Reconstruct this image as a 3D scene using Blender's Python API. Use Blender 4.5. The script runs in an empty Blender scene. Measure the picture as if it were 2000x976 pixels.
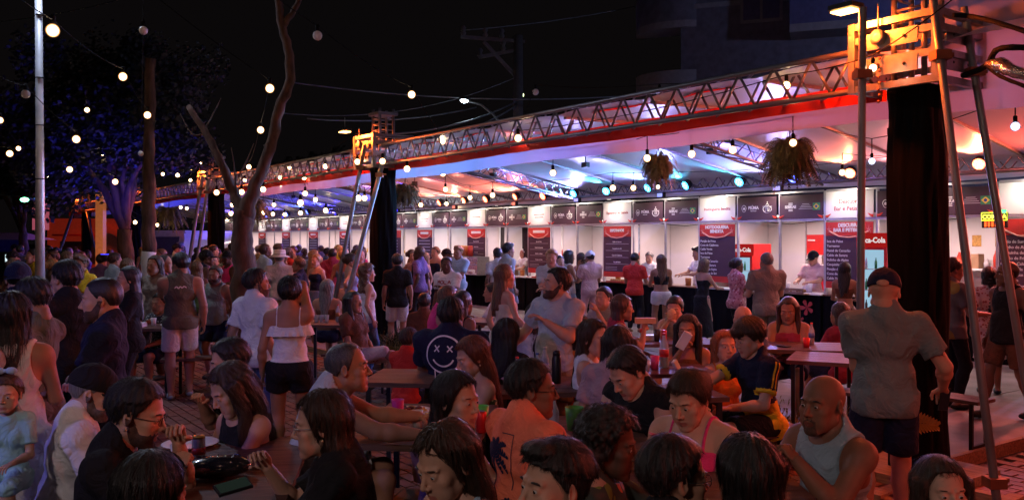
import bpy, bmesh, math, random
import numpy as np
from mathutils import Vector, Matrix, Euler, Quaternion
from mathutils.bvhtree import BVHTree
PI = math.pi; R = math.radians
sc = bpy.context.scene
C = sc.collection
# ---------------------------------------------------------------- camera, world, exposure
H = 1.98; F = 1700.0; HY = 468.0
cam = bpy.data.cameras.new('camera'); camo = bpy.data.objects.new('camera', cam); C.objects.link(camo)
camo.location = (0, 0, H); camo.rotation_euler = (R(90), 0, 0)
cam.sensor_width = 36; cam.lens = 36*F/2000; cam.shift_y = -(488-HY)/2000
cam.clip_start = .05; cam.clip_end = 600
sc.camera = camo
w = bpy.data.worlds.new('World'); sc.world = w; w.use_nodes = True
bg = w.node_tree.nodes['Background']; bg.inputs[0].default_value = (.006, .006, .010, 1); bg.inputs[1].default_value = .35
sc.view_settings.view_transform = 'Standard'; sc.view_settings.look = 'None'
sc.view_settings.exposure = 0; sc.view_settings.gamma = 1
sc.cycles.use_denoising = True
sc.cycles.max_bounces = 5; sc.cycles.diffuse_bounces = 3; sc.cycles.transparent_max_bounces = 8
sc.cycles.sample_clamp_indirect = 3; sc.cycles.caustics_reflective = False; sc.cycles.caustics_refractive = False
def lamp(kind, name, loc, energy, color, parent=None, size=.1, target=None, spot=None, blend=.6, sy=None):
    l = bpy.data.lights.new(name, kind); l.energy = energy; l.color = color
    if kind == 'AREA':
        l.size = size
        if sy: l.shape = 'RECTANGLE'; l.size_y = sy
    else: l.shadow_soft_size = size
    if spot: l.spot_size = R(spot); l.spot_blend = blend
    o = bpy.data.objects.new(name, l); C.objects.link(o); o.location = loc
    if target is not None:
        o.rotation_euler = (Vector(target)-Vector(loc)).to_track_quat('-Z', 'Y').to_euler()
    if parent: o.parent = parent
    return o
# ---------------------------------------------------------------- row frame: the tent, the stalls
A = Vector((-.5767, .817, 0)); N = Vector((.817, .5767, 0)); C1 = Vector((3.37, 7.23, 0)); TH = math.atan2(-.817, .5767)
def RW(r, t, z=0): return C1 + A*r + N*t + Vector((0, 0, z))      # along row, towards stalls, up
def WP(px, py, Y): return Vector(((px-1000)/F*Y, Y, H-(py-HY)/F*Y))
# ---------------------------------------------------------------- materials
MATS = {}
def lin(c): return tuple(((v/12.92) if v <= .04045 else ((v+.055)/1.055)**2.4) for v in c)
def mat(name, col, rough=.6, metal=0, emit=None, es=0, var=.12, vs=8, bump=0, bs=60, spec=.4, stretch=None, alpha=1, trans=0, sss=0, col2=None, coat=0, aniso=0):
    if name in MATS: return MATS[name]
    m = bpy.data.materials.new(name); m.use_nodes = True; nt = m.node_tree; b = nt.nodes['Principled BSDF']
    b.inputs['Base Color'].default_value = (*col, 1); b.inputs['Roughness'].default_value = rough; b.inputs['Metallic'].default_value = metal
    b.inputs['Specular IOR Level'].default_value = spec
    if emit: b.inputs['Emission Color'].default_value = (*emit, 1); b.inputs['Emission Strength'].default_value = es
    if trans: b.inputs['Transmission Weight'].default_value = trans
    if alpha < 1: b.inputs['Alpha'].default_value = alpha
    if coat: b.inputs['Coat Weight'].default_value = coat
    if sss: b.inputs['Subsurface Weight'].default_value = sss; b.inputs['Subsurface Radius'].default_value = (.02, .008, .004); b.inputs['Subsurface Scale'].default_value = 1
    if var or bump:
        tc = nt.nodes.new('ShaderNodeTexCoord'); mp = nt.nodes.new('ShaderNodeMapping'); nt.links.new(tc.outputs['Object'], mp.inputs[0])
        if stretch: mp.inputs['Scale'].default_value = stretch
    if var:
        n = nt.nodes.new('ShaderNodeTexNoise'); n.inputs['Scale'].default_value = vs; n.inputs['Detail'].default_value = 5; nt.links.new(mp.outputs[0], n.inputs[0])
        r = nt.nodes.new('ShaderNodeValToRGB'); r.color_ramp.elements[0].position = .3; r.color_ramp.elements[1].position = .7
        c2 = col2 if col2 else tuple(min(1, v*(1+var)) for v in col)
        r.color_ramp.elements[0].color = (*[v*(1-var) for v in col], 1); r.color_ramp.elements[1].color = (*c2, 1)
        nt.links.new(n.outputs[0], r.inputs[0]); nt.links.new(r.outputs[0], b.inputs['Base Color'])
    if bump:
        n2 = nt.nodes.new('ShaderNodeTexNoise'); n2.inputs['Scale'].default_value = bs; n2.inputs['Detail'].default_value = 4; nt.links.new(mp.outputs[0], n2.inputs[0])
        bp = nt.nodes.new('ShaderNodeBump'); bp.inputs['Strength'].default_value = bump; bp.inputs['Distance'].default_value = .01
        nt.links.new(n2.outputs[0], bp.inputs['Height']); nt.links.new(bp.outputs[0], b.inputs['Normal'])
    MATS[name] = m; return m
def emis(name, col, s):
    if name in MATS: return MATS[name]
    m = bpy.data.materials.new(name); m.use_nodes = True; nt = m.node_tree; nt.nodes.clear()
    e = nt.nodes.new('ShaderNodeEmission'); e.inputs[0].default_value = (*col, 1); e.inputs[1].default_value = s
    o = nt.nodes.new('ShaderNodeOutputMaterial'); nt.links.new(e.outputs[0], o.inputs[0]); MATS[name] = m; return m
M_alu = mat('aluminium', (.25, .25, .26), .42, .75, var=.15, vs=20)
M_steel = mat('steel_tube', (.20, .205, .22), .5, .6, var=.25, vs=14)
M_blackcloth = mat('black_cloth', (.0022, .002, .0024), .9, var=.4, vs=6, bump=.6, bs=14, stretch=(1, 1, .15), spec=.10)
M_blackmetal = mat('black_metal', (.02, .02, .022), .45, .3)
M_black = mat('black_plastic', (.015, .015, .017), .5)
M_white = mat('white_panel', (.78, .77, .76), .45, var=.04, vs=2)
M_wood = mat('varnished_wood', (.22, .10, .05), .32, var=.45, vs=5, stretch=(1, 9, 9), bump=.15, bs=30, coat=.3)
M_rawwood = mat('raw_wood', (.30, .19, .11), .8, var=.4, vs=5, stretch=(1, 10, 10), bump=.3, bs=40)
M_tent = mat('tent_fabric', (.78, .77, .78), .38, var=.05, vs=2, bump=.10, bs=3)
M_red = mat('red_fabric', (.62, .018, .012), .7, var=.2, vs=3, bump=.3, bs=6)
M_dark = mat('plum_print', (.075, .035, .055), .5, var=.06)
M_menured = mat('menu_red', (.55, .04, .03), .5)
M_ink = mat('dark_red_ink', (.35, .05, .04), .6, var=0)
M_print = mat('white_print', (.75, .72, .72), .6, var=0)
M_cable = mat('black_cable', (.006, .006, .006), .8, var=0, spec=.1)
M_bulb = emis('lit_bulb', (1, .74, .42), 46)
M_bulbw = emis('lit_bulb_white', (.85, .93, 1), 34)
def bulbmat(name, core, edge, cs, es_):  # rim colours paint a soft halo onto the bulb
    m = bpy.data.materials.new(name); m.use_nodes = True; nt = m.node_tree; nt.nodes.clear(); lw = nt.nodes.new('ShaderNodeLayerWeight'); lw.inputs[0].default_value = .35
    rp = nt.nodes.new('ShaderNodeValToRGB'); els = rp.color_ramp.elements; els[0].position = .0; els[0].color = (*[c*cs for c in core], 1); els[1].position = 1.0; els[1].color = (*[c*es_*.35 for c in edge], 1)
    for pos, k, f in ((.16, .30, .2), (.30, .045, .6), (.50, .016, .9)):
        el = els.new(pos); el.color = (*[(c*(1-f)+d*f)*cs*k for c, d in zip(core, edge)], 1)
    e = nt.nodes.new('ShaderNodeEmission'); o = nt.nodes.new('ShaderNodeOutputMaterial'); nt.links.new(lw.outputs['Facing'], rp.inputs[0]); nt.links.new(rp.outputs[0], e.inputs[0]); nt.links.new(e.outputs[0], o.inputs[0]); MATS[name] = m; return m
M_bulb = bulbmat('lit_globe', (1, .74, .42), (1, .40, .11), 62, .9); M_bulbw = bulbmat('lit_globe_white', (.85, .93, 1), (.5, .6, 1), 50, .9)
M_bulboff = mat('frosted_bulb', (.7, .7, .68), .3, var=0)
def translucent(m, col, f=.45):
    nt = m.node_tree; b = nt.nodes['Principled BSDF']; o = [n for n in nt.nodes if n.type == 'OUTPUT_MATERIAL'][0]; t = nt.nodes.new('ShaderNodeBsdfTranslucent'); t.inputs[0].default_value = (*col, 1)
    mx = nt.nodes.new('ShaderNodeMixShader'); mx.inputs[0].default_value = f; nt.links.new(b.outputs[0], mx.inputs[1]); nt.links.new(t.outputs[0], mx.inputs[2]); nt.links.new(mx.outputs[0], o.inputs[0])
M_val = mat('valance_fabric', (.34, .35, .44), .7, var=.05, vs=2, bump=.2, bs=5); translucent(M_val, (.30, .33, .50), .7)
translucent(M_tent, (.78, .77, .8)); translucent(M_red, (.8, .03, .015), .30)
# ---------------------------------------------------------------- mesh helpers
def tag(o, label=None, cat=None, group=None, kind=None):
    if label: o['label'] = label
    if cat: o['category'] = cat
    if group: o['group'] = group
    if kind: o['kind'] = kind
    return o
def empty(name, loc=(0, 0, 0), rz=0, **k):
    o = bpy.data.objects.new(name, None); C.objects.link(o); o.location = loc; o.rotation_euler = (0, 0, rz); o.empty_display_size = .1
    return tag(o, **k)
def link(name, me, parent=None, m=None, loc=None, rot=None, **k):
    o = bpy.data.objects.new(name, me); C.objects.link(o)
    if parent: o.parent = parent
    if m is not None:
        if len(me.materials) == 0: me.materials.append(m)
        elif me.materials[0] != m:
            o.material_slots[0].link = 'OBJECT'; o.material_slots[0].material = m
    if loc is not None: o.location = loc
    if rot is not None: o.rotation_euler = rot
    return tag(o, **k)
class MB:
    def __init__(s): s.v = []; s.f = []; s.smooth = False
    def add(s, vs, fs):
        n = len(s.v); s.v += [tuple(p) for p in vs]; s.f += [tuple(i+n for i in f) for f in fs]; return s
    def box(s, c, d, rz=0, M=None):
        x, y, z = d[0]/2, d[1]/2, d[2]/2; c = Vector(c); q = Matrix.Rotation(rz, 3, 'Z') if M is None else M
        vs = [c + q @ Vector((i*x, j*y, k*z)) for k in (-1, 1) for j in (-1, 1) for i in (-1, 1)]
        return s.add(vs, [(0, 2, 3, 1), (4, 5, 7, 6), (0, 1, 5, 4), (2, 6, 7, 3), (0, 4, 6, 2), (1, 3, 7, 5)])
    def beam(s, a, b, w, h=None):
        a = Vector(a); b = Vector(b); d = b-a; h = h or w
        q = d.to_track_quat('X', 'Z').to_matrix(); return s.box((a+b)/2, (d.length, w, h), M=q)
    def tube(s, pts, r, n=8, cap=True):
        s.smooth = True
        pts = [Vector(p) for p in pts]; rs = r if isinstance(r, (list, tuple)) else [r]*len(pts); rings = []; u = None
        for i, p in enumerate(pts):
            d = (pts[min(i+1, len(pts)-1)] - pts[max(i-1, 0)]).normalized()
            if u is None: u = d.orthogonal().normalized()
            else: u = (u - d*u.dot(d)).normalized()
            v = d.cross(u); rings.append([p + (u*math.cos(2*PI*k/n)+v*math.sin(2*PI*k/n))*rs[i] for k in range(n)])
        vs = [q for rg in rings for q in rg]; fs = []
        for i in range(len(pts)-1):
            for k in range(n): a = i*n+k; b = i*n+(k+1) % n; fs.append((a, b, b+n, a+n))
        if cap: fs.append(tuple(reversed(range(n)))); fs.append(tuple(range((len(pts)-1)*n, len(pts)*n)))
        return s.add(vs, fs)
    def lathe(s, c, prof, n=12, ax='Z'):
        s.smooth = True
        vs = []; fs = []; c = Vector(c)
        for (r, z) in prof:
            for k in range(n):
                a = 2*PI*k/n; p = Vector((r*math.cos(a), r*math.sin(a), z))
                if ax == 'Y': p = Vector((p.x, p.z, -p.y))
                if ax == 'X': p = Vector((p.z, p.x, p.y))
                vs.append(c+p)
        for i in range(len(prof)-1):
            for k in range(n): a = i*n+k; b = i*n+(k+1) % n; fs.append((a, b, b+n, a+n))
        fs.append(tuple(reversed(range(n)))); fs.append(tuple(range((len(prof)-1)*n, len(prof)*n)))
        return s.add(vs, fs)
    def ball(s, c, r, n=10, m=6, sc3=(1, 1, 1)):
        s.smooth = True; c = Vector(c); prof = []
        vs = [c+Vector((0, 0, -r*sc3[2]))]
        for i in range(1, m):
            a = -PI/2+PI*i/m
            for k in range(n): t = 2*PI*k/n; vs.append(c+Vector((math.cos(a)*math.cos(t)*r*sc3[0], math.cos(a)*math.sin(t)*r*sc3[1], math.sin(a)*r*sc3[2])))
        vs.append(c+Vector((0, 0, r*sc3[2]))); fs = []
        for k in range(n): fs.append((0, 1+(k+1) % n, 1+k))
        for i in range(m-2):
            for k in range(n): a = 1+i*n+k; b = 1+i*n+(k+1) % n; fs.append((a, b, b+n, a+n))
        L = len(vs)-1; o = 1+(m-2)*n
        for k in range(n): fs.append((o+k, o+(k+1) % n, L))
        return s.add(vs, fs)
    def quad(s, a, b, c, d): return s.add([a, b, c, d], [(0, 1, 2, 3)])
    def mesh(s, name, m=None):
        me = bpy.data.meshes.new(name); me.from_pydata(s.v, [], s.f)
        if s.smooth:
            me.polygons.foreach_set('use_smooth', [len(p.vertices) <= 4 for p in me.polygons])
        if m: me.materials.append(m)
        me.update(); return me
    def build(s, name, m=None, parent=None, **k): return link(name, s.mesh(name, m), parent, **k)
TXT = {}
def text(s, size, m, parent, loc, rot=(R(90), 0, 0), align='CENTER', name='lettering', depth=.0015, sx=1, bold=0):
    key = (s, size, m.name, align, sx, bold)
    if key not in TXT:
        cu = bpy.data.curves.new('t', 'FONT'); cu.body = s; cu.size = size; cu.align_x = align; cu.align_y = 'CENTER'; cu.extrude = depth; cu.resolution_u = 3; cu.offset = bold
        o = bpy.data.objects.new('t', cu); C.objects.link(o); dg = bpy.context.evaluated_depsgraph_get(); dg.update()
        me = bpy.data.meshes.new_from_object(o.evaluated_get(dg)); me.materials.clear(); me.materials.append(m); me.name = name
        if sx != 1:
            for v in me.vertices: v.co.x *= sx
        bpy.data.objects.remove(o); TXT[key] = me
    o = link(name, TXT[key], parent); o.location = loc; o.rotation_euler = rot; return o
rod_cache = {}
def rod(name, a, b, r, m, parent, n=6):
    if (r, m.name, n) not in rod_cache:
        rod_cache[(r, m.name, n)] = MB().tube([(0, 0, 0), (0, 0, 1)], r, n).mesh(name, m)
    o = link(name, rod_cache[(r, m.name, n)], parent); a = Vector(a); b = Vector(b); d = b-a
    o.location = a; o.rotation_mode = 'QUATERNION'; o.rotation_quaternion = d.to_track_quat('Z', 'Y'); o.scale = (1, 1, d.length); return o
def sag(a, b, s, n=10):
    a = Vector(a); b = Vector(b); return [a.lerp(b, i/n) - Vector((0, 0, 4*s*(i/n)*(1-i/n))) for i in range(n+1)]
# ================================================================ THE SETTING
rnd = random.Random(4)
g = MB(); g.quad((-300, -60, 0), (300, -60, 0), (300, 400, 0), (-300, 400, 0))
ground = g.build('ground', mat('asphalt_ground', (.06, .05, .048), .75, var=.3, vs=.8, bump=.3, bs=20), kind='structure')
sk = MB(); sk.smooth = True
sk.ball((0, 60, -5), 420, 32, 16)
skm = bpy.data.materials.new('night_sky'); skm.use_nodes = True; _n = skm.node_tree; _n.nodes.clear()
_e = _n.nodes.new('ShaderNodeEmission'); _e.inputs[0].default_value = (.0030, .0024, .0026, 1); _e.inputs[1].default_value = 1.0
_o = _n.nodes.new('ShaderNodeOutputMaterial'); _n.links.new(_e.outputs[0], _o.inputs[0])
sk.build('sky', skm, kind='structure')
# pavement of pavers (real pieces, slightly uneven) under the open-air tables
pave = empty('pavement', (0, 0, 0), kind='structure')
M_pav = [mat('paver_red', (.20, .075, .05), .7, var=.25, vs=9, bump=.3, bs=50), mat('paver_grey', (.16, .13, .12), .72, var=.25, vs=9, bump=.3, bs=50)]
MB().quad((-9, 1.5, .004), (9, 1.5, .004), (9, 22, .004), (-9, 22, .004)).build('joint_bed', mat('joint_sand', (.07, .055, .05), .9), pave)
PW, PL = .118, .238
pvm = []
for m in M_pav:
    b = MB(); x, y, z, e = PL/2-.004, PW/2-.004, .024, .006
    b.add([(-x, -y, 0), (x, -y, 0), (x, y, 0), (-x, y, 0), (-x+e, -y+e, z), (x-e, -y+e, z), (x-e, y-e, z), (-x+e, y-e, z)], [(4, 5, 6, 7), (0, 1, 5, 4), (1, 2, 6, 5), (2, 3, 7, 6), (3, 0, 4, 7)])
    pvm.append(b.mesh('paver', m))
vis = [(690, 860, 690, 790), (1840, 2000, 860, 976), (300, 430, 740, 830)]
bulk = [MB(), MB()]; singles = 0
cA, sA = math.cos(TH), math.sin(TH)
for i in range(-70, 90):
    for j in range(-30, 190):
        lx = i*PL + (PL/2 if j % 2 else 0); ly = j*PW
        wx = lx*cA - ly*sA + 1; wy = lx*sA + ly*cA + 6
        if not (2.5 < wy < 17 and abs(wx) < wy*.62+.3): continue
        pr = Vector((wx, wy, 0))-C1; t_ = pr.dot(N); r_ = pr.dot(A)
        if (r_ > -.15 and t_ > .35) or (r_ > 3.9 and t_ > -1.0): continue
        k = 0 if (math.sin(wx*1.1+wy*.5)+rnd.uniform(-.3, .3)) > -.35 else 1
        X = 1000+F*wx/wy; Yp = HY+F*H/wy; dz = rnd.uniform(-.003, .003)
        if singles < 300 and any(a < X < b_ and c < Yp < d for a, b_, c, d in vis):
            o = link('paver', pvm[k], pave); o.location = (wx, wy, .002+dz); o.rotation_euler = (0, 0, TH+rnd.uniform(-.01, .01)); singles += 1
        else:
            me = pvm[k]; q = Matrix.Rotation(TH+rnd.uniform(-.01, .01), 3, 'Z')
            bulk[k].add([q @ v.co + Vector((wx, wy, .002+dz)) for v in me.vertices], [tuple(p.vertices) for p in me.polygons])
for k in (0, 1): bulk[k].build('far_pavers', M_pav[k], pave, kind='stuff')
# deck under the tent: boarded slabs
deck = empty('tent_floor', RW(0, 0, 0), TH, kind='structure')
M_deck = mat('deck_slab', (.20, .17, .17), .6, var=.3, vs=3, bump=.2, bs=30)
for (r0, r1, t0, t1) in [(0, 3.98, .4, 9.2), (4, 44, -.95, 9.2)]:
    L = 1.25; r = r0
    while r < r1-.01:
        t = t0
        while t < t1-.01:
            t2 = min(t+2.2, t1); r2 = min(r+L, r1)
            MB().box((-(r+r2)/2, (t+t2)/2, .055+rnd.uniform(-.002, .002)), (r2-r-.008, t2-t-.008, .11)).build('floor_board', M_deck, deck)
            t = t2
        r = min(r+L, r1)
MB().box((.03, 4.8, .05), (.05, 8.8, .14)).build('deck_edge_board', M_rawwood, deck)
MB().box((-2, .37, .05), (4, .05, .12)).build('deck_edge_board', M_rawwood, deck)
MB().box((-24, -.98, .05), (40, .05, .12)).build('deck_edge_board', M_rawwood, deck)
# ---------------------------------------------------------------- trusses and towers
def truss(p, q, w, h, name, label, cat='truss', group=None, per=.4, single=True, r=.026, rd=.014, m=None):
    m = m or M_alu
    p = Vector(p); q = Vector(q); d = (q-p); L = d.length; d.normalize(); sd = Vector((d.y, -d.x, 0)).normalized(); up = sd.cross(d).normalized()
    if up.z < 0: up = -up
    t = empty(name, p, 0, label=label, cat=cat, group=group)
    cs = [(-1, 0), (1, 0), (-1, 1), (1, 1)]
    for a, b in cs:
        o_ = sd*(a*w/2)+up*(b*h); rod('chord', o_, o_+d*L, r, m, t, 10)
    n = max(1, int(L/per)); mb = MB()
    def dg(a, b):
        if single: rod('diagonal', a, b, rd, m, t, 6)
        else: mb.tube([a, b], rd, 5, False)
    for sgn in (-1, 1):
        for i in range(n):
            x0 = L*i/n; x1 = L*(i+.5)/n; x2 = L*(i+1)/n; o_ = sd*(sgn*w/2)
            dg(o_+d*x0, o_+d*x1+up*h); dg(o_+d*x1+up*h, o_+d*x2)
    mb2 = MB()
    for zz in (0, 1):
        for i in range(n):
            x0 = L*i/n; x2 = L*(i+1)/n; mb2.tube([d*x0-sd*w/2+up*h*zz, d*x2+sd*w/2+up*h*zz], rd, 5, False)
    if not single: mb2.v += []; mb.add(mb2.v, mb2.f); mb.smooth = True; mb.build('bracing', m, t, kind='stuff')
    else: mb2.build('horizontal_bracing', m, t, kind='stuff')
    return t
TB, TT = 3.26, 3.62
BAY = 9.74
bayn = ['nearest aluminium roof truss running left from the big orange lit tower', 'second aluminium truss bay between the two orange lit towers left of centre', 'third aluminium truss bay behind the bare tree', 'farthest aluminium truss bay in front of the blue lit tree']
for k in range(4):
    truss(RW(k*BAY+.28, 0, TB), RW((k+1)*BAY-.28, 0, TB), .34, .34, 'roof_truss', bayn[k], group='front trusses of the tent', single=(k < 2), per=.41)
M_hot = M_alu
def tower(k, label, big):
    p = RW(k*BAY, 0, 0); t = empty('truss_tower', p, TH, label=label, cat='tower', group='lifting towers of the tent truss')
    s = .21; top = 3.24
    # wrapped column: slightly twisted black cloth
    mb = MB(); mb.smooth = True; nz = 34; ns = 48; vs = []; fs = []
    for i in range(nz+1):
        z = .02+(top-.02)*i/nz
        for j in range(ns):
            a = 2*PI*j/ns + .0*z; cx, cy = math.cos(a), math.sin(a); kk = .155/max(abs(cx), abs(cy))**.82*.98+.042
            f = .010*math.sin(9*a+z*4.5)+.008*math.sin(17*a-z*3+k)+.006*math.sin(5*z+3*a)
            pin = .02*math.exp(-((z-top+.25)/.2)**2)
            vs.append(((kk+f-pin)*cx, (kk+f-pin)*cy, z))
    for i in range(nz):
        for j in range(ns): a = i*ns+j; b = i*ns+(j+1) % ns; fs.append((a, b, b+ns, a+ns))
    fs.append(tuple(range(nz*ns, (nz+1)*ns)))
    mb.add(vs, fs); mb.build('black_wrap', M_blackcloth, t)
    # sleeve block
    B = .36; z0 = 3.20; z1 = 3.78
    for x in (-B, B):
        for y in (-B, B): MB().box((x, y, (z0+z1)/2), (.06, .06, z1-z0)).build('frame_post', M_alu, t)
    for z in (z0+.03, z1-.03, (z0+z1)/2-.05, (z0+z1)/2+.14):
        for y in (-B, B): MB().box((0, y, z), (2*B-.066, .05, .055)).build('frame_rail', M_alu, t)
        for x in (-B, B): MB().box((x, 0, z), (.05, 2*B-.066, .055)).build('frame_rail', M_alu, t)
    for (x, y, dx, dy) in [(0, -B+.005, .3, .012), (-B+.005, 0, .012, .3), (B-.005, 0, .012, .3)]:
        for z in (3.38, 3.60):
            pl = MB().box((x, y-.03 if dy < .1 else y, z), (dx+.14*(dx > .1), dy+.14*(dy > .1), .13)).build('cover_plate', M_alu, t)
            for e in (-.11, .11):
                MB().ball((x+(e if dx > .1 else 0), y-.04 if dy < .1 else y+e, z), .014, 8, 5).build('bolt_hole', M_black, pl)
    # inner mast above the sleeve and hoist pulley
    for (x, y) in [(-.13, -.13), (.13, -.13), (-.13, .13), (.13, .13)]: rod('mast_tube', (x, y, 3.1), (x, y, 4.25), .025, M_alu, t, 10)
    for i in range(5):
        z = 3.78+i*.1
        for (a, b) in [((-.13, -.13), (.13, -.13)), ((-.13, -.13), (-.13, .13)), ((.13, .13), (.13, -.13))]: rod('mast_rung', (*a, z), (*b, z), .011, M_alu, t, 6)
    MB().box((0, 0, 4.16), (.38, .38, .05)).build('mast_cap', M_alu, t)
    pu = MB().lathe((-.1, -B-.05, 3.62), [(.02, -.02), (.065, -.02), (.05, 0), (.065, .02), (.02, .02)], 14, 'Y').build('pulley', M_steel, t)
    MB().tube([(-.1, -B-.05, 3.62), (-.1, -B-.05, 3.9)], .008).build('chain', M_steel, pu)
    for i in range(9): MB().ball((-.1+.01*(i % 2), -B-.05, 3.50-i*.05), .014, 6, 4).build('chain_link', mat('rusty_chain', (.20, .06, .03), .6), pu)
    # orange flood
    fx, fy, fz = -.27, -B-.24, 3.84
    hs = MB().box((fx, fy, fz+.035), (.22, .17, .04)).build('flood_housing', M_black, t)
    MB().box((fx, fy, fz), (.19, .14, .014)).build('flood_lens', emis('sodium_lens', (1, .45, .12), 12), hs)
    lamp('AREA', 'flood_light', (fx, fy, fz-.02), big*1.2, (1, .11, .01), t, .19, (fx+.4, fy+.5, fz-.8), sy=.14)
    MB().tube([(fx, fy, fz+.05), (fx, fy, fz+.25)], .006).build('antenna_wire', M_steel, t)
    MB().box((0, 0, .05), (.9, .9, .10)).build('base_plate', M_rawwood, t)
    return t
tower(0, 'big truss tower wrapped in black cloth with orange lit sleeve block', 105)
tower(1, 'black wrapped truss tower with orange flood left of image centre', 105)
tower(2, 'small black wrapped truss tower seen just left of the bare tree', 105)
tower(3, 'small orange lit truss tower half hidden by the blue lit tree', 90)
tower(4.0, 'farthest orange lit truss tower beside the red kiosk', 90)
def brace(a, b, label, r=.03, clamps=True):
    a = Vector(a); b = Vector(b)
    t = empty('brace_tube', b, 0, label=label, cat='tube', group='steel tubes bracing the towers')
    rod('tube', (0, 0, 0), a-b, r, M_steel, t, 14)
    for f, nm in ((.86, 'clamp'), (.04, 'clamp')):
        p = (a-b)*f; c = MB().box(p, (.12, .12, .07)).box(p+Vector((.07, .02, .01)), (.08, .03, .03)).build('clamp', mat('rusty_clamp', (.22, .09, .05), .55, .6), t)
    return t
brace(WP(1685, 15, 6.9), Vector((WP(1678, 1, 6.9).x, 6.9, .02)), 'upright steel tube standing left of the big tower, orange lit at its top')
brace(WP(1820, -20, 6.75), WP(1948, 985, 6.1), 'leaning steel tube running from the big tower block to the clamp at bottom right')
brace(WP(1882, 15, 7.0), Vector((WP(2042, 900, 6.5).x, 6.5, .02)), 'leaning steel tube nearest the right edge of the photo')
brace(WP(712, 285, 14.8), WP(652, 600, 14.3), 'orange lit steel tube leaning left from the second tower', .035)
brace(WP(752, 300, 14.7), WP(668, 620, 13.6), 'grey steel tube leaning left in front of the second tower', .04)
brace(WP(395, 345, 22.5), WP(368, 520, 21.8), 'orange lit tube leaning left at the third tower', .045)
brace(WP(408, 350, 22.4), WP(380, 540, 21.2), 'grey tube leaning left at the third tower', .04)
brace(WP(147, 400, 38), WP(112, 505, 36), 'orange tube leaning left at the farthest tower', .06)
brace(WP(170, 415, 38), WP(190, 510, 36), 'thin tube leaning right at the farthest tower', .05)
# ---------------------------------------------------------------- tent roof
def roofz(t): return 3.56+.02*t if t < 2.7 else 3.614-.185*(t-2.7)
tent = empty('tent_roof', RW(0, 0, 0), TH, label='long white fabric tent roof over the food stalls', cat='tent')
def sheet(r0, r1, t0, t1, zf, name='roof_panel', m=None, nx=10, ny=18):
    mb = MB(); mb.smooth = True; vs = []; fs = []
    for i in range(nx+1):
        for j in range(ny+1):
            r = r0+(r1-r0)*i/nx; t = t0+(t1-t0)*j/ny; u = i/nx
            vs.append((-r, t, zf(t)+.035*math.sin(u*PI)-.02+.006*math.sin(j*1.3+i)))
    for i in range(nx):
        for j in range(ny): a = i*(ny+1)+j; fs.append((a, a+1, a+ny+2, a+ny+1))
    mb.add(vs, fs); return mb.build(name, m or M_tent, tent)
rr = 0.0
while rr < 41.5:
    sheet(rr, rr+1.55, -.15, 6.1, roofz); MB().beam((-rr, 2.7, roofz(2.7)-.03), (-rr, 6.0, roofz(6.0)-.03), .045, .05).build('purlin', M_alu, tent)
    MB().beam((-rr, 0, roofz(0)-.03), (-rr, 2.7, roofz(2.7)-.03), .045, .05).build('purlin', M_alu, tent); rr += 1.56
def roofz2(t): return 3.60+.34*t if t < 2.2 else 4.35-.30*(t-2.2)
for k in range(4):
    sheet(-5+k*1.24, -5+(k+1)*1.24, -.15, 6.1, roofz2)
    MB().beam((5-k*1.24, 2.2, roofz2(2.2)-.03), (5-k*1.24, 6, roofz2(6)-.03), .04, .05).build('purlin', M_alu, tent)
def valance(r0, r1, t, z1, z0, name, m, amp=.012, label=None):
    mb = MB(); mb.smooth = True; n = int(abs(r1-r0)/.09); vs = []; fs = []
    for i in range(n+1):
        r = r0+(r1-r0)*i/n
        for j in range(5):
            z = z1+(z0-z1)*j/4; vs.append((-r, t+amp*math.sin(r*7+.4*math.sin(r*2))*(.3+j/4)+.005*math.sin(r*23), z+.012*math.sin(r*1.4)*(j/4)))
    for i in range(n):
        for j in range(4): a = i*5+j; fs.append((a, a+1, a+6, a+5))
    mb.add(vs, fs); return mb.build(name, m, tent)
valance(.3, 44, .02, 3.345, 3.165, 'red_valance', M_red)
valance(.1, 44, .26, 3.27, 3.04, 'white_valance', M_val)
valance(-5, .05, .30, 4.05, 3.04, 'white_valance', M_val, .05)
valance(-5, 44, 5.95, 3.0, 2.86, 'rear_valance', M_tent, .03)
# red cloth strip laid inside the truss
valance(0.3, 18, .20, 3.60, 3.565, 'red_valance', M_red, .02)
# cross trusses under the roof
for r_, lab in ((4.9, 'cross truss under the tent roof behind the large hanging fern'), (11.2, 'blue lit cross truss under the roof left of the centre'), (17.5, 'cross truss under the roof just right of the second tower'), (23.8, 'distant cross truss under the blue lit roof'), (30, 'farthest cross truss under the blue lit roof'), (-1.2, 'cross truss overhead at the right edge')):
    truss(RW(r_, 2.5, 3.40), RW(r_, 5.5, 2.88), .24, .24, 'cross_truss', lab, 'truss', 'cross trusses under the roof', per=.4, single=(0 < r_ < 12), r=.02, rd=.011)
for k, (ra, rb, lab) in enumerate([(-4, 4.9, 'rear truss above the stalls at the right, carrying lamps'), (4.9, 11.2, 'rear truss above the stalls carrying cyan stage lamps'), (11.2, 20, 'rear truss above the stalls carrying red stage lamps'), (20, 31, 'distant rear truss above the stalls, dark blue'), (31, 41, 'farthest rear truss above the stalls')]):
    truss(RW(ra+.02, 5.55, 2.93), RW(rb-.02, 5.55, 2.93), .24, .22, 'rear_truss', lab, 'truss', 'rear trusses above the stalls', per=.36, single=k in (1,), r=.02, rd=.011)
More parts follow.
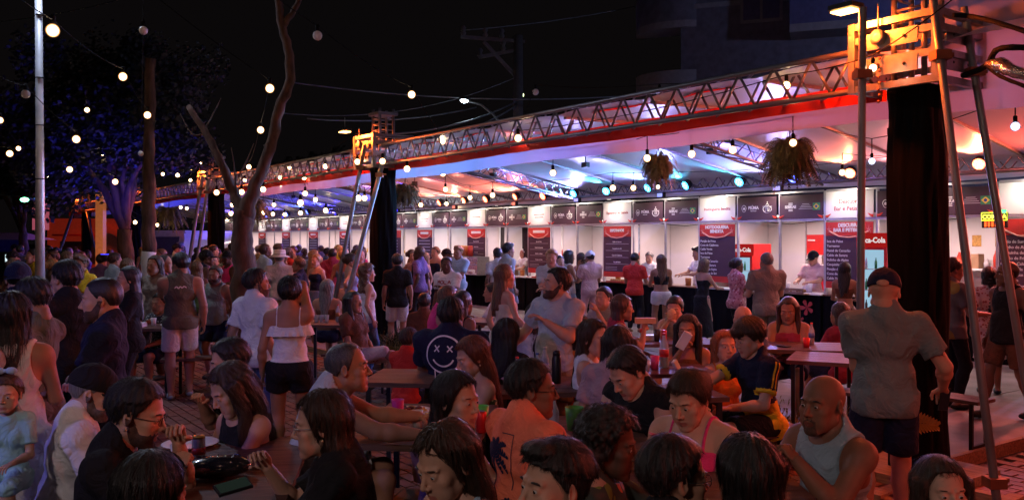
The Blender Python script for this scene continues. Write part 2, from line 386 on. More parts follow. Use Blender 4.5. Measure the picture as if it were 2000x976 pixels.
# wash lamps added on the rear truss to brighten roof and crowd
for i_, (r_, c_, e_, nm_) in enumerate([(-3, (1, .10, .06), 560, 'rightmost red'), (.8, (1, .11, .06), 560, 'red orange, right of the big tower'), (3.2, (1, .24, .24), 230, 'pink, behind the large fern'), (5.6, (.40, .36, 1), 480, 'lavender, left of the large fern'), (8.4, (.30, .34, 1), 540, 'lavender, below the small fern'), (11.0, (.38, .34, 1), 460, 'lavender, left of the small fern'), (13.4, (1, .22, .15), 300, 'salmon, over the lunch poster'), (16.2, (1, .22, .16), 280, 'salmon, nearest the second tower'), (19.5, (.09, .06, 1), 440, 'violet, just left of the second tower'), (24, (.08, .06, 1), 470, 'violet, second left of the second tower'), (29, (.09, .06, 1), 470, 'violet, third left of the second tower'), (34, (.2, .12, 1), 360, 'violet, at the far end of the tent')]):
    t_ = empty('wash_lamp', RW(r_, 5.42, 2.86), TH, label='small wash lamp on the rear truss, %s' % nm_, cat='wash lamp', group='wash lamps on the rear truss')
    MB().box((0, 0, 0), (.16, .08, .10)).build('housing', M_black, t_); MB().box((0, -.046, .0), (.13, .01, .07)).build('lens', emis('wash_lens_%d' % i_, c_, 1.5), t_)
    lamp('SPOT', 'wash_beam', (0, -.06, 0), e_*1.5, c_, t_, .08, (0, -2.2, .35), 150, .9)
for i_, (r_, c_, e_, nm_) in enumerate([(-1, (1, .14, .10), 170, 'red, right end'), (2.2, (1, .16, .14), 170, 'red, before the large fern'), (5.2, (.30, .22, 1), 190, 'violet, behind the large fern'), (8.2, (.20, .18, 1), 200, 'blue, behind the small fern'), (11.2, (.30, .2, 1), 190, 'violet, left of the small fern'), (14.6, (1, .22, .22), 180, 'pink, over the glass display'), (18, (.6, .2, .8), 180, 'magenta, at the second tower'), (22.5, (.16, .12, 1), 200, 'blue, left of the second tower'), (27.5, (.16, .12, 1), 200, 'blue, farther left'), (33, (.2, .12, 1), 200, 'blue, far left')]):  # second row of added lamps, tinting the rear band and fascia
    t_ = empty('wash_lamp', RW(r_, 3.3, 3.34), TH, label='small lamp under the roof, %s' % nm_, cat='wash lamp', group='wash lamps under the roof')
    MB().box((0, 0, 0), (.14, .08, .09)).build('housing', M_black, t_); MB().box((0, .046, .0), (.11, .01, .06)).build('lens', emis('wash_lens_b%d' % i_, c_, 1), t_); MB().beam((0, 0, .04), (0, 0, .16), .015).build('hook', M_black, t_)
    lamp('SPOT', 'wash_beam', (0, .06, 0), e_, c_, t_, .08, (0, 2.2, -.45), 130, .9)
# ---------------------------------------------------------------- stage (PAR) lamps on the rear truss
par = {}
def parlamp(px, py, col, nm, label, energy, aim):
    # find r on t=5.35 line from pixel x
    k = (px-1000)/F; t = 5.3
    # X=k*Y : (C1.x+A.x r+N.x t)=k(C1.y+A.y r+N.y t)
    r = (C1.x+N.x*t-k*(C1.y+N.y*t))/(k*A.y-A.x); p = RW(r, t, 0); p.z = H-(py-HY)/F*p.y
    t_ = empty('stage_lamp', p, TH, label=label, cat='stage lamp', group='stage lamps on the rear truss')
    q = Euler((R(28), 0, R(rnd.uniform(-20, 20)))).to_matrix()
    def tr(mb): mb.v = [tuple(q @ Vector(v)) for v in mb.v]; return mb
    tr(MB().lathe((0, .02, 0), [(.05, .10), (.085, .07), (.095, 0), (.09, -.02)], 16, 'Y')).build('lamp_can', M_black, t_)
    L = tr(MB().lathe((0, -.012, 0), [(.082, -.004), (.082, .004)], 16, 'Y')).build('lens', emis('par_'+nm, col, 9), t_)
    for i in range(7):
        a = i*PI/3; rr_ = .05 if i < 6 else 0
        tr(MB().lathe((rr_*math.cos(a), -.02, rr_*math.sin(a)), [(.02, -.003), (.014, .003)], 8, 'Y')).build('led', emis('led_'+nm, col, 26), L)
    MB().beam((0, .05, .08), (0, .05, .2), .02).build('hook', M_black, t_)
    lp = lamp('SPOT', 'stage_beam', (0, -.06, .03), energy, col, t_, .05, (0+aim[0], -.06+aim[1], aim[2]), 75, .7)
    return t_
CY = (.05, .55, .95); BL = (.06, .10, 1); RD = (1, .12, .05); OR = (1, .17, .07)
for px, py, c, nm, lab in [(1120, 378, CY, 'cyan', 'cyan stage lamp where the red row of lamps ends'), (1184, 373, CY, 'cyan', 'cyan stage lamp left of the small hanging fern'), (1265, 367, CY, 'cyan', 'cyan stage lamp directly under the small fern'), (1339, 362, CY, 'cyan', 'cyan stage lamp between the two hanging ferns'), (1444, 355, CY, 'cyan', 'cyan stage lamp left of the large fern'), (1549, 347, BL, 'blue', 'deep blue stage lamp under the large fern'),
        (858, 396, RD, 'red', 'red stage lamp nearest the second tower'), (906, 391, RD, 'red', 'second red stage lamp right of the second tower'), (948, 389, RD, 'red', 'third red stage lamp right of the second tower'), (1006, 384, RD, 'red', 'fourth red stage lamp right of the second tower'), (1060, 383, RD, 'red', 'small red stage lamp beside the cyan lamps'),
        (1660, 338, OR, 'orange', 'orange stage lamp left of the big tower'), (1912, 320, OR, 'orange', 'orange stage lamp right of the big tower')]:
    e = {'cyan': 330, 'blue': 300, 'red': 330, 'orange': 430}[nm]
    parlamp(px, py, c, nm, lab, e*1.3, (0, -1, .36))
for px, py in [(640, 412), (600, 414), (560, 418), (520, 420)]:
    parlamp(px, py, BL, 'blue', 'blue stage lamp far down the tent, %s of the bare tree' % {640: 'six trunk widths right', 600: 'four trunk widths right', 560: 'two trunk widths right', 520: 'just right'}[px], 420, (0, -1, .30))
# ================================================================ STALLS
M_post = mat('stall_post', (.55, .55, .57), .4, .5)
M_flagG = mat('flag_green', (.05, .30, .12), .5, var=0); M_flagY = mat('flag_yellow', (.75, .6, .06), .5, var=0); M_flagB = mat('flag_blue', (.04, .08, .3), .5, var=0)
M_grey = mat('grey_print', (.45, .42, .45), .6, var=0)
names = {19: ['El M'], 16: ['Descubra', 'Bar e Petiscos'], 13: ['Hotdogueria Bendita'], 10: ['Espetinhos do Gamela']}
menus = {19: 'EL M', 16: 'DESCUBRA\nBAR E PETISCOS', 13: 'HOTDOGUERIA\nBENDITA', 10: 'ESPETINHOS'}
items = ['Pastel de Camarão', 'Caldo de Sururu', 'Bolinho de Aipim', 'Casquinha de Siri', 'Porção de Fritas', 'Cone de Calabresa', 'Caldo Verde', 'Isca de Peixe', 'Torresmo', 'Água', 'Refri', 'Suco']
FZ0, FZ1 = 2.36, 2.84
def pepper(mb, x, z, s, fl=1):
    mb.tube([(x, -.031, z), (x+fl*.05*s, -.031, z+.015*s), (x+fl*.1*s, -.031, z+.05*s)], [.028*s, .02*s, .004*s], 6)
def stall(n0, idx):
    r0 = 5.57+(16-n0); near = n0 >= 4
    lab = {19: 'white food stall at the right edge behind the walking man', 16: 'white food stall with tall fridge and capped vendor next to the big tower', 13: 'white food stall with red door panel and small fridge', 10: 'white food stall where the man in the red tee orders', 7: 'white food stall with lunch poster and cap customer', 4: 'white food stall with glass display and white haired vendor', 1: 'white food stall just right of the second tower'}.get(n0)
    if not lab: lab = 'white food stall %s from the far left end of the row' % {-2: 'seventh', -5: 'sixth', -8: 'fifth', -11: 'fourth', -14: 'third', -17: 'second', -20: 'first'}[n0]
    S = empty('food_stall', RW(r0, 6.7, .11), TH, label=lab, cat='food stall', group='row of white food stalls')
    zb = -.11; W = 3.0; D = 2.2
    for x in (0, 1, 2):
        MB().box((x+.022, 0, (2.86+zb)/2) if x else (.0, 0, (2.86+zb)/2), (.04, .04, 2.86+zb)).build('post', M_post, S)
    def rail(z): MB().box((1.5, -.001, z+zb), (2.93, .034, .035)).build('rail', M_post, S)
    rail(FZ0-.018); rail(FZ1+.02)
    for x in range(3):
        MB().box((x+.5, D, (2.5+zb)/2), (.985, .02, 2.5+zb)).build('wall_panel', M_white, S)
        MB().box((x, D-.012, (2.5+zb)/2), (.03, .03, 2.5+zb)).build('wall_joint', M_post, S)
    for y in (0, 1): MB().box((.0, .05+D/2*y+.525, (2.5+zb)/2), (.02, 1.03, 2.5+zb)).build('side_panel', M_white, S)
    # fascia: name sign, plum sign, plum sign
    sg = MB().box((.5, -.028, (FZ0+FZ1)/2+zb), (.93, .012, FZ1-FZ0-.01)).build('name_sign', M_white, S)
    y_ = -.0365
    if n0 not in names:
        for q, w_ in ((.03, .42), (-.04, .36))[:1+(n0 % 2)]: MB().box((.5, y_, 2.60+zb+q), (w_, .003, .022)).build('name_line', M_ink, sg)
    for i, s_ in enumerate(names.get(n0, [])):
        text(s_, .105 if len(s_) < 15 else .082, M_ink, sg, (.5, y_, 2.60+zb+(.05 if len(names[n0]) > 1 else 0)-.125*i), bold=.001)
    s1 = MB().box((1.5, -.028, (FZ0+FZ1)/2+zb-.015), (.93, .012, FZ1-FZ0-.04)).build('sponsor_sign', M_dark, S)
    s2 = MB().box((2.5, -.028, (FZ0+FZ1)/2+zb-.015), (.93, .012, FZ1-FZ0-.04)).build('sponsor_sign', M_dark, S)
    z = 2.585+zb
    if near or n0 >= -14:
        text('PIÚMA', .085, M_print, s1, (1.42, y_, z+.01), bold=.003); text('PREFEITURA', .026, M_print, s1, (1.42, y_, z-.05))
        m_ = MB(); c = [(1.19+.055*math.sin(a)*(1 if math.cos(a) > -.2 else .8), y_, z+.065*math.cos(a)) for a in [i*2*PI/16 for i in range(17)]]; m_.tube(c, .006, 4, False)
        m_.ball((1.19, y_+.002, z), .028, 8, 4, (1, .15, 1)); m_.build('crest', M_print, s1)
        m_ = MB(); c = [(1.75+.10*math.sin(a), y_, z-.015+.075*math.cos(a)*(1 if math.cos(a) < 0 else .75)) for a in [i*2*PI/20 for i in range(21)]]; m_.tube(c, .008, 4, False)
        m_.tube([(1.64, y_, z+.03), (1.86, y_, z+.03)], .007, 4); m_.tube([(1.71, y_, z+.055), (1.75, y_, z+.085), (1.79, y_, z+.055)], .008, 4); m_.ball((1.75, y_, z+.11), .014, 8, 4, (1, .3, 1))
        for q in (-.03, -.005, .02): m_.box((1.75, y_+.003, z-.02+q), (.10, .004, .012))
        m_.build('pot_emblem', M_print, s1)
        text('SEBRAE', .072, M_print, s2, (2.28, y_, z), bold=.002, sx=1.05)
        m_ = MB()
        for q in (.045, .07, -.045, -.07): m_.box((2.28, y_+.003, z+q), (.09, .004, .013))
        m_.build('emblem_bars', M_print, s2)
        m_ = MB()
        for i in range(4): m_.box((2.61+.02*i*0, y_+.003, z+.05-.03*i), (.30-.05*(3-i), .004, .010))
        m_.build('print_lines', M_grey, s2)
        f = MB().box((2.84, y_, z+.0), (.15, .006, .13)).build('flag', M_flagG, s2)
        MB().add([(2.84-.065, y_-.005, z), (2.84, y_-.005, z-.055), (2.84+.065, y_-.005, z), (2.84, y_-.005, z+.055)], [(0, 1, 2, 3)]).build('flag_diamond', M_flagY, s2)
        MB().lathe((2.84, y_-.007, z), [(.026, -.001), (.026, .001)], 12, 'Y').build('flag_disc', M_flagB, s2)
        m_ = MB()
        for xx in (.04, .96, 1.04, 1.96, 2.04, 2.96): pepper(m_, xx, FZ0+.03+zb, 1.0, 1 if (xx*100) % 100 < 50 else -1)
        m_.build('pepper_print', mat('pepper_red', (.7, .05, .03), .5, var=0), S)
    # menu board
    mz0, mz1 = 1.12+zb, 2.29+zb
    if n0 > -15:
        wide = 1 if n0 != -2 else 2
        B = MB().box((.5*wide, -.03, (mz0+mz1)/2), (.93*wide, .012, mz1-mz0)).build('menu_board', M_dark, S)
        MB().box((.5*wide, -.039, mz1-.12), (.925*wide, .006, .24)).build('menu_header', M_menured, B); MB().box((.5*wide, -.039, mz0+.06), (.925*wide, .006, .12)).build('menu_footer', M_menured, B)
        m_ = MB(); m_.tube([(.12, -.045, mz1-.16), (.3, -.045, mz1-.25), (.5, -.045, mz1-.27), (.7, -.045, mz1-.25), (.88, -.045, mz1-.16)], .016, 5)
        for sx in (.11, .89):
            for a in range(5): m_.add([(sx, -.046, mz1-.13), (sx+.06*math.cos(a*1.26+.3), -.046, mz1-.13+.09*math.sin(a*1.26+.3)), (sx+.02*math.cos(a*1.26+.9), -.046, mz1-.13+.02*math.sin(a*1.26+.9))], [(0, 1, 2)])
        m_.build('pepper_garland', mat('garland_print', (.75, .35, .28), .6, var=0), B)
        if n0 in menus: text(menus[n0], .085, M_print, B, (.5*wide, -.046, mz1-.10), bold=.005)
        else: MB().box((.5*wide, -.044, mz1-.10), (.5, .003, .07)).build('title_line', M_print, B)
        if n0 in (16, 13, 19):
            for i in range(9): text(items[(i+n0) % 9], .062, M_print, B, (.06, -.042, mz1-.34-i*.082), align='LEFT', bold=.001)
        elif near:
            for i in range(4):
                zz = mz1-.36-i*.155; text(items[(i*2+n0) % 9], .045, M_print, B, (.5, -.042, zz), bold=.001)
                MB().box((.5, -.041, zz-.045), (.78, .003, .010)).build('menu_rule', M_grey, B)
            for i in range(3): MB().box((.3, -.041, mz0+.16+.035*i), (.4, .003, .010)).build('menu_rule', M_grey, B)
        else:
            for i in range(8): MB().box((.5*wide, -.041, mz1-.34-i*.10), (.7*wide, .003, .03)).build('menu_rule', M_grey, B)
    # counter with black cloth (pleated) and board top
    cz = .98+zb; m_ = MB(); m_.smooth = True; nn = 60; vs = []; fs = []
    for i in range(nn+1):
        x = .03+2.94*i/nn
        for z_ in (0, .5*cz, cz): vs.append((x, -.10+.012*math.sin(i*1.9)*(1-z_/cz)+.006*math.sin(i*.7), z_))
    for i in range(nn):
        for j in range(2): a = i*3+j; fs.append((a, a+3, a+4, a+1))
    m_.add(vs, fs)
    ct = m_.build('counter_cloth', M_blackcloth, S)
    MB().box((1.5, .13, cz+.012), (2.94, .5, .024)).build('counter_top', M_white if n0 in (4, 13, 7) else M_wood, S)
    MB().box((1.5, .2, cz/2), (2.9, .3, cz-.02)).build('counter_body', M_black, S)
    # lights: floods over the fascia
    for x, en in ((.45, 1), (1.95, 1)):
        f = MB().box((x, -.34, 2.93+zb), (.24, .16, .035)).build('flood_lamp', M_black, S)
        MB().box((x, -.34, 2.908+zb), (.21, .13, .008)).build('flood_lens', emis('white_lens', (1, .93, .85), 14), f)
        MB().beam((x, -.34, 2.95+zb), (x, -.02, 2.95+zb), .02).build('bracket', M_black, f)
        lamp('AREA', 'flood_glow', (x, -.34, 2.90+zb), 10.5, (1, .82, .70), f, .2, (x, -.12, 1.9), sy=.12)
    lamp('AREA', 'stall_light', (1.5, 1.0, 2.42+zb), 58, (1, .66, .64), S, 1.4, (1.5, 1.0, 0), sy=.12)
    tb = MB().tube([(.8, 1.0, 2.46+zb), (2.2, 1.0, 2.46+zb)], .014, 8).build('tube_lamp', emis('tube_white', (1, .9, .85), 4), S)
    return S
def stock(S, n0):
    rn = random.Random(n0+50); zc_ = .98-.11+.024
    wh = ['in the %s stall' % w for w in ('capped vendor\'s',)][0] if n0 == 16 else None
    sh = MB().box((1.9, 1.95, 1.35), (1.5, .36, .03)).build('back_shelf', M_white, S)
    for i in range(9):
        x = 1.25+.16*i; k = rn.randrange(4); h = rn.uniform(.12, .3)
        if k == 0: MB().box((x, 1.93, 1.365+h/2), (.13, .2, h)).build('carton', mat('carton%d' % (i % 3), [(.35, .22, .12), (.5, .08, .05), (.55, .5, .45)][i % 3], .7), sh)
        else: MB().lathe((x, 1.93, 1.365), [(.045, 0), (.05, h*.7), (.02, h), (.02, h*1.1)], 10).build('sauce_bottle', mat('sauce%d' % k, [(0, 0, 0), (.5, .04, .02), (.6, .4, .05), (.5, .5, .5)][k], .4), sh)
    MB().box((2.45, 1.9, .45), (.8, .5, .9)).build('back_counter', M_alu, S)
    for i in range(5):
        x = .25+.55*i+rn.uniform(-.1, .1); k = rn.randrange(3)
        if k == 0: MB().lathe((x, .18, zc_), [(.06, 0), (.07, .14), (.06, .16)], 12).build('napkin_pot', mat('jar%d' % (i % 3), [(.6, .25, .05), (.55, .2, .05), (.5, .05, .03)][i % 3], .3), S)
        elif k == 1: MB().box((x, .2, zc_+.09), (.24, .2, .18)).build('counter_box', mat('carton%d' % (i % 3), (.35, .22, .12)), S)
        else:
            for q in range(3): MB().lathe((x+.07*q, .15, zc_), [(.03, 0), (.04, .11+.03*q)], 10).build('cup_stack', M_print, S)
    MB().tube([(.02, 1.2, 2.3), (.8, 1.9, 2.2), (1.6, 2.1, 2.28), (2.9, 1.9, 2.2)], .008, 5).build('cable', M_cable, S)
    for (x, z, w_, h_) in ((2.2, 1.9, .22, .3), (1.7, 1.85, .16, .2)): MB().box((x+rn.uniform(-.3, .3), 2.18, z), (w_, .006, h_)).build('paper_notice', mat('notice%d' % (n0 % 3), [(.6, .6, .55), (.6, .35, .1), (.2, .35, .5)][n0 % 3], .7, var=.3, vs=30), S)
stalls = {}
for i, n0 in enumerate(range(19, -21, -3)): 
    stalls[n0] = stall(n0, i)
    if n0 > -9: stock(stalls[n0], n0)
def SW(n, t, z): return RW(5.57+(16-n), t, z)
M_flw = mat('flower_print', (.45, .05, .04), .6, var=.2)
for i, (n_, z_, r_) in enumerate([(15.15, .62, .13), (15.42, .55, .10), (15.7, .64, .14), (15.55, .40, .09), (15.0, .42, .08)]):
    m_ = MB(); c_ = Vector((n_-16+0, 0, 0)); x_ = 16-n_ if False else (n_-16)
    st = stalls[13]; xx = n_-13
    for k in range(5):
        a_ = k*2*PI/5+i; p0 = (xx, -.122, z_); pts = [p0]+[(xx+r_*f*math.cos(a_+d), -.122-.004*f, z_+r_*f*math.sin(a_+d)) for f, d in ((.55, -.42), (.95, -.30), (1.05, 0), (.95, .30), (.55, .42))]; m_.add(pts, [tuple(range(6))])
    m_.build('flower_print', M_flw, st)
# ---- fridges
M_fred = mat('fridge_red', (.55, .02, .02), .35, coat=.4)
def fridge(p, w, h, lab, e):
    t = empty('drinks_fridge', p, TH, label=lab, cat='fridge')
    MB().box((0, .3, h/2), (w, .56, h)).build('cabinet', M_fred, t)
    hd = MB().box((0, .0, h-.12), (w, .06, .24)).build('header', emis('backlit_red', (.75, .02, .02), .45), t)
    text('Coca-Cola', .14*w/.62, emis('backlit_white', (1, .85, .85), .8), hd, (0, -.036, h-.12), sx=.95, bold=.004)
    for (x, z, dx, dz) in [(-w/2+.025, (h-.24)/2, .05, h-.24), (w/2-.025, (h-.24)/2, .05, h-.24), (0, .06, w-.1, .12), (0, h-.26, w-.1, .03)]:
        MB().box((x, .0, z), (dx, .05, dz)).build('door_frame', M_fred, t)
    MB().box((0, .012, (h-.30)/2+.1), (w-.1, .012, h-.42)).build('door_glass', emis('fridge_glow', (.38, .62, .80), .85), t)
    st = MB()
    for i in range(int((h-.5)/.055)): st.box((-w/2+.085, -.0, .18+i*.055), (.03, .01, .03))
    st.build('led_strip', emis('led_strip_white', (.75, .95, 1), 3.2), t)
    for i in range(4):
        MB().box((.03, .0, .35+i*(h-.6)/4), (w-.2, .012, .012)).build('shelf', M_print, t)
    cols = [(.6, .03, .03), (.05, .3, .1), (.7, .3, .03), (.08, .05, .05), (.7, .7, .7)]
    for i in range(4):
        for k in range(4 if i < 3 else 3):
            if rnd.random() < .25: continue
            MB().lathe((-w/4+.03+k*w*.16, -.004, .36+i*(h-.6)/4), [(.022, 0), (.022, .11), (.008, .15), (.008, .18)], 8).build('drink_bottle', mat('soda%d' % ((i*3+k) % 5), cols[(i*3+k) % 5], .3), t)
    lamp('AREA', 'fridge_light', (0, -.06, h/2), e, (.6, .85, 1), t, w*.8, (0, -1, h/2), sy=h*.7)
fridge(RW(4.30, 6.15, .11), .54, 1.98, 'tall red drinks fridge with glowing glass door left of the big tower', 8)
fridge(SW(13.62, 7.3, .11), .52, 1.78, 'smaller red drinks fridge inside the stall with the red door', 5)
rp = empty('freezer', SW(14.5, 8.85, .11), TH, label='plain red freezer door panel inside the stall behind the bald man', cat='freezer')
MB().box((.06, -.1, 1.0), (.85, .06, 1.95)).build('door_leaf', M_fred, rp); MB().box((.40, -.14, 1.0), (.03, .03, .3)).build('handle', M_alu, rp); MB().box((-.25, -.133, 1.86), (.18, .008, .03)).build('badge', M_print, rp)
# ---- lunch poster, dark doorway curtain, glass display
po = empty('lunch_poster', SW(8.5, 8.5, 1.0), TH, label='colourful lunch poster hanging at the back of a stall', cat='poster')
MB().box((0, .3, .72), (1.0, .015, 1.15)).build('sheet', mat('poster_blue', (.45, .55, .72), .5), po); text('LUNCH', .20, mat('poster_red', (.6, .05, .05), .5, var=0), po, (-.12, .285, .85), bold=.01, rot=(R(90), R(-8), 0)); text('EXPRESS', .10, mat('poster_green', (.06, .3, .1), .5, var=0), po, (-.1, .285, .68), bold=.006, rot=(R(90), R(-8), 0))
MB().lathe((.30, .285, .95), [(.16, -.004), (.16, .004)], 24, 'Y').build('badge', mat('poster_badge', (.25, .38, .6), .5), po)
cu = empty('doorway_curtain', SW(6.5, 7.2, .11), TH, label='dark curtain in the doorway behind the white haired vendor', cat='curtain')
m_ = MB(); m_.smooth = True; vs = []; fs = []
for i in range(41):
    for j in range(8): vs.append((-.48+.96*i/40, .03*math.sin(i*1.1)+.01*math.sin(i*.5+j*.6), 2.2*j/7))
for i in range(40):
    for j in range(7): a = i*8+j; fs.append((a, a+8, a+9, a+1))
m_.add(vs, fs); m_.build('cloth', mat('charcoal_curtain', (.05, .045, .05), .9), cu); MB().tube([(-.5, 0, 2.21), (.5, 0, 2.21)], .012).build('curtain_rail', M_alu, cu)
gd = empty('glass_display', SW(4.6, 6.35, 1.0), TH, label='glass pastry display on the white haired vendor\'s counter', cat='display case')
M_glass = mat('clear_glass', (.8, .85, .9), .05, var=0, alpha=.25)
for z in (0, .28, .5): MB().box((.0, .0, z), (1.5, .4, .015)).build('shelf', M_alu, gd)
MB().box((0, -.2, .25), (1.5, .006, .5)).build('glass_front', M_glass, gd)
for x in (-.75, .75): MB().box((x, 0, .25), (.012, .4, .5)).build('frame', M_alu, gd)
for i in range(16):
    MB().ball((-.65+(i % 8)*.18, rnd.uniform(-.1, .1), .05+.28*(i//8)), .065, 8, 5, (1.2, .9, .6)).build('pastry', mat('pastry%d' % (i % 3), [(.5, .24, .08), (.6, .35, .15), (.38, .16, .06)][i % 3], .6), gd)
for i in range(3):
    MB().lathe((-.35+i*.22, 0, .51), [(.07, 0), (.075, .28), (.05, .30)], 12).build('sauce_jar', mat('jar%d' % i, [(.6, .25, .05), (.55, .2, .05), (.5, .05, .03)][i], .3), gd)
# ================================================================ STRINGS OF BULBS
bm_lit = MB().ball((0, 0, 0), 1, 10, 8).mesh('bulb', M_bulb); bm_w = MB().ball((0, 0, 0), 1, 10, 8).mesh('bulb', M_bulbw); bm_off = MB().ball((0, 0, 0), 1, 12, 8).mesh('bulb', M_bulboff)
sock = MB().lathe((0, 0, 0), [(.012, .06), (.02, .05), (.02, .0), (.016, -.005)], 8).mesh('socket', M_cable)
SO_lit = []
def bulb(p, rad, parent, kind=0, cord=0):
    b = link('bulb', [bm_lit, bm_w, bm_off][kind], parent); b.location = p; b.scale = (rad,)*3
    k = rad/.045
    s = link('socket', sock, b); s.location = (0, 0, 1.0); s.scale = (k/rad,)*3
    if cord: rod('cord', Vector(p)+Vector((0, 0, rad+.05)), Vector(p)+Vector((0, 0, cord)), .006, M_cable, parent, 5)
    return b
def lstring(pts, label, rads=None, kinds=None, ext=(0, 0), cord=0, up=.10):
    t = empty('string_lights', pts[0], 0, label=label, cat='string lights', group='strings of festoon bulbs')
    P = [Vector(p)-Vector(pts[0]) for p in pts]; path = []
    for i, p in enumerate(P):
        rad = (rads[i] if rads else .045)*1.0; bulb(p, rad, t, kinds[i] if kinds else 0, cord)
    Q = [p+Vector((0, 0, cord if cord else up)) for p in P]
    if ext[0]: Q = [Q[0]+(Q[0]-Q[1]).normalized()*ext[0]+Vector((0, 0, .2))]+Q
    if ext[1]: Q = Q+[Q[-1]+(Q[-1]-Q[-2]).normalized()*ext[1]+Vector((0, 0, .3))]
    for a, b in zip(Q[:-1], Q[1:]): path += sag(a, b, .03*(b-a).length*.6, 6)[:-1]
    path.append(Q[-1]); MB().tube(path, .005, 5).build('wire', M_cable, t)
def S(*l): return [WP(px, py, Y) for px, py, Y in l]
lstring(S((-60, -60, 6), (103, 60, 8), (240, 150, 11), (288, 225, 14), (347, 342, 20), (390, 318, 22)), 'string of festoon bulbs from the top left corner towards the third tower', [.05, .062, .055, .06, .055, .06], ext=(3, 2))
lstring(S((-30, 150, 8), (50, 184, 10), (149, 272, 12), (225, 355, 17), (264, 434, 24)), 'string of festoon bulbs with an unlit bulb left of the pale pole', [.05, .05, .055, .06, .06], [0, 2, 0, 0, 0], ext=(2, 3))
lstring(S((-40, 225, 11), (0, 235, 13), (36, 290, 16), (134, 313, 20), (241, 331, 20), (297, 368, 18)), 'string of festoon bulbs crossing behind the pale pole at mid height', [.05, .05, .045, .055, .06, .06], ext=(2, 3))
lstring(S((-30, 290, 13), (19, 300, 14), (136, 331, 17), (307, 439, 26), (353, 405, 30), (365, 407, 30)), 'low string of festoon bulbs at the far left', [.05, .055, .062, .06, .06, .06], ext=(2, 3))
lstring(S((240, -40, 9), (527, 173, 10.5), (509, 254, 13), (486, 326, 18), (472, 375, 20)), 'string of festoon bulbs beside the bare tree trunk', [.05, .055, .055, .055, .055], ext=(3, 3))
lstring(S((620, 70, 9), (804, 185, 12), (864, 276, 13.5), (696, 272, 15.5), (548, 347, 19), (439, 349, 22)), 'string of festoon bulbs crossing above the second tower', [.05, .055, .055, .06, .055, .06], [2, 0, 0, 0, 0, 0], ext=(3, 2))
lstring(S((1288, 181, 10.2), (1046, 180, 12), (1012, 270, 11.8), (1536, 167, 8.2), (1705, 133, 6.9)), 'string of festoon bulbs along the front truss with two unlit bulbs', [.04, .045, .055, .042, .035], [2, 2, 0, 0, 0], ext=(3, 1))
lstring(S((795, 330, 13.6), (747, 315, 14.2), (698, 316, 15), (636, 325, 17), (594, 347, 18), (566, 327, 19), (550, 360, 20)), 'string of festoon bulbs clipped to the truss left of the second tower', [.055]*7, ext=(0, 2))
lstring(S((275, 300, 14), (280, 60, 9)), 'hanging wire with one unlit bulb above the blue lit tree', [.045, .045], [2, 2], ext=(2, 2))
def T(px, py, z=2.93): return WP(px, py, (z-H)*F/(HY-py))
lstring([T(1983, 247, 2.95), T(1703, 315, 2.88), T(1549, 279), T(1431, 293), T(1351, 301), T(1264, 309), T(1080, 338), T(865, 339, 3.1)], 'string of pendant bulbs hanging along the tent front from the ferns to the second tower', [.04, .04, .04, .045, .045, .045, .05, .055], [1, 1, 0, 0, 0, 0, 0, 0], cord=.26)
lstring([T(1645, 337, 2.95), T(1742, 343, 2.9), T(1285, 365), T(1237, 367), T(1197, 367), T(962, 381), T(918, 386), T(870, 370)], 'string of pendant bulbs hanging deep under the tent above the stall customers', [.05, .05, .04, .055, .06, .06, .055, .05], [0, 1, 0, 0, 0, 0, 0, 0], cord=.28)
lstring([T(904, 402), T(872, 398), T(822, 400), T(712, 387), T(700, 387), T(616, 390), T(596, 378), T(587, 396)], 'string of pendant bulbs on both sides of the second tower', [.07, .055, .07, .07, .08, .06, .06, .09], cord=.28)
lstring([T(636, 411), T(587, 416), T(556, 419), T(535, 400), T(533, 418), T(514, 415), T(514, 370), T(472, 375)], 'string of pendant bulbs around the bare tree fork', [.09, .09, .08, .06, .08, .09, .06, .06], cord=.28)
lstring([T(451, 417), T(443, 429), T(454, 400), T(423, 376), T(384, 419)], 'string of pendant bulbs left of the bare tree over the far stalls', [.09, .08, .07, .06, .08], cord=.28)
for lab_, l_ in [('extra festoon string behind the pale pole, low', [(95, 345, 24), (150, 352, 25), (205, 385, 27), (258, 392, 28), (322, 398, 29)]), ('festoon string passing in front of the blue lit tree', [(170, 215, 16), (200, 300, 19), (262, 312, 21), (318, 340, 23), (372, 352, 25)]), ('festoon string over the far stalls left of the bare tree', [(430, 398, 24), (448, 372, 23), (478, 352, 21), (505, 338, 20)]), ('festoon string at the far left edge', [(-10, 330, 20), (60, 318, 21), (112, 300, 22), (168, 338, 25)])]:
    lstring(S(*l_), lab_, [.05]*len(l_), ext=(1, 1))
# bulb strings added out of view to brighten the nearest people
for i_, (pts_, lab_) in enumerate([([(-4.5, 2.2, 3.9), (-2.8, 2.8, 3.7), (-1.0, 3.3, 3.65), (.8, 3.8, 3.7), (2.6, 4.4, 3.9)], 'string of festoon bulbs over the nearest tables, above the photo'), ([(-5, 5.2, 4.6), (-3, 5.4, 4.5), (-1, 5.6, 4.5), (1, 5.6, 4.5), (2.6, 5.4, 4.6)], 'second string of festoon bulbs over the nearest tables, above the photo'), ([(-3.5, -1, 3.8), (-1.5, -.8, 3.7), (.5, -.8, 3.7), (2.5, -.9, 3.8)], 'string of festoon bulbs behind the photographer')]):
    lstring([Vector(p) for p in pts_], lab_, ext=(1, 1))
    for p in pts_:
        lamp('POINT', 'bulb_light', (p[0], p[1], p[2]-.06), 2.4, (1, .46, .38), None, .045)
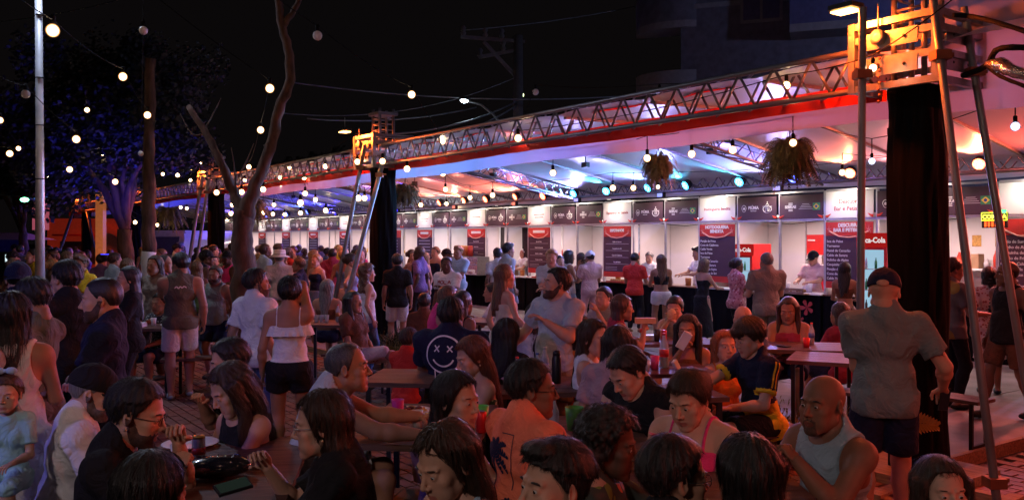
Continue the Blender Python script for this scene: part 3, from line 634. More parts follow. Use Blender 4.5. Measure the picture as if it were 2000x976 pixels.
# ================================================================ HANGING FERNS
M_leaf = mat('fern_leaf', (.10, .085, .025), .5, var=.5, vs=20, col2=(.20, .15, .05)); M_pot = mat('fern_pot', (.03, .03, .03), .7)
def fern(p, rad, n, label, leafm, seed):
    rn = random.Random(seed); t = empty('hanging_fern', p, 0, label=label, cat='plant', group='hanging ferns')
    MB().lathe((0, 0, 0), [(.07, -.10), (.12, .02), (.13, .03)], 14).build('pot', M_pot, t)
    hk = MB(); hk.tube([(0, 0, .03), (0, 0, .5), (.02, 0, .55), (.045, 0, .53), (.03, 0, .5)], .005, 5)
    for a in range(3): hk.tube([(.12*math.cos(a*2.1), .12*math.sin(a*2.1), .03), (0, 0, .42)], .003, 4)
    hk.build('hanger', M_cable, t)
    mb = MB()
    for i in range(n):
        a = rn.uniform(0, 2*PI); L = rad*rn.uniform(.75, 1.2); up = rn.uniform(.0, .75); rr_f = rn.random(); pts = []
        for j in range(13):
            u = j/12; x = L*(u**.75)*(.50+.45*rr_f); z = up*L*1.9*u*(1-.75*u)+up*.12 - L*(1.05-.35*rr_f)*u**2.2*(1-up*.6)
            pts.append(Vector((math.cos(a)*x, math.sin(a)*x, z+.05)))
        side = Vector((-math.sin(a), math.cos(a), 0)).lerp(Vector((rn.uniform(-1, 1), rn.uniform(-1, 1), rn.uniform(-.4, .4))), .4).normalized()
        for j in range(12):
            b = pts[j]; d = pts[j+1]-pts[j]; wl = .085*rad*1.7*math.sin(PI*(.12+.8*j/12))
            for sg in (-1, 1):
                for q in (.0, .5):
                    o = b+d*q; tip = o+side*sg*wl*rn.uniform(.8, 1.2)+d*.5-Vector((0, 0, wl*.3))
                    mb.add([o, o+d*.42, tip], [(0, 1, 2)])
    mb.build('fronds', leafm, t, kind='stuff')
    return t
fern(T(1543, 318, 2.98) if False else WP(1543, 318, 9.3), .33, 330, 'large drooping fern hanging under the tent roof left of the big tower', M_leaf, 1)
fern(WP(1287, 335, 11.4), .27, 260, 'smaller fern hanging under the roof above the cyan lamps', mat('fern_leaf_dry', (.20, .16, .04), .5, var=.5, vs=20, col2=(.32, .27, .08)), 2)
fern(WP(792, 385, 16.5), .38, 120, 'dark fern hanging just right of the second tower', M_leaf, 3)
fern(WP(497, 412, 19), .42, 110, 'fern hanging behind the bare tree trunk', M_leaf, 5)
fern(WP(330, 425, 26), .55, 100, 'round fern with glowing bulbs hanging at the far left end of the tent', mat('fern_leaf_dry', (.2, .16, .04)), 6)
# ================================================================ NEON SIGN
nz = WP(1941, 430, 12.6); ns = empty('neon_sign', nz, TH, label='yellow and red lit sign reading COMIDA hanging by the right stall', cat='sign')
MB().box((0, .03, 0), (.36, .02, .22)).build('back_board', M_black, ns)
text('COMIDA', .085, emis('neon_yellow', (1, .85, .08), 2.6), ns, (0, .012, .05), bold=.004, depth=.004)
[MB().box((-.125+.05*q, .012, -.055), (.028, .01, .075)).build('neon_bar', emis('neon_red', (1, .10, .02), 2.6), ns) for q in range(6)]
m_ = MB(); m_.tube([(-.18, .012, .11), (.18, .012, .11), (.18, .012, 0), (-.18, .012, 0), (-.18, .012, .11)], .006, 5); m_.build('neon_border', emis('neon_yellow2', (.8, .95, .05), 3), ns)
MB().box((.12, .012, .125), (.09, .01, .05)).build('neon_leaf', emis('neon_green', (.05, .9, .25), 3), ns)
MB().beam((0, .03, .12), (0, .03, .6), .008).build('hanger', M_cable, ns)
# ================================================================ TREES, POLES, BUILDING, FAR LEFT
M_bark = mat('bark', (.10, .055, .038), .9, var=.55, vs=12, stretch=(1, 1, .3), bump=1, bs=26)
def limb(mb, p, r, n=9, seed=0):
    pts = [Vector(q) for q in p]; fine = []; rf = []
    for i in range(len(pts)-1):
        for j in range(4):
            u = j/4; p0 = pts[max(i-1, 0)]; p1 = pts[i]; p2 = pts[i+1]; p3 = pts[min(i+2, len(pts)-1)]
            q = .5*((2*p1)+(-p0+p2)*u+(2*p0-5*p1+4*p2-p3)*u*u+(-p0+3*p1-3*p2+p3)*u**3); q = q+Vector((math.sin(i*5+j*2.3+seed), math.cos(i*3+j*1.7+seed), 0))*r[i]*.16
            fine.append(q); rf.append((r[i]+(r[i+1]-r[i])*u)*(1+.07*math.sin(i*7+j*3.1+seed)))
    fine.append(pts[-1]); rf.append(r[-1]); mb.tube(fine, rf, n)
Yt = 12.0
bt = empty('bare_tree', (WP(478, 0, Yt).x, Yt, 0), 0, label='bare leafless tree with forked trunk left of the second tower', cat='tree')
o_ = Vector(bt.location)
def L_(*l): return [WP(px, py, Yt+dy)-o_ for px, py, dy in l]
m_ = MB(); limb(m_, [(-.02, 0, 0)]+L_((478, 560, 0), (474, 470, 0), (476, 410, 0)), [.21, .165, .14, .13], 12); m_.build('trunk', M_bark, bt)
m_ = MB(); limb(m_, L_((478, 425, 0), (500, 360, 0), (528, 290, 0), (545, 215, -.1), (566, 155, -.2), (562, 95, -.2), (548, 40, -.2), (540, -40, -.2)), [.125, .085, .075, .070, .066, .06, .052, .045], 10); m_.build('limb', M_bark, bt)
m_ = MB(); limb(m_, L_((474, 425, 0), (456, 375, .1), (432, 320, .1), (405, 265, .2), (368, 208, .3)), [.105, .07, .058, .05, .038], 10, 3); m_.build('limb', M_bark, bt)
m_ = MB(); limb(m_, L_((553, 50, -.2), (575, 20, -.1), (592, -20, 0)), [.05, .04, .035], 8); limb(m_, L_((398, 258, .2), (415, 225, .3), (432, 192, .3)), [.014, .009, .004], 5); limb(m_, L_((395, 262, .2), (375, 262, .2), (352, 222, .3)), [.014, .009, .004], 5); limb(m_, L_((462, 380, 0), (458, 330, 0), (452, 288, 0)), [.016, .01, .004], 5)
limb(m_, L_((466, 345, 0), (480, 318, 0), (496, 280, 0)), [.014, .01, .004], 5); limb(m_, L_((517, 285, 0), (528, 275, -.1)), [.02, .01], 5); limb(m_, L_((566, 165, -.2), (574, 155, -.2)), [.03, .02], 5)
m_.build('branches', M_bark, bt)
# blue lit leafy tree
M_leaf2 = mat('night_leaf', (.022, .028, .03), .6, var=.4, vs=3)
def leafy(px, Y, base_w, crown, label, seed, nleaf, lm, limbs=7, cat='tree', lsz=.16):
    rn = random.Random(seed); x0 = (px-1000)/F*Y; t = empty('leafy_tree', (x0, Y, 0), 0, label=label, cat=cat)
    cl = []
    m_ = MB(); fork = Vector((.1, 0, 2.2)); limb(m_, [(0, 0, 0), (.12, 0, 1.1), fork], [base_w, base_w*.8, base_w*.7], 9)
    for i in range(limbs):
        a, b_, c_ = crown[i % len(crown)]; e = WP(a, b_, Y+c_)-Vector((x0, Y, 0)); e += Vector((rn.uniform(-.4, .4), rn.uniform(-.5, .5), rn.uniform(-.3, .3)))
        mid = fork.lerp(e, .45)+Vector((rn.uniform(-.3, .3), rn.uniform(-.3, .3), .2)); limb(m_, [fork, mid, e], [base_w*.5, base_w*.28, base_w*.08], 7, i)
        for k in range(3):
            s_ = mid.lerp(e, rn.uniform(0, .8)); q = s_+Vector((rn.uniform(-1, 1), rn.uniform(-1, 1), rn.uniform(.2, 1))); limb(m_, [s_, q], [base_w*.1, base_w*.03], 5)
            cl.append((q, .8))
        cl.append((e, 1.0))
    m_.build('trunk', M_bark, t)
    for a, b_, c_ in crown: cl += [(WP(a, b_, Y+c_)-Vector((x0, Y, 0))+Vector((rn.gauss(0, .5), rn.gauss(0, .6), rn.gauss(0, .4))), rn.uniform(.5, 1)) for _ in range(3)]
    n = nleaf; ci = [rn.randrange(len(cl)) for _ in range(n)]; V = []; Fc = []
    for i in range(n):
        c, s = cl[ci[i]]; d = Vector((rn.gauss(0, 1), rn.gauss(0, 1), rn.gauss(0, .7))); d = d.normalized()*s*rn.random()**.4*.9; p = c+d
        u = Vector((rn.uniform(-1, 1), rn.uniform(-1, 1), rn.uniform(-.6, .6))).normalized()*lsz*rn.uniform(.6, 1.2); v = u.orthogonal().normalized()*lsz*.35
        k = len(V); V += [p-u*.5, p+v, p+u*.5, p-v]; Fc.append((k, k+1, k+2, k+3))
    mb = MB(); mb.v = [tuple(v) for v in V]; mb.f = Fc; mb.build('crown', lm, t, kind='stuff'); return t
bl = leafy(235, 19, .22, [(110, 250, 0), (160, 190, 1), (215, 130, 0), (260, 150, 1), (320, 190, 0), (340, 250, 0), (320, 285, 1), (300, 270, 0), (230, 260, -1), (170, 290, 0), (200, 320, 1), (120, 310, 1), (70, 290, 1), (250, 210, 0)], 'large leafy tree lit deep blue from below, left of the third tower', 3, 26000, M_leaf2, 6, lsz=.13)
for i, (px, py, Y, tx, ty) in enumerate([(205, 500, 16.6, 200, 250), (300, 505, 17.2, 330, 300), (255, 500, 21, 250, 300)]):
    p = WP(px, py, Y); t_ = empty('uplight', p, 0, label='blue uplight %s the blue lit tree' % ['left below', 'right below', 'behind'][i], cat='uplight')
    MB().lathe((0, 0, 0), [(.06, -.1), (.09, .02), (.08, .03)], 12).build('housing', M_black, t_); MB().lathe((0, 0, .035), [(.075, -.003), (.075, .003)], 12).build('lens', emis('par_blue2', (.05, .05, 1), 4), t_)
    lamp('SPOT', 'blue_beam', (0, 0, .06), 380, (.035, .03, 1), t_, .08, WP(tx, ty, 19)-p, 75, .7)
leafy(40, 30, .2, [(20, 250, 0), (60, 330, 0), (100, 360, 0), (10, 330, 1), (-30, 280, 0)], 'dark tree behind the green lamp at the far left', 8, 6000, M_leaf2, 6, lsz=.22)
leafy(600, 46, .2, [(560, 330, 0), (620, 345, 2), (680, 320, 0), (520, 370, 0)], 'dark tree far behind the tent', 9, 3000, mat('dark_leaf', (.02, .02, .015), .7), 4, lsz=.3)
# white banded trunk
Y = 16; tp = empty('palm_trunk', (WP(291, 0, Y).x, Y, 0), 0, label='straight trunk with white painted base right of the blue lit tree', cat='tree')
m_ = MB(); limb(m_, [(0, 0, 1.75), (0, 0, 2.6), (.0, 0, 3.6), (.03, 0, 5.3)], [.125, .12, .10, .095], 12); m_.build('trunk', M_bark, tp)
m_ = MB(); limb(m_, [(0, 0, 0), (0, 0, .9), (0, 0, 1.76)], [.17, .14, .128], 12); m_.build('painted_base', mat('lime_wash', (.7, .68, .68), .8, var=.1), tp)
# pale pole with lamp above the frame
Y = 12.5; pp = empty('lamp_pole', (WP(78, 0, Y).x, Y, 0), 0, label='tall pale metal pole near the left edge', cat='pole')
MB().tube([(0, 0, 0), (0, 0, 2.6), (-.0, 0, 3.2), (-.03, 0, 6.6)], [.068, .062, .055, .045], 14).build('post', mat('pale_paint', (.55, .56, .58), .45, .3), pp)
hd = MB().box((.25, -.3, 6.6), (.3, .7, .09)).build('lamp_head', M_blackmetal, pp); MB().box((.25, -.35, 6.55), (.22, .5, .012)).build('lamp_lens', emis('street_white', (.85, .92, 1), 10), hd)
for z in (2.0, 2.85, 3.62, 4.3, 5.2): MB().lathe((0, 0, z), [(.062, -.008), (.062, .008)], 12).build('strap', M_black, pp)
lamp('AREA', 'pole_light', (.25, -.35, 6.5), 150, (.62, .72, 1), pp, .5, (1.2, -6, 0))
# street lamp and utility pole behind the truss
Y = 28; up = empty('utility_pole', (WP(1012, 0, Y).x, Y, 0), 0, label='dark utility pole with crossarms above the tent truss', cat='utility pole')
def U(px, py, dy=0): return WP(px, py, Y+dy)-Vector(up.location)
M_conc = mat('concrete', (.05, .048, .048), .85, var=.2)
MB().tube([(0, 0, 0), U(1012, 70)], [.2, .15], 10).build('pole', M_conc, up)
for a, b in (((900, 72), (1025, 82)), ((935, 112), (1010, 98)), ((945, 82), (1008, 150))): MB().beam(U(*a, -.2), U(*b), .10, .10).build('crossarm', M_conc, up)
for px, py in ((905, 60), (948, 64), (980, 66), (938, 104), (983, 90)): MB().lathe(U(px, py, -.2), [(.05, -.16), (.09, -.08), (.05, 0), (.09, .08), (.04, .16)], 8).build('insulator', M_conc, up)
Y = 26; sl = empty('street_lamp', (WP(980, 0, Y).x, Y, 0), 0, label='lit white street lamp on a curved arm above the truss', cat='street lamp')
def U2(px, py, dy=0): return WP(px, py, Y+dy)-Vector(sl.location)
MB().tube([(0, 0, 0), U2(984, 250), U2(965, 225), U2(940, 205), U2(915, 198)], [.06, .05, .04, .035, .03], 8).build('arm', M_conc, sl)
MB().ball(U2(907, 196), .10, 12, 8, (1.2, 1, .8)).build('lamp_lens', emis('street_lens', (.75, .92, 1), 30), sl); MB().ball(U2(909, 193), .12, 12, 8, (1.5, 1, .55)).build('lamp_hood', M_blackmetal, sl)
lamp('SPOT', 'street_light', U2(907, 199), 500, (.7, .88, 1), sl, .2, U2(907, 400), 150)
Y = 34; s2 = empty('small_lamp', WP(1019, 186, Y), 0, label='tiny greenish lamp right of the street lamp', cat='lamp'); MB().ball((0, 0, 0), .09).build('bulb', emis('green_white', (.8, 1, .5), 4), s2); MB().beam((0, 0, .1), (0, 0, .4), .03).build('bracket', M_conc, s2)
# overhead wires
M_wire = mat('overhead_wire', (.12, .13, .14), .5, .4)
def wire(a, b, s, label, r=.02): 
    a = WP(*a); b = WP(*b); w_ = MB().tube([p-a for p in sag(a, b, s, 16)], r, 5).build('overhead_wire', M_wire); w_.location = a
    tag(w_, label, 'wire', 'overhead wires')
wire((-100, 48, 22), (300, -20, 22), .2, 'wire crossing the pale pole at the top left', .012)
wire((560, 160, 24), (1420, 165, 30), .5, 'long wire passing through the utility pole')
wire((760, 262, 20), (1010, 198, 28), .2, 'upper of the two bright cables below the street lamp', .022)
wire((790, 285, 19), (1010, 205, 28), .2, 'lower of the two bright cables below the street lamp', .025)
wire((600, 232, 24), (930, 210, 28), .2, 'thin wire left of the street lamp')
wire((540, 220, 24), (1010, 150, 28), .5, 'thin dim wire above the second tower', .012)
wire((900, 60, 28), (1500, -60, 36), .4, 'dim wire climbing right from the utility pole', .015)
wire((-50, 375, 26), (250, 385, 26), .1, 'wire passing behind the pale pole near the green lamp', .014)
# black cables at the right tower
for i, (l, r_, lab) in enumerate([([(1860, 30, 6.6), (1900, 33, 6.5), (1960, 48, 6), (2040, 75, 5.6)], .018, 'black cable leaving the big tower at its top'), ([(1880, 148, 6.6), (1925, 130, 6.4), (1945, 100, 6.2), (1975, 93, 6), (2060, 96, 5.8)], .022, 'black cable looping from the big tower to the right edge'), ([(1925, 128, 6.4), (1955, 150, 6.2), (2000, 168, 6), (2040, 185, 5.9)], .014, 'thin cable under the foil wrapped pipe')]):
    P = [WP(*q) for q in l]; m_ = MB(); limb(m_, [p-P[0] for p in P], [r_]*len(P), 7); o = m_.build('power_cable', M_cable); o.location = P[0]; tag(o, lab, 'cable', 'black power cables')
P = [WP(1928, 124, 6.35), WP(1955, 128, 6.2), WP(1985, 141, 6.05), WP(2040, 156, 5.9)]; m_ = MB(); limb(m_, [p-P[0] for p in P], [.02, .055, .04, .05], 12); o = m_.build('foil_pipe', mat('foil', (.7, .68, .68), .22, .9, bump=1, bs=25)); o.location = P[0]; tag(o, 'silver foil wrapped pipe right of the big tower', 'pipe')
# ---------------- apartment building
BY = 30.0
bd = empty('apartment_building', (WP(1330, 0, BY).x, BY, 0), R(-20), label='dark brick apartment block with curved balconies behind the tent', cat='building')
M_brick = mat('dark_tile', (.045, .045, .06), .6, var=.3, vs=4, bump=.3, bs=20); M_conc2 = mat('balcony_concrete', (.10, .095, .10), .8)
sx = BY/F
def bx(px): return (px-1330)*sx
def bz(py): return H-(py-HY)*sx
wl = MB(); wl.box((7.5, 3, 7), (15, 6, 14.0)); wl.build('wall', M_brick, bd)
for i, (z0) in enumerate([bz(180), bz(48), bz(48)+3.0]):
    for (cx, w_, n_) in ((-.2, 1.6, 1),):
        m_ = MB(); prof = [(cx+w_*1.0*math.cos(a), 1.2-1.35*math.sin(a)) for a in [PI*k/14 for k in range(15)]]
        V = [(x, y, z0-.12) for x, y in prof]+[(x, y, z0+.12) for x, y in prof]; Fc = [(k, k+1, k+16, k+15) for k in range(14)]+[tuple(range(14, -1, -1)), tuple(range(15, 30))]
        m_.add(V, Fc); slab = m_.build('balcony_slab', M_conc2, bd)
        m_ = MB(); V = [(x, y, z0+.12) for x, y in prof]+[(x, y, z0+(1.15 if i else .75)) for x, y in prof]; m_.add(V, [(k, k+1, k+16, k+15) for k in range(14)]); m_.smooth = True; m_.build('parapet', M_brick if i else M_conc2, slab)
for (a, b_, c, d) in [(1443, 1520, -40, 57), (1443, 1520, -260, -150)]:
    w2 = MB().box((bx((a+b_)/2), -.02, (bz(c)+bz(d))/2), ((b_-a)*sx, .06, (d-c)*sx)).build('window', M_conc2, bd)
    for k in range(2): MB().box((bx(a+(b_-a)*(.27+.46*k)), -.06, (bz(c)+bz(d))/2), ((b_-a)*sx*.40, .02, (d-c)*sx*.88)).build('pane', mat('night_glass', (.05, .05, .10), .12), w2)
for (a, b_, c, d) in [(1535, 1760, 20, 88)]:
    rl = MB().box((bx((a+b_)/2), -.6, bz(d)), ((b_-a)*sx, 1.2, .25)).build('balcony_slab', M_conc2, bd); gl = MB().box((bx((a+b_)/2), -1.16, (bz(c)+bz(d))/2), ((b_-a)*sx, .04, (d-c)*sx)).build('balcony_front', mat('night_glass', (.05, .05, .10), .12), rl)
    MB().box((bx((a+b_)/2), -1.16, bz(c)), ((b_-a)*sx, .08, .08)).build('handrail', M_conc2, rl)
for i in range(6): MB().box((7.5, -.012, bz(180)+i*3-.1), (15, .03, .16)).build('floor_band', M_conc2, bd)
# ---------------- far left: kiosk, banner, van, blue canopy, green lamp
ks = empty('red_kiosk', WP(160, 505, 42)*1.0, R(8), label='red kiosk lit from inside behind the crowd at left', cat='kiosk'); ks.location.z = 0
k_ = 42/F
MB().box((0, 1.2, 1.5), (3.2, 2.2, 3.0)).build('body', mat('kiosk_red', (.55, .03, .02), .5, emit=(.9, .06, .02), es=.10), ks)  # body glows by itself, in place of light from inside
MB().box((0, -.3, 2.2), (2.2, .8, .08)).build('awning', M_red, ks); cnt = MB().box((0, .05, 1.35), (2.0, .06, 1.1)).build('serving_hatch', mat('hatch_dark', (.06, .03, .02), .6), ks)
MB().lathe((1.15, .05, 1.75), [(.55, -.03), (.55, .03)], 24, 'Y').build('round_logo', mat('logo_tan', (.35, .16, .08), .5), ks)
MB().box((-1.9, .1, 3.2), (.75, .06, 1.5)).build('lit_sign', mat('sign_face', (.3, .05, .1), .5, emit=(.5, .10, .15), es=.6), ks); MB().box((-1.9, .07, 3.9), (.6, .03, .3)).build('sign_band', emis('sign_blue', (.1, .3, 1), 1), ks)
bn = empty('orange_column', WP(197, 505, 33), 0, label='orange lit square column beside the blue lit tree', cat='column'); bn.location.z = 0
MB().box((0, 0, 1.9), (.28, .28, 3.8)).build('shaft', mat('orange_paint', (.6, .25, .08), .6, emit=(1, .28, .08), es=.25), bn); MB().box((0, 0, 3.85), (.36, .36, .1)).build('cap', M_conc, bn)  # orange light on the shaft is put into its colour and glow
vn = empty('white_van', WP(305, 505, 34), R(-12), label='white van parked far behind the crowd', cat='van'); vn.location.z = 0
M_van = mat('van_paint', (.42, .43, .47), .35, coat=.4)
prof = [(-1.1, .35), (-1.1, 1.2), (-.95, 2.0), (-.8, 2.35), (.8, 2.35), (.95, 2.0), (1.1, 1.2), (1.1, .35)]
m_ = MB(); V = [(x, 0, z) for x, z in prof]+[(x*.98, 4.5, z) for x, z in prof]; nP = 8; m_.add(V, [tuple(range(7, -1, -1)), tuple(range(8, 16))]+[(k, k+1, k+9, k+8) for k in range(7)]); m_.v = [(x, (y if z < 1.3 else max(y, .55*(z-1.2))), z) for x, y, z in m_.v]; m_.build('body', M_van, vn)
m_ = MB(); m_.quad((-.85, .02, 1.28), (.85, .02, 1.28), (.72, .46, 2.1), (-.72, .46, 2.1)); m_.build('windscreen', mat('night_glass', (.05, .05, .1)), vn)
for s_ in (-1, 1):
    MB().box((s_*.85, -.03, .85), (.3, .06, .22)).build('headlight', M_glass, vn)
    for y in (.8, 3.6): MB().lathe((s_*1.02, y, .34), [(.34, -.1), (.34, .1)], 16, 'X').build('wheel', M_black, vn)
cp = empty('blue_canopy', WP(30, 505, 34), 0, label='blue market canopy with white roof at the left edge', cat='canopy'); cp.location.z = 0
m_ = MB(); V = [(-2.6, -1.2, 1.98), (1.0, -1.2, 1.98), (1.0, 1.2, 1.98), (-2.6, 1.2, 1.98), (-2.0, 0, 2.25), (.4, 0, 2.25)]; m_.add(V, [(0, 1, 5, 4), (1, 2, 5), (2, 3, 4, 5), (3, 0, 4)]); m_.build('roof', mat('canopy_white', (.4, .42, .5), .7), cp)
MB().box((-.8, -1.2, 1.75), (3.6, .03, .45)).build('valance', mat('canopy_blue', (.04, .05, .4), .7), cp)
for x in (-2.5, -.8, .95): MB().tube([(x, -1.2, 0), (x, -1.2, 2)], .03).build('leg', M_alu, cp)
for i in range(5): MB().box((-2.1+i*.55, -.6, 1.25), (.24, .1, .32)).build('lit_pane', emis('booth_white', (.7, .9, .95), 1.2), cp)
gr = empty('green_lamp', WP(48, 390, 24), 0, label='small green lamp glowing on the tree at the far left', cat='lamp')
MB().ball((0, 0, 0), .09, 10, 6, (1.3, 1, .7)).build('lens', emis('green_lens', (.15, 1, .45), 12), gr); MB().beam((0, .1, .05), (.1, .4, .0), .06).build('bracket', M_black, gr)
lamp('SPOT', 'green_beam', (.15, -.2, 0), 60, (.1, 1, .3), gr, .1, (1, .6, 1.1), 90)
# plants at the tower feet
def shrub(p, rad, n, m, label, seed, h=.35):
    rn = random.Random(seed); mb = MB(); 
    for i in range(n):
        a = rn.uniform(0, 2*PI); q = rad*rn.random()**.5; b = Vector((q*math.cos(a)*1.7, q*math.sin(a), .02)); d = Vector((math.cos(a)*.5, math.sin(a)*.5, 1)).normalized(); L = h*rn.uniform(.5, 1.1)
        sd = Vector((rn.uniform(-1, 1), rn.uniform(-1, 1), .2)).normalized()
        for j in range(6):
            o = b+d*L*j/6+Vector((math.cos(a), math.sin(a), -.6))*.10*(j/6)**2; tip = o+sd*.05*(1-(j/7))*(1 if j % 2 else -1)+d*.05; mb.add([o-sd*.006, o+d*.04, tip], [(0, 1, 2)])
    t = empty('shrub', p, TH, label=label, cat='shrub', group='low shrubs at the tower feet'); mb.build('foliage', m, t, kind='stuff'); MB().lathe((0, 0, 0), [(rad*1.0, 0), (rad*.6, .05)], 12).build('soil', mat('soil', (.04, .025, .015), .9), t)
M_shr = mat('shrub_leaf', (.16, .13, .03), .6, var=.4, vs=10, col2=(.26, .22, .06))
shrub(RW(8.4, -.5, .11), .42, 1500, M_shr, 'pale feathery shrub at the foot of the second tower', 1)
shrub(RW(9.3, -.3, .11), .4, 1300, mat('shrub_dark', (.05, .06, .02), .6), 'darker shrub behind the pale one at the second tower', 2, .45)
shrub(RW(1.0, -.35, .0), .35, 1000, M_shr, 'low shrub behind the bald man near the big tower', 3, .55)
# croton leaf by the big tower
lf = empty('leafy_branch', WP(1800, 870, 6.35), 0, label='yellow lobed leaf sticking out in front of the black tower cloth', cat='plant')
m_ = MB(); M_yl = mat('yellow_leaf', (.38, .24, .03), .5, var=.3)
sp = [WP(1776, 842, 6.35), WP(1800, 822, 6.33), WP(1832, 832, 6.3)]
for i in range(9):
    u = i/8; p = WP(1778+50*u, 826-3*u+8*u*u, 6.33)-Vector(lf.location)
    for s_ in (-1, 1):
        d = Vector((.35+.2*u, 0, s_*(1-.3*u))).normalized(); L = .105*(1-.55*u); n_ = Vector((d.z, 0, -d.x))*.010
        m_.add([p-n_, p+n_, p+d*L*.7+n_*1.3+Vector((0, -.01, 0)), p+d*L, p+d*L*.6-n_*1.4], [(0, 1, 2, 3, 4)])
m_.build('lobed_leaf', M_yl, lf); MB().tube([WP(1770, 850, 6.36)-Vector(lf.location), WP(1778, 826, 6.34)-Vector(lf.location), WP(1830, 830, 6.33)-Vector(lf.location)], .004, 5).build('stem', M_yl, lf)
# wood pallet near bottom right
pl = empty('wooden_pallet', (WP(1880, 940, 6.3).x, 6.35, .026), TH+.1, label='low wooden pallet frame at the foot of the big tower', cat='pallet')
for y in (-.35, 0, .35): MB().box((0, y, .03), (1.0, .09, .06)).build('runner', M_rawwood, pl)
for x in (-.44, -.1, .25): MB().box((x, 0, .07), (.10, .8, .02)).build('slat', M_rawwood, pl)
# ---------------- fill floodlights added behind the camera, and a lamp added past the right edge
def fill_stand(x, y, z, col, e, aim, label, spot=110):
    t = empty('floodlight_stand', (x, y, 0), 0, label=label, cat='floodlight'); MB().tube([(0, 0, 0), (0, 0, z)], .03, 8).build('mast', M_steel, t)
    for a in range(3): MB().tube([(0, 0, .5), (.5*math.cos(a*2.1), .5*math.sin(a*2.1), 0)], .02, 6).build('leg', M_steel, t)
    MB().box((0, 0, z+.1), (.4, .18, .3)).build('housing', M_black, t)
    d = (Vector(aim)-Vector((x, y, z))).normalized(); lamp('SPOT', 'flood_beam', d*.22+Vector((0, 0, z+.1)), e, col, t, .16, Vector(aim)-Vector((x, y, 0)), spot, .8)
fill_stand(-6.8, .8, 4.8, (.24, .22, 1), 480, (-3.3, 6, 1.0), 'blue floodlight on a stand behind the photographer, left', 62)
fill_stand(-3.2, -2.4, 4.4, (1, .80, .78), 290, (.1, 4.6, 1.0), 'white floodlight on a stand behind the photographer, middle')
fill_stand(6.0, -.5, 2.9, (1, .15, .10), 400, (.8, 6, .3), 'red floodlight on a stand behind the photographer, right', 66)
rl_ = empty('street_lamp', (15, 20, 0), 0, label='street lamp past the right edge lighting the apartment block', cat='street lamp'); MB().tube([(0, 0, 0), (0, 0, 8)], .07, 8).build('pole', M_conc, rl_); MB().ball((0, 0, 8.1), .14).build('lamp_lens', emis('street_lens', (.75, .92, 1), 30), rl_)
lamp('POINT', 'street_glow', (0, .3, 7.9), 1500, (.45, .50, 1), rl_, .15)  # unseen lamp added to brighten the apartment block
# ================================================================ PEOPLE: body surfaces grown from signed distance fields
f32 = np.float32
def surfnets(Fd, org, h):
    Fd = Fd.copy(); Fd[0] = Fd[-1] = 1; Fd[:, 0] = Fd[:, -1] = 1; Fd[:, :, 0] = Fd[:, :, -1] = 1
    s = Fd < 0; nx, ny, nz = s.shape
    cnt = np.zeros((nx-1, ny-1, nz-1), np.int8)
    for a in (0, 1):
        for b in (0, 1):
            for c in (0, 1): cnt += s[a:nx-1+a, b:ny-1+b, c:nz-1+c]
    act = (cnt > 0) & (cnt < 8); I, J, K = np.nonzero(act)
    if len(I) == 0: return np.zeros((0, 3), f32), np.zeros((0, 4), np.int32)
    cv = {}
    for a in (0, 1):
        for b in (0, 1):
            for c in (0, 1): cv[(a, b, c)] = Fd[I+a, J+b, K+c]
    P = np.zeros((len(I), 3)); n = np.zeros(len(I))
    cs = list(cv)
    for p in cs:
        for ax in range(3):
            if p[ax] == 0:
                q = list(p); q[ax] = 1; q = tuple(q); v0 = cv[p]; v1 = cv[q]; m = (v0 < 0) != (v1 < 0)
                t = v0[m]/(v0[m]-v1[m]); pos = np.tile(np.array(p, float), (m.sum(), 1)); pos[:, ax] += t
                P[m] += pos; n[m] += 1
    P /= n[:, None]; V = (P+np.stack([I, J, K], 1))*h+org
    idx = -np.ones(act.shape, np.int32); idx[I, J, K] = np.arange(len(I)); Q = []
    for ax in range(3):
        sl0 = [slice(1, -1)]*3; sl1 = [slice(1, -1)]*3; sl0[ax] = slice(0, -1); sl1[ax] = slice(1, None)
        a = s[tuple(sl0)]; b = s[tuple(sl1)]; ch = a != b; i, j, k = np.nonzero(ch); fl = a[i, j, k]
        o = [i+1, j+1, k+1]; o[ax] = o[ax]-1; o1, o2 = [x for x in range(3) if x != ax]
        def g(d1, d2): q = [o[0].copy(), o[1].copy(), o[2].copy()]; q[o1] -= d1; q[o2] -= d2; return idx[q[0], q[1], q[2]]
        q = np.stack([g(1, 1), g(0, 1), g(0, 0), g(1, 0)], 1); 
        if ax == 1: fl = ~fl
        q[~fl] = q[~fl][:, ::-1]; Q.append(q)
    return V.astype(f32), np.concatenate(Q)
def npmesh(name, V, Q, mats, mi=None, smooth=True):
    me = bpy.data.meshes.new(name); me.vertices.add(len(V)); me.vertices.foreach_set('co', np.asarray(V, f32).ravel())
    k = Q.shape[1]; me.loops.add(len(Q)*k); me.loops.foreach_set('vertex_index', Q.astype(np.int32).ravel())
    me.polygons.add(len(Q)); me.polygons.foreach_set('loop_start', np.arange(0, len(Q)*k, k, dtype=np.int32))
    for m in mats: me.materials.append(m)
    if mi is not None: me.polygons.foreach_set('material_index', mi.astype(np.int32))
    me.polygons.foreach_set('use_smooth', np.full(len(Q), smooth)); me.update(calc_edges=True); return me
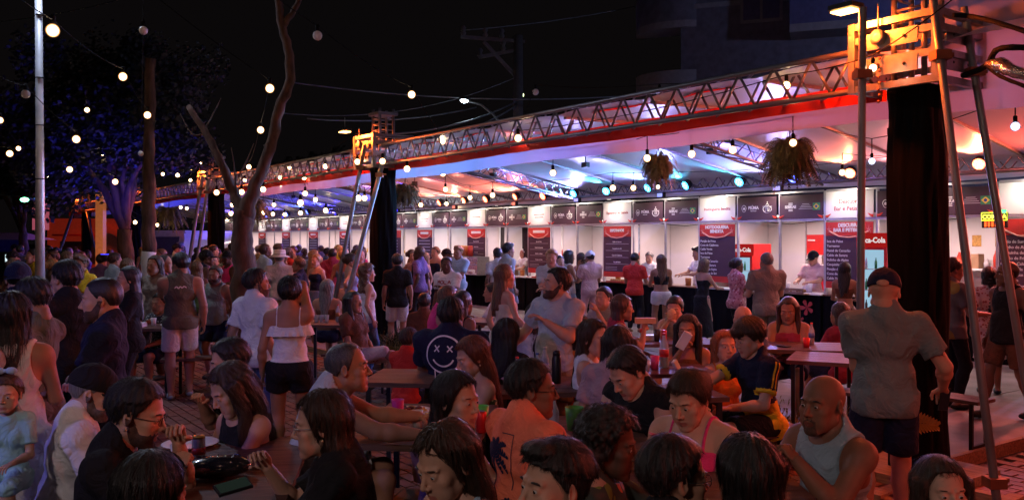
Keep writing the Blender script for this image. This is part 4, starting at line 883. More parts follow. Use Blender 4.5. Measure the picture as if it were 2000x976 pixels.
class Grid:
    def __init__(s, lo, hi, h):
        s.h = h; s.lo = np.array(lo, f32)-3*h; s.n = np.ceil((np.array(hi)-np.array(lo))/h).astype(int)+7
        s.ax = [(s.lo[i]+h*np.arange(s.n[i])).astype(f32) for i in range(3)]
    def new(s, v=.5): return np.full(tuple(s.n), v, f32)
    def sub(s, lo, hi):
        a = np.clip(np.floor((np.array(lo)-s.lo)/s.h).astype(int), 0, s.n); b = np.clip(np.ceil((np.array(hi)-s.lo)/s.h).astype(int)+1, 0, s.n)
        if (b <= a).any(): return None, None
        X = s.ax[0][a[0]:b[0], None, None]; Y = s.ax[1][None, a[1]:b[1], None]; Z = s.ax[2][None, None, a[2]:b[2]]
        return tuple(slice(a[i], b[i]) for i in range(3)), (X, Y, Z)
    def put(s, Fd, sl, d, k):
        if k > 0: o = Fd[sl]; hh = np.clip(.5+.5*(o-d)/k, 0, 1); Fd[sl] = o+(d-o)*hh-k*hh*(1-hh)
        else: Fd[sl] = np.minimum(Fd[sl], d)
    def carve(s, Fd, sl, d, k=.004): o = Fd[sl]; hh = np.clip(.5-.5*(o+d)/k, 0, 1); Fd[sl] = o+(-d-o)*hh+k*hh*(1-hh)
    def cone(s, Fd, a, b, r1, r2, k=.02, sub=False, cut=None):
        a = np.array(a, f32); b = np.array(b, f32); m = max(r1, r2)+max(k, .01)*1.3+.012
        sl, g = s.sub(np.minimum(a, b)-m, np.maximum(a, b)+m)
        if sl is None: return
        X, Y, Z = g; d = b-a; L2 = max(float(d@d), 1e-9); px, py, pz = X-a[0], Y-a[1], Z-a[2]
        tt = (px*d[0]+py*d[1]+pz*d[2])/L2; t = np.clip(tt, 0, 1)
        D = np.sqrt((px-t*d[0])**2+(py-t*d[1])**2+(pz-t*d[2])**2)-(r1+(r2-r1)*t)
        if cut is not None: D = np.maximum(D, (tt-cut)*math.sqrt(L2))
        (s.carve if sub else s.put)(Fd, sl, D, k)
    def ell(s, Fd, c, r, Rm=None, k=.02, sub=False):
        c = np.array(c, f32); r = np.array(r, f32); m = float(r.max())+max(k, .01)*1.3+.012 if Rm is not None else r+max(k, .01)*1.3+.012
        sl, g = s.sub(c-m, c+m)
        if sl is None: return
        X, Y, Z = g[0]-c[0], g[1]-c[1], g[2]-c[2]
        if Rm is not None:
            q = [Rm[0][i]*X+Rm[1][i]*Y+Rm[2][i]*Z for i in range(3)]
        else: q = [X, Y, Z]
        k0 = np.sqrt((q[0]/r[0])**2+(q[1]/r[1])**2+(q[2]/r[2])**2); k1 = np.sqrt((q[0]/r[0]**2)**2+(q[1]/r[1]**2)**2+(q[2]/r[2]**2)**2)+1e-6
        D = k0*(k0-1)/k1; (s.carve if sub else s.put)(Fd, sl, D, k)
    def mesh(s, Fd): return surfnets(Fd, s.lo, s.h)
# ---------------------------------------------------------------- heads (origin between the ears, face towards +Y)
def head_field(G, sex, child=False):
    Fd = G.new(); f = sex == 'f'
    G.ell(Fd, (0, -.014, .030), (.076, .096, .088), k=0)
    G.ell(Fd, (0, .022, -.028), (.060 if not f else .057, .070, .086), k=.02)
    jw = .050 if not f else .044; jr = .021 if not f else .018
    for s in (-1, 1):
        G.cone(Fd, (s*jw, -.002, -.058), (s*.018, .066, -.100), jr, .017, k=.022)
        G.ell(Fd, (s*.042, .056, -.022), (.024, .022, .022), k=.018)
        G.cone(Fd, (s*.012, .088, .024), (s*.046, .070, .022), .0065 if not f else .0045, .006, k=.014)
        G.ell(Fd, (s*.034, .056, -.062), (.026, .024, .030), k=.02)
    G.ell(Fd, (0, .074, -.103), (.020, .017, .016), k=.016)
    G.ell(Fd, (0, .070, -.068), (.030, .018, .024), k=.014)
    for s in (-1, 1):
        G.ell(Fd, (s*.031, .096, .002), (.0185, .012, .0105), k=.012, sub=True)
        G.ell(Fd, (s*.031, .0745, .002), (.0155, .0146, .0142), k=.004)
        G.ell(Fd, (s*.031, .090, .0008), (.0130, .012, .0044 if not f else .0050), k=.002, sub=True)
    G.cone(Fd, (0, .083, .012), (0, .108, -.030), .007, .0100 if not f else .0088, k=.008)
    for s in (-1, 1):
        G.ell(Fd, (s*.012, .096, -.035), (.0075, .010, .007), k=.006); G.ell(Fd, (s*.006, .104, -.0415), (.0034, .005, .003), k=.003, sub=True)
    for sg in (-1, 1):
        G.cone(Fd, (sg*.0245, .0775, -.0700), (sg*.004, .0885, -.0655), .0030, .0042, k=.005); G.cone(Fd, (sg*.0225, .0775, -.0725), (0, .0880, -.0775), .0034, .0052, k=.005)
    G.cone(Fd, (-.027, .083, -.0715), (.027, .083, -.0715), .0014, .0014, k=.003, sub=True); G.cone(Fd, (-.014, .0935, -.0710), (.014, .0935, -.0710), .0026, .0026, k=.003, sub=True)
    for s in (-1, 1):
        E = Euler((0, 0, s*-.35)).to_matrix(); q = [[E[i][j] for j in range(3)] for i in range(3)]
        G.ell(Fd, (s*.078, -.012, -.004), (.0075, .018, .031), q, k=.006); G.ell(Fd, (s*.0845, -.006, .000), (.0052, .010, .018), q, k=.004, sub=True)
    nr = .056 if not f else .046
    G.cone(Fd, (0, -.026, -.055), (0, -.036, -.112), nr*.95, nr*.93, k=.025)
    return Fd
def scale_child(V):
    V = V.copy(); z = V[:, 2]; V[z < -.02, 1] *= .96; V[:, 2] = np.where(z < 0, z*.86, z*1.0); V[:, 0] *= 1.02; return V
HEADG = Grid((-.10, -.13, -.165), (.10, .135, .135), .0040); HEADL = Grid((-.10, -.13, -.165), (.10, .135, .135), .0085)
_hf = {k: head_field(HEADG, k) for k in 'mf'}; HEADS = {k: HEADG.mesh(v) for k, v in _hf.items()}
HEADS_L = {k: HEADL.mesh(head_field(HEADL, k)) for k in 'mf'}
def lips(V, Q):
    c = V[Q].mean(1); return (np.abs(c[:, 0]) < .027-np.abs(c[:, 2]+.0715)*1.0) & (c[:, 2] > -.0830) & (c[:, 2] < -.0610) & (c[:, 1] > .074)
# ---------------------------------------------------------------- hair
def hair_tmpl(style, seed=0, low=False):
    long_ = style in ('long', 'longfwd', 'curly', 'wavy', 'braid'); G = Grid((-.14, -.20, -.46 if long_ else -.20), (.14, .13, .17), .0055 if not low else .010)
    Fd = G.new(); X, Y, Z = np.meshgrid(*G.ax, indexing='ij')
    def cap(th, front, side, back=-.07):
        # shell over the skull, open at the face: hairline plane
        r = np.array([.076+th, .096+th, .088+th*1.15]); q = np.sqrt((X/r[0])**2+((Y+.014)/r[1])**2+((Z-.030)/r[2])**2); q1 = np.sqrt((X/r[0]**2)**2+((Y+.014)/r[1]**2)**2+((Z-.030)/r[2]**2)**2)+1e-6
        d = q*(q-1)/q1
        fl = front + .010*np.cos(X*40)                                # front hairline height
        face = np.where(Y > .015, fl-Z, -1); sd = np.where((Y <= .015) & (Y > -.035), side-Z, -1); bk = back-Z
        zlim = np.where(Y > .048, front+.012*(1-(X/.07)**2), np.where(Y > .010, side+(front-side)*np.clip((Y-.010)/.042, 0, 1), np.where(Y > -.030, side, side+(back-side)*np.clip((-.030-Y)/.03, 0, 1))))
        return np.maximum(d, (zlim-Z)*.7)
    if style == 'buzz': Fd = cap(.0045, .068, .012, -.055)
    elif style == 'balding': Fd = cap(.0050, .105, -.004, -.060)
    elif style in ('short', 'shortm'): Fd = cap(.0075, .070, .002, -.064); s2 = cap(.015, .076, .050, .0); Fd = np.minimum(Fd, s2)
    elif style == 'quiff':
        Fd = np.minimum(cap(.006, .060, .002, -.064), cap(.020, .062, .052, .03)); e = np.sqrt((X/.058)**2+((Y-.052)/.048)**2+((Z-.105)/.030)**2)-1; Fd = np.minimum(Fd, e*.03)
    elif style == 'mop': 
        Fd = np.minimum(cap(.014, .060, -.016, -.080), cap(.024, .052, .03, -.02)); e = np.sqrt((X/.070)**2+((Y-.070)/.032)**2+((Z-.062)/.038)**2)-1; Fd = np.minimum(Fd, e*.03)
    elif style == 'afro': e = np.sqrt((X/.118)**2+((Y+.030)/.118)**2+((Z-.045)/.112)**2)-1; Fd = np.maximum(e*.10, -(np.sqrt((X/.07)**2+((Y-.10)/.062)**2+((Z+.03)/.095)**2)-1)*.06)
    elif style in ('bun', 'pony', 'updo'):
        Fd = cap(.011, .062, -.006, -.062)
        if style == 'bun': e = np.sqrt((X/.042)**2+((Y+.075)/.040)**2+((Z-.110)/.038)**2)-1; Fd = np.minimum(Fd, e*.035)
        if style == 'updo': e = np.sqrt((X/.050)**2+((Y+.118)/.038)**2+((Z-.02)/.055)**2)-1; Fd = np.minimum(Fd, e*.035)
        if style == 'pony':
            t = np.clip((.02-Z)/.20, 0, 1); cy = -.125-.03*np.sin(t*PI); rr_ = .030*(1-.55*t); dd = np.sqrt(X**2+(Y-cy)**2)-rr_; Fd = np.minimum(Fd, np.maximum(dd, np.maximum(Z-.05, -.19-Z)))
    elif style == 'bob':
        Fd = cap(.015, .070, -.02, -.09); q = np.sqrt((X/.094)**2+((Y+.022)/.100)**2)-1; shell = np.maximum(q*.09, -(q*.09+.030)); side = np.maximum(np.maximum(shell, Z-.05), -.125-Z+.01*np.sin(X*60)); side = np.maximum(side, Y-.045+np.clip(Z, -.1, .05)*.25)
        Fd = np.minimum(Fd, side)
    else:
        zend = {'long': -.36, 'longfwd': -.30, 'curly': -.30, 'wavy': -.34, 'braid': -.40}[style]; Fd = cap(.013 if style != 'curly' else .026, .074, -.03, -.10)
        u = np.clip((-.02-Z)/.34, 0, 1); w_ = (.088 if style != 'curly' else .112)+.020*u-.06*u**3; cy = -.045-.035*u; 
        q = np.sqrt((X/w_)**2+((Y-cy)/(.060+.005*u))**2)-1; 
        if style == 'longfwd': q2 = np.minimum(np.sqrt(((X-.085-.01*u)/.026)**2+((Y-.010-.05*u)/.036)**2)-1, np.sqrt(((X+.085+.01*u)/.026)**2+((Y-.010-.05*u)/.036)**2)-1); 
        m = q*.065; 
        if style == 'longfwd': m = np.minimum(m, q2*.025)
        side = np.maximum(np.maximum(m, Z-.05), zend+.035*np.sin(X*31)+.012*np.sin(X*90)-Z)
        side = np.maximum(side, -(np.sqrt((X/.064)**2+((Y-.035)/.075)**2)-1)*.06 if style != 'curly' else side)
        if style == 'braid': 
            side = np.where(Z < -.10, 1, side); dd = np.sqrt(X**2+(Y+.10)**2)-(.026+.006*np.sin(Z*160)); side = np.minimum(side, np.maximum(dd, np.maximum(Z+.02, -.42-Z)))
        k = .02; hh = np.clip(.5+.5*(Fd-side)/k, 0, 1); Fd = Fd+(side-Fd)*hh-k*hh*(1-hh)
    # keep the face clear
    fc = np.sqrt((X/.056)**2+((Y-.085)/.070)**2+((Z+.030)/.088)**2)-1
    if style not in ('mop',): Fd = np.maximum(Fd, -fc*.05)
    # strand relief
    am = {'buzz': .0006, 'balding': .0008, 'afro': .006, 'curly': .008}.get(style, .0028); ang = np.arctan2(X, -(Y+.01))
    if style in ('afro', 'curly'): Fd = Fd+am*(np.sin(X*150+seed)*np.sin(Y*140+2*seed)*np.sin(Z*130)+.6*np.sin(X*70+Z*60))
    elif style in ('wavy',): Fd = Fd+am*(np.sin(ang*17+Z*30+seed)+.7*np.sin(ang*31-Z*22)+np.sin(Z*42+ang*3)*1.0)
    else: Fd = Fd+am*(np.sin(ang*19+5*np.sin(Z*13+seed)+seed)+.6*np.sin(ang*43+3*np.sin(Z*9)))*np.clip(.6+(-Y)*6, .3, 1)
    return G.mesh(Fd.astype(f32))
HT = {}
def hair_strands(V, Q, style, seed):
    rn = np.random.RandomState(seed); n = {'buzz': 0, 'balding': 0, 'short': 1700, 'shortm': 1700, 'quiff': 1700, 'mop': 1600}.get(style, 2600)
    if n == 0: return None
    c = V[Q].mean(1); nm = np.cross(V[Q[:, 1]]-V[Q[:, 0]], V[Q[:, 2]]-V[Q[:, 0]]); nm /= np.linalg.norm(nm, axis=1)[:, None]+1e-9
    pick = rn.choice(len(Q), n); L = {'short': .022, 'shortm': .022, 'quiff': .03, 'mop': .05, 'bun': .06, 'updo': .06, 'pony': .07, 'bob': .09, 'afro': .03, 'curly': .05}.get(style, .13)
    from mathutils.kdtree import KDTree
    p = c[pick].copy(); kd = KDTree(len(c))
    for i, q in enumerate(c): kd.insert(q, i)
    kd.balance(); seg = 6; pts = [p]; nn = nm[pick]
    crown = np.array([0, -.03, .12]); Ls = L*rn.uniform(.5, 1.35, n); jit = rn.normal(size=(n, 3))*.16; lift = rn.random(n)**3*.010
    for s in range(seg):
        g = np.where((p[:, 2:3] > .02), p-crown, np.array([0, 0, -1.0])); g = g/(np.linalg.norm(g, axis=1)[:, None]+1e-9); g[:, 2] -= .5; g += jit
        if style in ('afro', 'curly'): g = rn.normal(size=g.shape)*.8+g
        t = g-nn*(g*nn).sum(1)[:, None]; t /= np.linalg.norm(t, axis=1)[:, None]+1e-9
        p = p+t*(Ls/seg)[:, None]
        for i in range(n):
            co, j, d = kd.find(p[i]); nn[i] = nm[j]; dd = (p[i]-c[j])@nm[j]; p[i] -= nm[j]*(dd-.0022-.0015*s/seg-lift[i]*(s+1)/seg)
        pts.append(p.copy())
    VV = []; FF = []; off = 0; sd = np.cross(nn, t); sd /= np.linalg.norm(sd, axis=1)[:, None]+1e-9
    P = np.stack(pts, 1); wd = np.linspace(.0010, .0003, seg+1)[None, :, None]
    Aa = P-sd[:, None]*wd; Bb = P+sd[:, None]*wd; VV = np.stack([Aa, Bb], 2).reshape(-1, 3); base = (np.arange(n)*(seg+1)*2)[:, None]+np.arange(seg)[None]*2
    FF = np.stack([base, base+1, base+3, base+2], 2).reshape(-1, 4); return VV, FF
def hair(style, low=False):
    k = (style, low)
    if k not in HT:
        V, Q = hair_tmpl(style, low=low)
        if not low:
            st = hair_strands(V, Q, style, 3)
            if st: Q = np.concatenate([Q, st[1]+len(V)]); V = np.concatenate([V, st[0]])
        HT[k] = (V, Q)
    return HT[k]
# ---------------------------------------------------------------- hands (origin at wrist, fingers +Y, palm -Z, thumb on +X)
def hand_tmpl(curl, spread=.0, h=.0036, tcurl=.4):
    G = Grid((-.07, -.05, -.12), (.09, .20, .05), h); Fd = G.new()
    G.cone(Fd, (0, -.045, 0), (0, .005, 0), .025, .023, k=0); G.ell(Fd, (0, .045, 0), (.040, .052, .0145), k=.012); G.ell(Fd, (.022, .028, -.008), (.018, .028, .014), k=.01)
    for i, (x, L, r) in enumerate([(.030, .072, .0088), (.010, .080, .0090), (-.010, .074, .0086), (-.029, .060, .0078)]):
        y0 = .088-abs(i-1.2)*.004; p = Vector((x, y0, .0)); a = 0; c = curl*(1+.12*i)
        G.cone(Fd, (x*.8, .05, 0), p, .0095, r, k=.006)
        for j, (fr, ca) in enumerate(((.45, .8), (.32, 1.1), (.25, .8))):
            a += c*ca; d = Vector((spread*(1.5-i)*.25, math.cos(a), -math.sin(a))).normalized(); q = p+d*L*fr; G.cone(Fd, p, q, r*(1-.08*j), r*(.94-.08*j), k=.003); p = q
    p = Vector((.026, .018, -.006)); 
    for j, (L, ang) in enumerate(((.036, .95), (.030, .55), (.024, .25))):
        d = Vector((math.sin(ang-tcurl*j*.5), math.cos(ang), -.25-tcurl*.5*j)).normalized(); q = p+d*L; G.cone(Fd, p, q, .0125-.0015*j, .0115-.0015*j, k=.005); p = q
    return G.mesh(Fd)
HANDS = {'relax': hand_tmpl(.38), 'flat': hand_tmpl(.10, .35), 'fist': hand_tmpl(1.35, h=.0040, tcurl=1.3), 'grip': hand_tmpl(.75, tcurl=1.0)}
HANDS_L = {'relax': hand_tmpl(.4, h=.009)}
# ---------------------------------------------------------------- materials of people
SK = {'light': (.52, .30, .21), 'fair': (.56, .34, .25), 'tan': (.36, .19, .12), 'brown': (.22, .11, .07), 'dark': (.10, .05, .033)}
def skin(k): 
    c = SK[k]; return mat('skin_'+k, c, .56, var=.10, vs=14, bump=.10, bs=160, spec=.3, col2=(min(1, c[0]*1.14), c[1]*1.02, c[2]*.98))
def liqs(k): c = SK[k]; return mat('lips_'+k, (c[0]*.85, c[1]*.48, c[2]*.52), .38, var=0)
HC = {'black': (.010, .008, .008), 'brown': (.035, .018, .011), 'lbrown': (.09, .045, .022), 'auburn': (.11, .032, .014), 'blonde': (.30, .18, .08), 'grey': (.13, .125, .12), 'dgrey': (.04, .038, .036), 'white': (.62, .60, .58), 'ginger': (.30, .09, .03)}
def hairm(k): c = HC[k]; return mat('hair_'+k, c, .42, var=.5, vs=30, bump=.5, bs=120, stretch=(3, 3, .35), spec=.5, col2=tuple(v*1.9 for v in c))
CL = dict(white=(.74, .73, .74), offwhite=(.62, .60, .56), grey=(.34, .35, .37), lgrey=(.45, .47, .49), black=(.014, .013, .015), dsage2=(.17, .205, .21), navy=(.014, .017, .045), salmon=(.95, .22, .12), red=(.55, .035, .025), pink=(.75, .20, .28), hotpink=(.75, .05, .22), palepink=(.70, .45, .45), olive=(.13, .13, .09), sage=(.22, .26, .22), taupe=(.28, .23, .19), khaki=(.40, .36, .28), jeans=(.10, .16, .28), lblue=(.40, .55, .68), purple=(.20, .13, .30), mauve=(.42, .27, .30), maroon=(.30, .035, .07), brown=(.14, .06, .035), orange=(.6, .16, .03), yellow=(.75, .5, .03), green=(.05, .13, .05), slate=(.30, .41, .48), cream=(.66, .58, .45), baby=(.36, .62, .70), lilac=(.45, .38, .55), beige=(.5, .42, .33))
def cloth(k):
    if isinstance(k, bpy.types.Material): return k
    if 'cloth_'+k in MATS: return MATS['cloth_'+k]
    m = mat('cloth_'+k, CL[k], .85, var=.10, vs=6, bump=.12, bs=260, spec=.2); nt = m.node_tree; b1 = [n for n in nt.nodes if n.type == 'BUMP'][0]; mp = [n for n in nt.nodes if n.type == 'MAPPING'][0]
    n3 = nt.nodes.new('ShaderNodeTexNoise'); n3.inputs['Scale'].default_value = 9; n3.inputs['Detail'].default_value = 3; n3.inputs['Distortion'].default_value = 1.6; nt.links.new(mp.outputs[0], n3.inputs[0])
    b2 = nt.nodes.new('ShaderNodeBump'); b2.inputs['Strength'].default_value = .7; b2.inputs['Distance'].default_value = .035; nt.links.new(n3.outputs[0], b2.inputs['Height']); nt.links.new(b2.outputs[0], b1.inputs['Normal']); return m
def floral(name, base, cols, sc_=22):
    if name in MATS: return MATS[name]
    m = mat(name, base, .8, var=0); nt = m.node_tree; b = nt.nodes['Principled BSDF']; tc = nt.nodes.new('ShaderNodeTexCoord'); prev = None
    for i, c in enumerate(cols):
        nz_ = nt.nodes.new('ShaderNodeTexNoise'); nz_.inputs['Scale'].default_value = 6+i*3; ad = nt.nodes.new('ShaderNodeMixRGB'); ad.inputs[0].default_value = .06+.02*i
        nt.links.new(tc.outputs['Object'], nz_.inputs[0]); nt.links.new(tc.outputs['Object'], ad.inputs[1]); nt.links.new(nz_.outputs['Color'], ad.inputs[2])
        v = nt.nodes.new('ShaderNodeTexVoronoi'); v.inputs['Scale'].default_value = sc_*(1-.25*i); nt.links.new(ad.outputs[0], v.inputs['Vector'])
        rp_ = nt.nodes.new('ShaderNodeValToRGB'); rp_.color_ramp.interpolation = 'CONSTANT'; rp_.color_ramp.elements[0].color = (1, 1, 1, 1); rp_.color_ramp.elements[1].position = .36-.06*i; rp_.color_ramp.elements[1].color = (0, 0, 0, 1)
        nt.links.new(v.outputs['Distance'], rp_.inputs[0]); mx = nt.nodes.new('ShaderNodeMixRGB'); nt.links.new(rp_.outputs[0], mx.inputs[0]); mx.inputs[2].default_value = (*c, 1)
        if prev: nt.links.new(prev.outputs[0], mx.inputs[1])
        else: mx.inputs[1].default_value = (*base, 1)
        prev = mx
    nt.links.new(prev.outputs[0], b.inputs['Base Color']); return m
F_trop = floral('tropical_print', (.045, .055, .045), [(.16, .24, .05), (.60, .17, .04), (.48, .30, .22)], 11)
F_pink = floral('pink_floral_print', (.62, .25, .28), [(.35, .08, .12), (.75, .55, .55)], 24)
F_blue = floral('blue_leaf_print', (.10, .16, .28), [(.45, .5, .55), (.05, .08, .15)], 24)
F_dots = floral('white_dress_dots', (.72, .60, .58), [(.40, .10, .09)], 30)
F_gdot = floral('green_dotted_print', (.06, .09, .03), [(.45, .5, .3)], 26)
F_skirt = floral('patterned_skirt', (.36, .27, .20), [(.06, .04, .04), (.5, .4, .3)], 12)
M_eye = mat('eye_white', (.60, .57, .55), .2, var=0, spec=.6); M_iris = mat('iris', (.03, .015, .01), .15, var=0, spec=.7)
M_shoe = mat('shoe', (.25, .30, .32), .6); M_shoew = mat('shoe_white', (.5, .48, .48), .6); M_sole = mat('shoe_black', (.02, .02, .02), .6)
M_gold = mat('gold_metal', (.8, .65, .4), .3, .9, var=0)
def rotm(rx=0, ry=0, rz=0): return np.array(Euler((rx, ry, rz), 'XYZ').to_matrix())
def ik(S, W, l1, l2, hint):
    S = Vector(S); W = Vector(W); d = W-S; L = d.length; mx = (l1+l2)*.995
    if L > mx: W = S+d*(mx/L); d = W-S; L = mx
    if L < abs(l1-l2)+.02: L = abs(l1-l2)+.02
    a = (l1*l1-l2*l2+L*L)/(2*L); h = math.sqrt(max(l1*l1-a*a, 0)); dn = d.normalized(); hv = Vector(hint); hv = (hv-dn*hv.dot(dn))
    if hv.length < 1e-4: hv = dn.orthogonal()
    return S+dn*a+hv.normalized()*h, W
ARMS = {  # wrist relative to the shoulder (x outward, y forward, z up), elbow hint, hand
    'hang': ((.07, .03, -.50), (.2, -1, 0), 'relax'), 'table': ((-.06, .36, -.30), (.7, -.2, -.7), 'relax'), 'tablein': ((-.20, .30, -.28), (1, 0, -.6), 'flat'), 'reach': ((.0, .50, -.18), (.4, -.1, -1), 'grip'),
    'mouth': ((-.13, .24, .06), (.6, 0, -1), 'grip'), 'chin': ((-.14, .25, -.04), (.7, .1, -1), 'fist'), 'cross': ((-.27, .17, -.27), (1, .1, -.6), 'fist'), 'phone': ((-.12, .30, -.16), (.5, -.3, -1), 'grip'),
    'hip': ((.04, .02, -.30), (1, -.7, 0), 'relax'), 'neck': ((-.13, -.02, .05), (.9, .5, .5), 'relax'), 'lap': ((-.08, .26, -.40), (.6, -.5, -.6), 'relax'), 'fwd': ((-.02, .33, -.28), (.4, -.6, -.8), 'relax'), 'side': ((.28, .12, -.40), (.3, -1, 0), 'relax'), 'up': ((.02, .12, .42), (1, .2, 0), 'relax'), 'bottle': ((-.10, .28, -.02), (.6, 0, -1), 'grip'), 'counter': ((-.04, .40, -.24), (.6, -.4, -.8), 'relax')}
LABN = [0]
PRINT_LATER = []
def ground_z(x, y):
    d = Vector((x, y, 0))-C1; t_ = d.dot(N); r_ = d.dot(A); return .11 if ((r_ > 0 and t_ > .4) or (r_ > 4 and t_ > -.95)) else .02
def person(px, py, Y, face=180, mode='stand', h=None, lean=0, roll=0, hy=0, hp=0, hr=0, aR='hang', aL='hang', fat=0, sex='m', top=('tee', 'grey'), bot=('shorts', 'navy'), hr_=('short', 'black'), sk='tan', res=None, label=None, group=None, cat='person', legs=None, beard=None, glasses=None, cap=None, ear=False, child=False, stride=0, shoe=None, wx=None, headscale=1.0, brow=True, twist=0, neckl=None, watch=None):
    """px, py: top of the head in the photograph; Y: distance; face: heading, 0 towards the camera, 90 to the right, 180 away, 270 left"""
    ztop = H-(py-HY)/F*Y; near = Y < 8.2; far = Y > 13
    h_ = res or (.0085 if Y < 5.5 else .0125 if near else .019 if not far else .027)
    gz = ground_z((px-1000)/F*Y, Y)
    if mode == 'stand': s = h or (ztop-gz)/(1.735 if sex == 'm' else 1.735); 
    else: s = h or 1.03
    fem = sex == 'f'; lean = R(lean); sw = (.172 if not fem else .150)*(1+fat*.35); hw = (.088 if not fem else .092)
    pz = (.93 if mode == 'stand' else 0)
    Rt = rotm(-lean, R(roll), R(twist)*0); P = np.array([0, 0, pz]); T_ = lambda x, y, z: P+Rt@np.array([x, y, z])
    neckb = T_(0, -.01, .53); hc = T_(0, .018, .638-.03*fat)+np.array([0, .02*abs(math.sin(lean))+.0, 0])
    Rh = rotm(R(hp), R(hr), R(hy)) if False else (np.array(Matrix.Rotation(R(hy), 3, 'Z') @ Matrix.Rotation(R(hp)-lean*.35, 3, 'X') @ Matrix.Rotation(R(hr), 3, 'Y')))
    # legs
    hipz = P[2]-.02; Lg = []
    if mode == 'stand':
        for sg in (-1, 1):
            hip = Vector((sg*hw, 0, hipz)); st = stride*sg; ank = Vector((sg*(.10+.02*fat), st, .085+.04*abs(st))); kn, ank = ik(hip, ank, .43, .42, (sg*.1, 1, 0)); Lg.append((hip, kn, ank))
    else:
        for sg in (-1, 1):
            hip = Vector((sg*hw, .02, hipz-.02)); off = 0; kn = hip+Vector((sg*.05, .43, .02)); ank = kn+Vector((0, -.02+.05*off, -.42))
            if legs == 'cross' and sg == 1: kn = hip+Vector((-.03, .44, .10)); ank = kn+Vector((-.16, .30, -.20))
            Lg.append((hip, kn, ank))
    # arms
    Ar = []
    for sg, a in ((-1, aL), (1, aR)):
        a = ARMS[a] if isinstance(a, str) else a; off, hint, hp_ = a; S_ = Vector(T_(sg*sw*.97, -.005, .425)); W_ = S_+Vector((sg*off[0], off[1], off[2])); e, W_ = ik(S_, W_, .285, .250, (sg*hint[0], hint[1], hint[2])); Ar.append((S_, e, W_, hp_))
    pts = [np.array(p) for l in Lg for p in l]+[np.array(p) for a in Ar for p in a[:3]]+[hc+np.array([0, 0, .02]), T_(.24+.1*fat, .2+.12*fat, .1), T_(-.24-.1*fat, -.2, .5)]
    pts = np.array(pts); lo = pts.min(0)-.13; hi = pts.max(0)+.13; lo[2] = max(lo[2], pts[:, 2].min()-.14)
    if mode == 'sit' and Y < 7 and legs is None: lo[2] = P[2]-.2
    kid = fat; G = Grid(lo, hi, h_/s); k = .03
    Tor = G.new(); Rl = Rt.tolist()
    def E(c, r, kk=.04, Fd=None): G.ell(Tor if Fd is None else Fd, T_(*c), r, Rl, kk)
    E((0, .0, -.01), (.145+.05*fat+(.012 if fem else 0), .105+.05*fat, .11), 0); 
    for sg in (-1, 1): E((sg*.070, -.045, -.05), (.078, .078+.02*fat, .085))
    E((0, .015+.04*fat, .12), (.130+.06*fat-(.012 if fem else 0), .098+.085*fat, .15)); E((0, .0, .33), (sw-.012, .105+.035*fat, .17)); 
    G.cone(Tor, T_(-sw*.78, -.012, .415), T_(sw*.78, -.012, .415), .055+.012*fat, .055+.012*fat, k=.05)
    for sg in (-1, 1): G.cone(Tor, T_(0, -.025, .50), T_(sg*sw*.80, -.015, .435), .042+.01*fat, .040, k=.04)
    G.cone(Tor, T_(0, -.025, .47), T_(0, -.02, .53), .075, .056 if not fem else .048, k=.05)
    if fem:
        for sg in (-1, 1): E((sg*.070, .072+.03*fat, .300), (.060+.02*fat, .052+.02*fat, .060+.02*fat), .04)
    nk = G.new(); nr = (.055 if not fem else .045)+.008*fat; G.cone(nk, neckb-Rt@np.array([0, 0, .04]), hc+Rh@np.array([0, -.042, -.085]), nr*1.06, nr, k=0)
    UA = []; FA = []; am = 1+.22*fat-(.16 if fem else 0)
    for (S_, e, W_, hp_) in Ar:
        u = G.new(); G.cone(u, S_, e, .051*am, .040*am, k=0); G.ell(u, S_.lerp(e, .08), (.055*am,)*3, k=.03); UA.append(u)
        a = G.new(); m_ = Vector(e).lerp(W_, .3); G.cone(a, e, m_, .040*am, .042*am, k=0); G.cone(a, m_, W_, .042*am, .0255*max(am, .85), k=.02); FA.append(a)
    LU = G.new(); LL = G.new(); lm = 1+.2*fat
    for (hip, kn, ank) in Lg:
        G.cone(LU, hip, kn, .080*lm, .054*lm, k=.0); m_ = kn.lerp(ank, .3)+Vector((0, -.012, 0)); G.cone(LL, kn, m_, .052*lm, .056*lm, k=.02); G.cone(LL, m_, ank, .056*lm, .034, k=.02)
        G.cone(LL, ank+Vector((0, -.03, -.04)), ank+Vector((.0, .13, -.06)), .036, .026, k=.02)
    def sm(a, b, kk=k): hh = np.clip(.5+.5*(a-b)/kk, 0, 1); return a+(b-a)*hh-kk*hh*(1-hh)
    body = sm(Tor, nk, .03); body = sm(body, LU, .04); body = sm(body, LL, .02)
    for u, a in zip(UA, FA): body = sm(sm(body, u, .03), a, .015)
    V, Q = G.mesh(body); parts = [(V, Q)]; Zs = hc
    HV, HQ = (HEADS if near or Y < 10.5 else HEADS_L)[sex if not child else 'f']
    if child: HV = scale_child(HV)
    hs = 1.12*headscale; hv = (HV*hs)@Rh.T+Zs; mi = np.zeros(len(Q)+len(HQ), np.int32); mi[len(Q):][lips(HV, HQ)] = 1
    parts.append((hv, HQ)); 
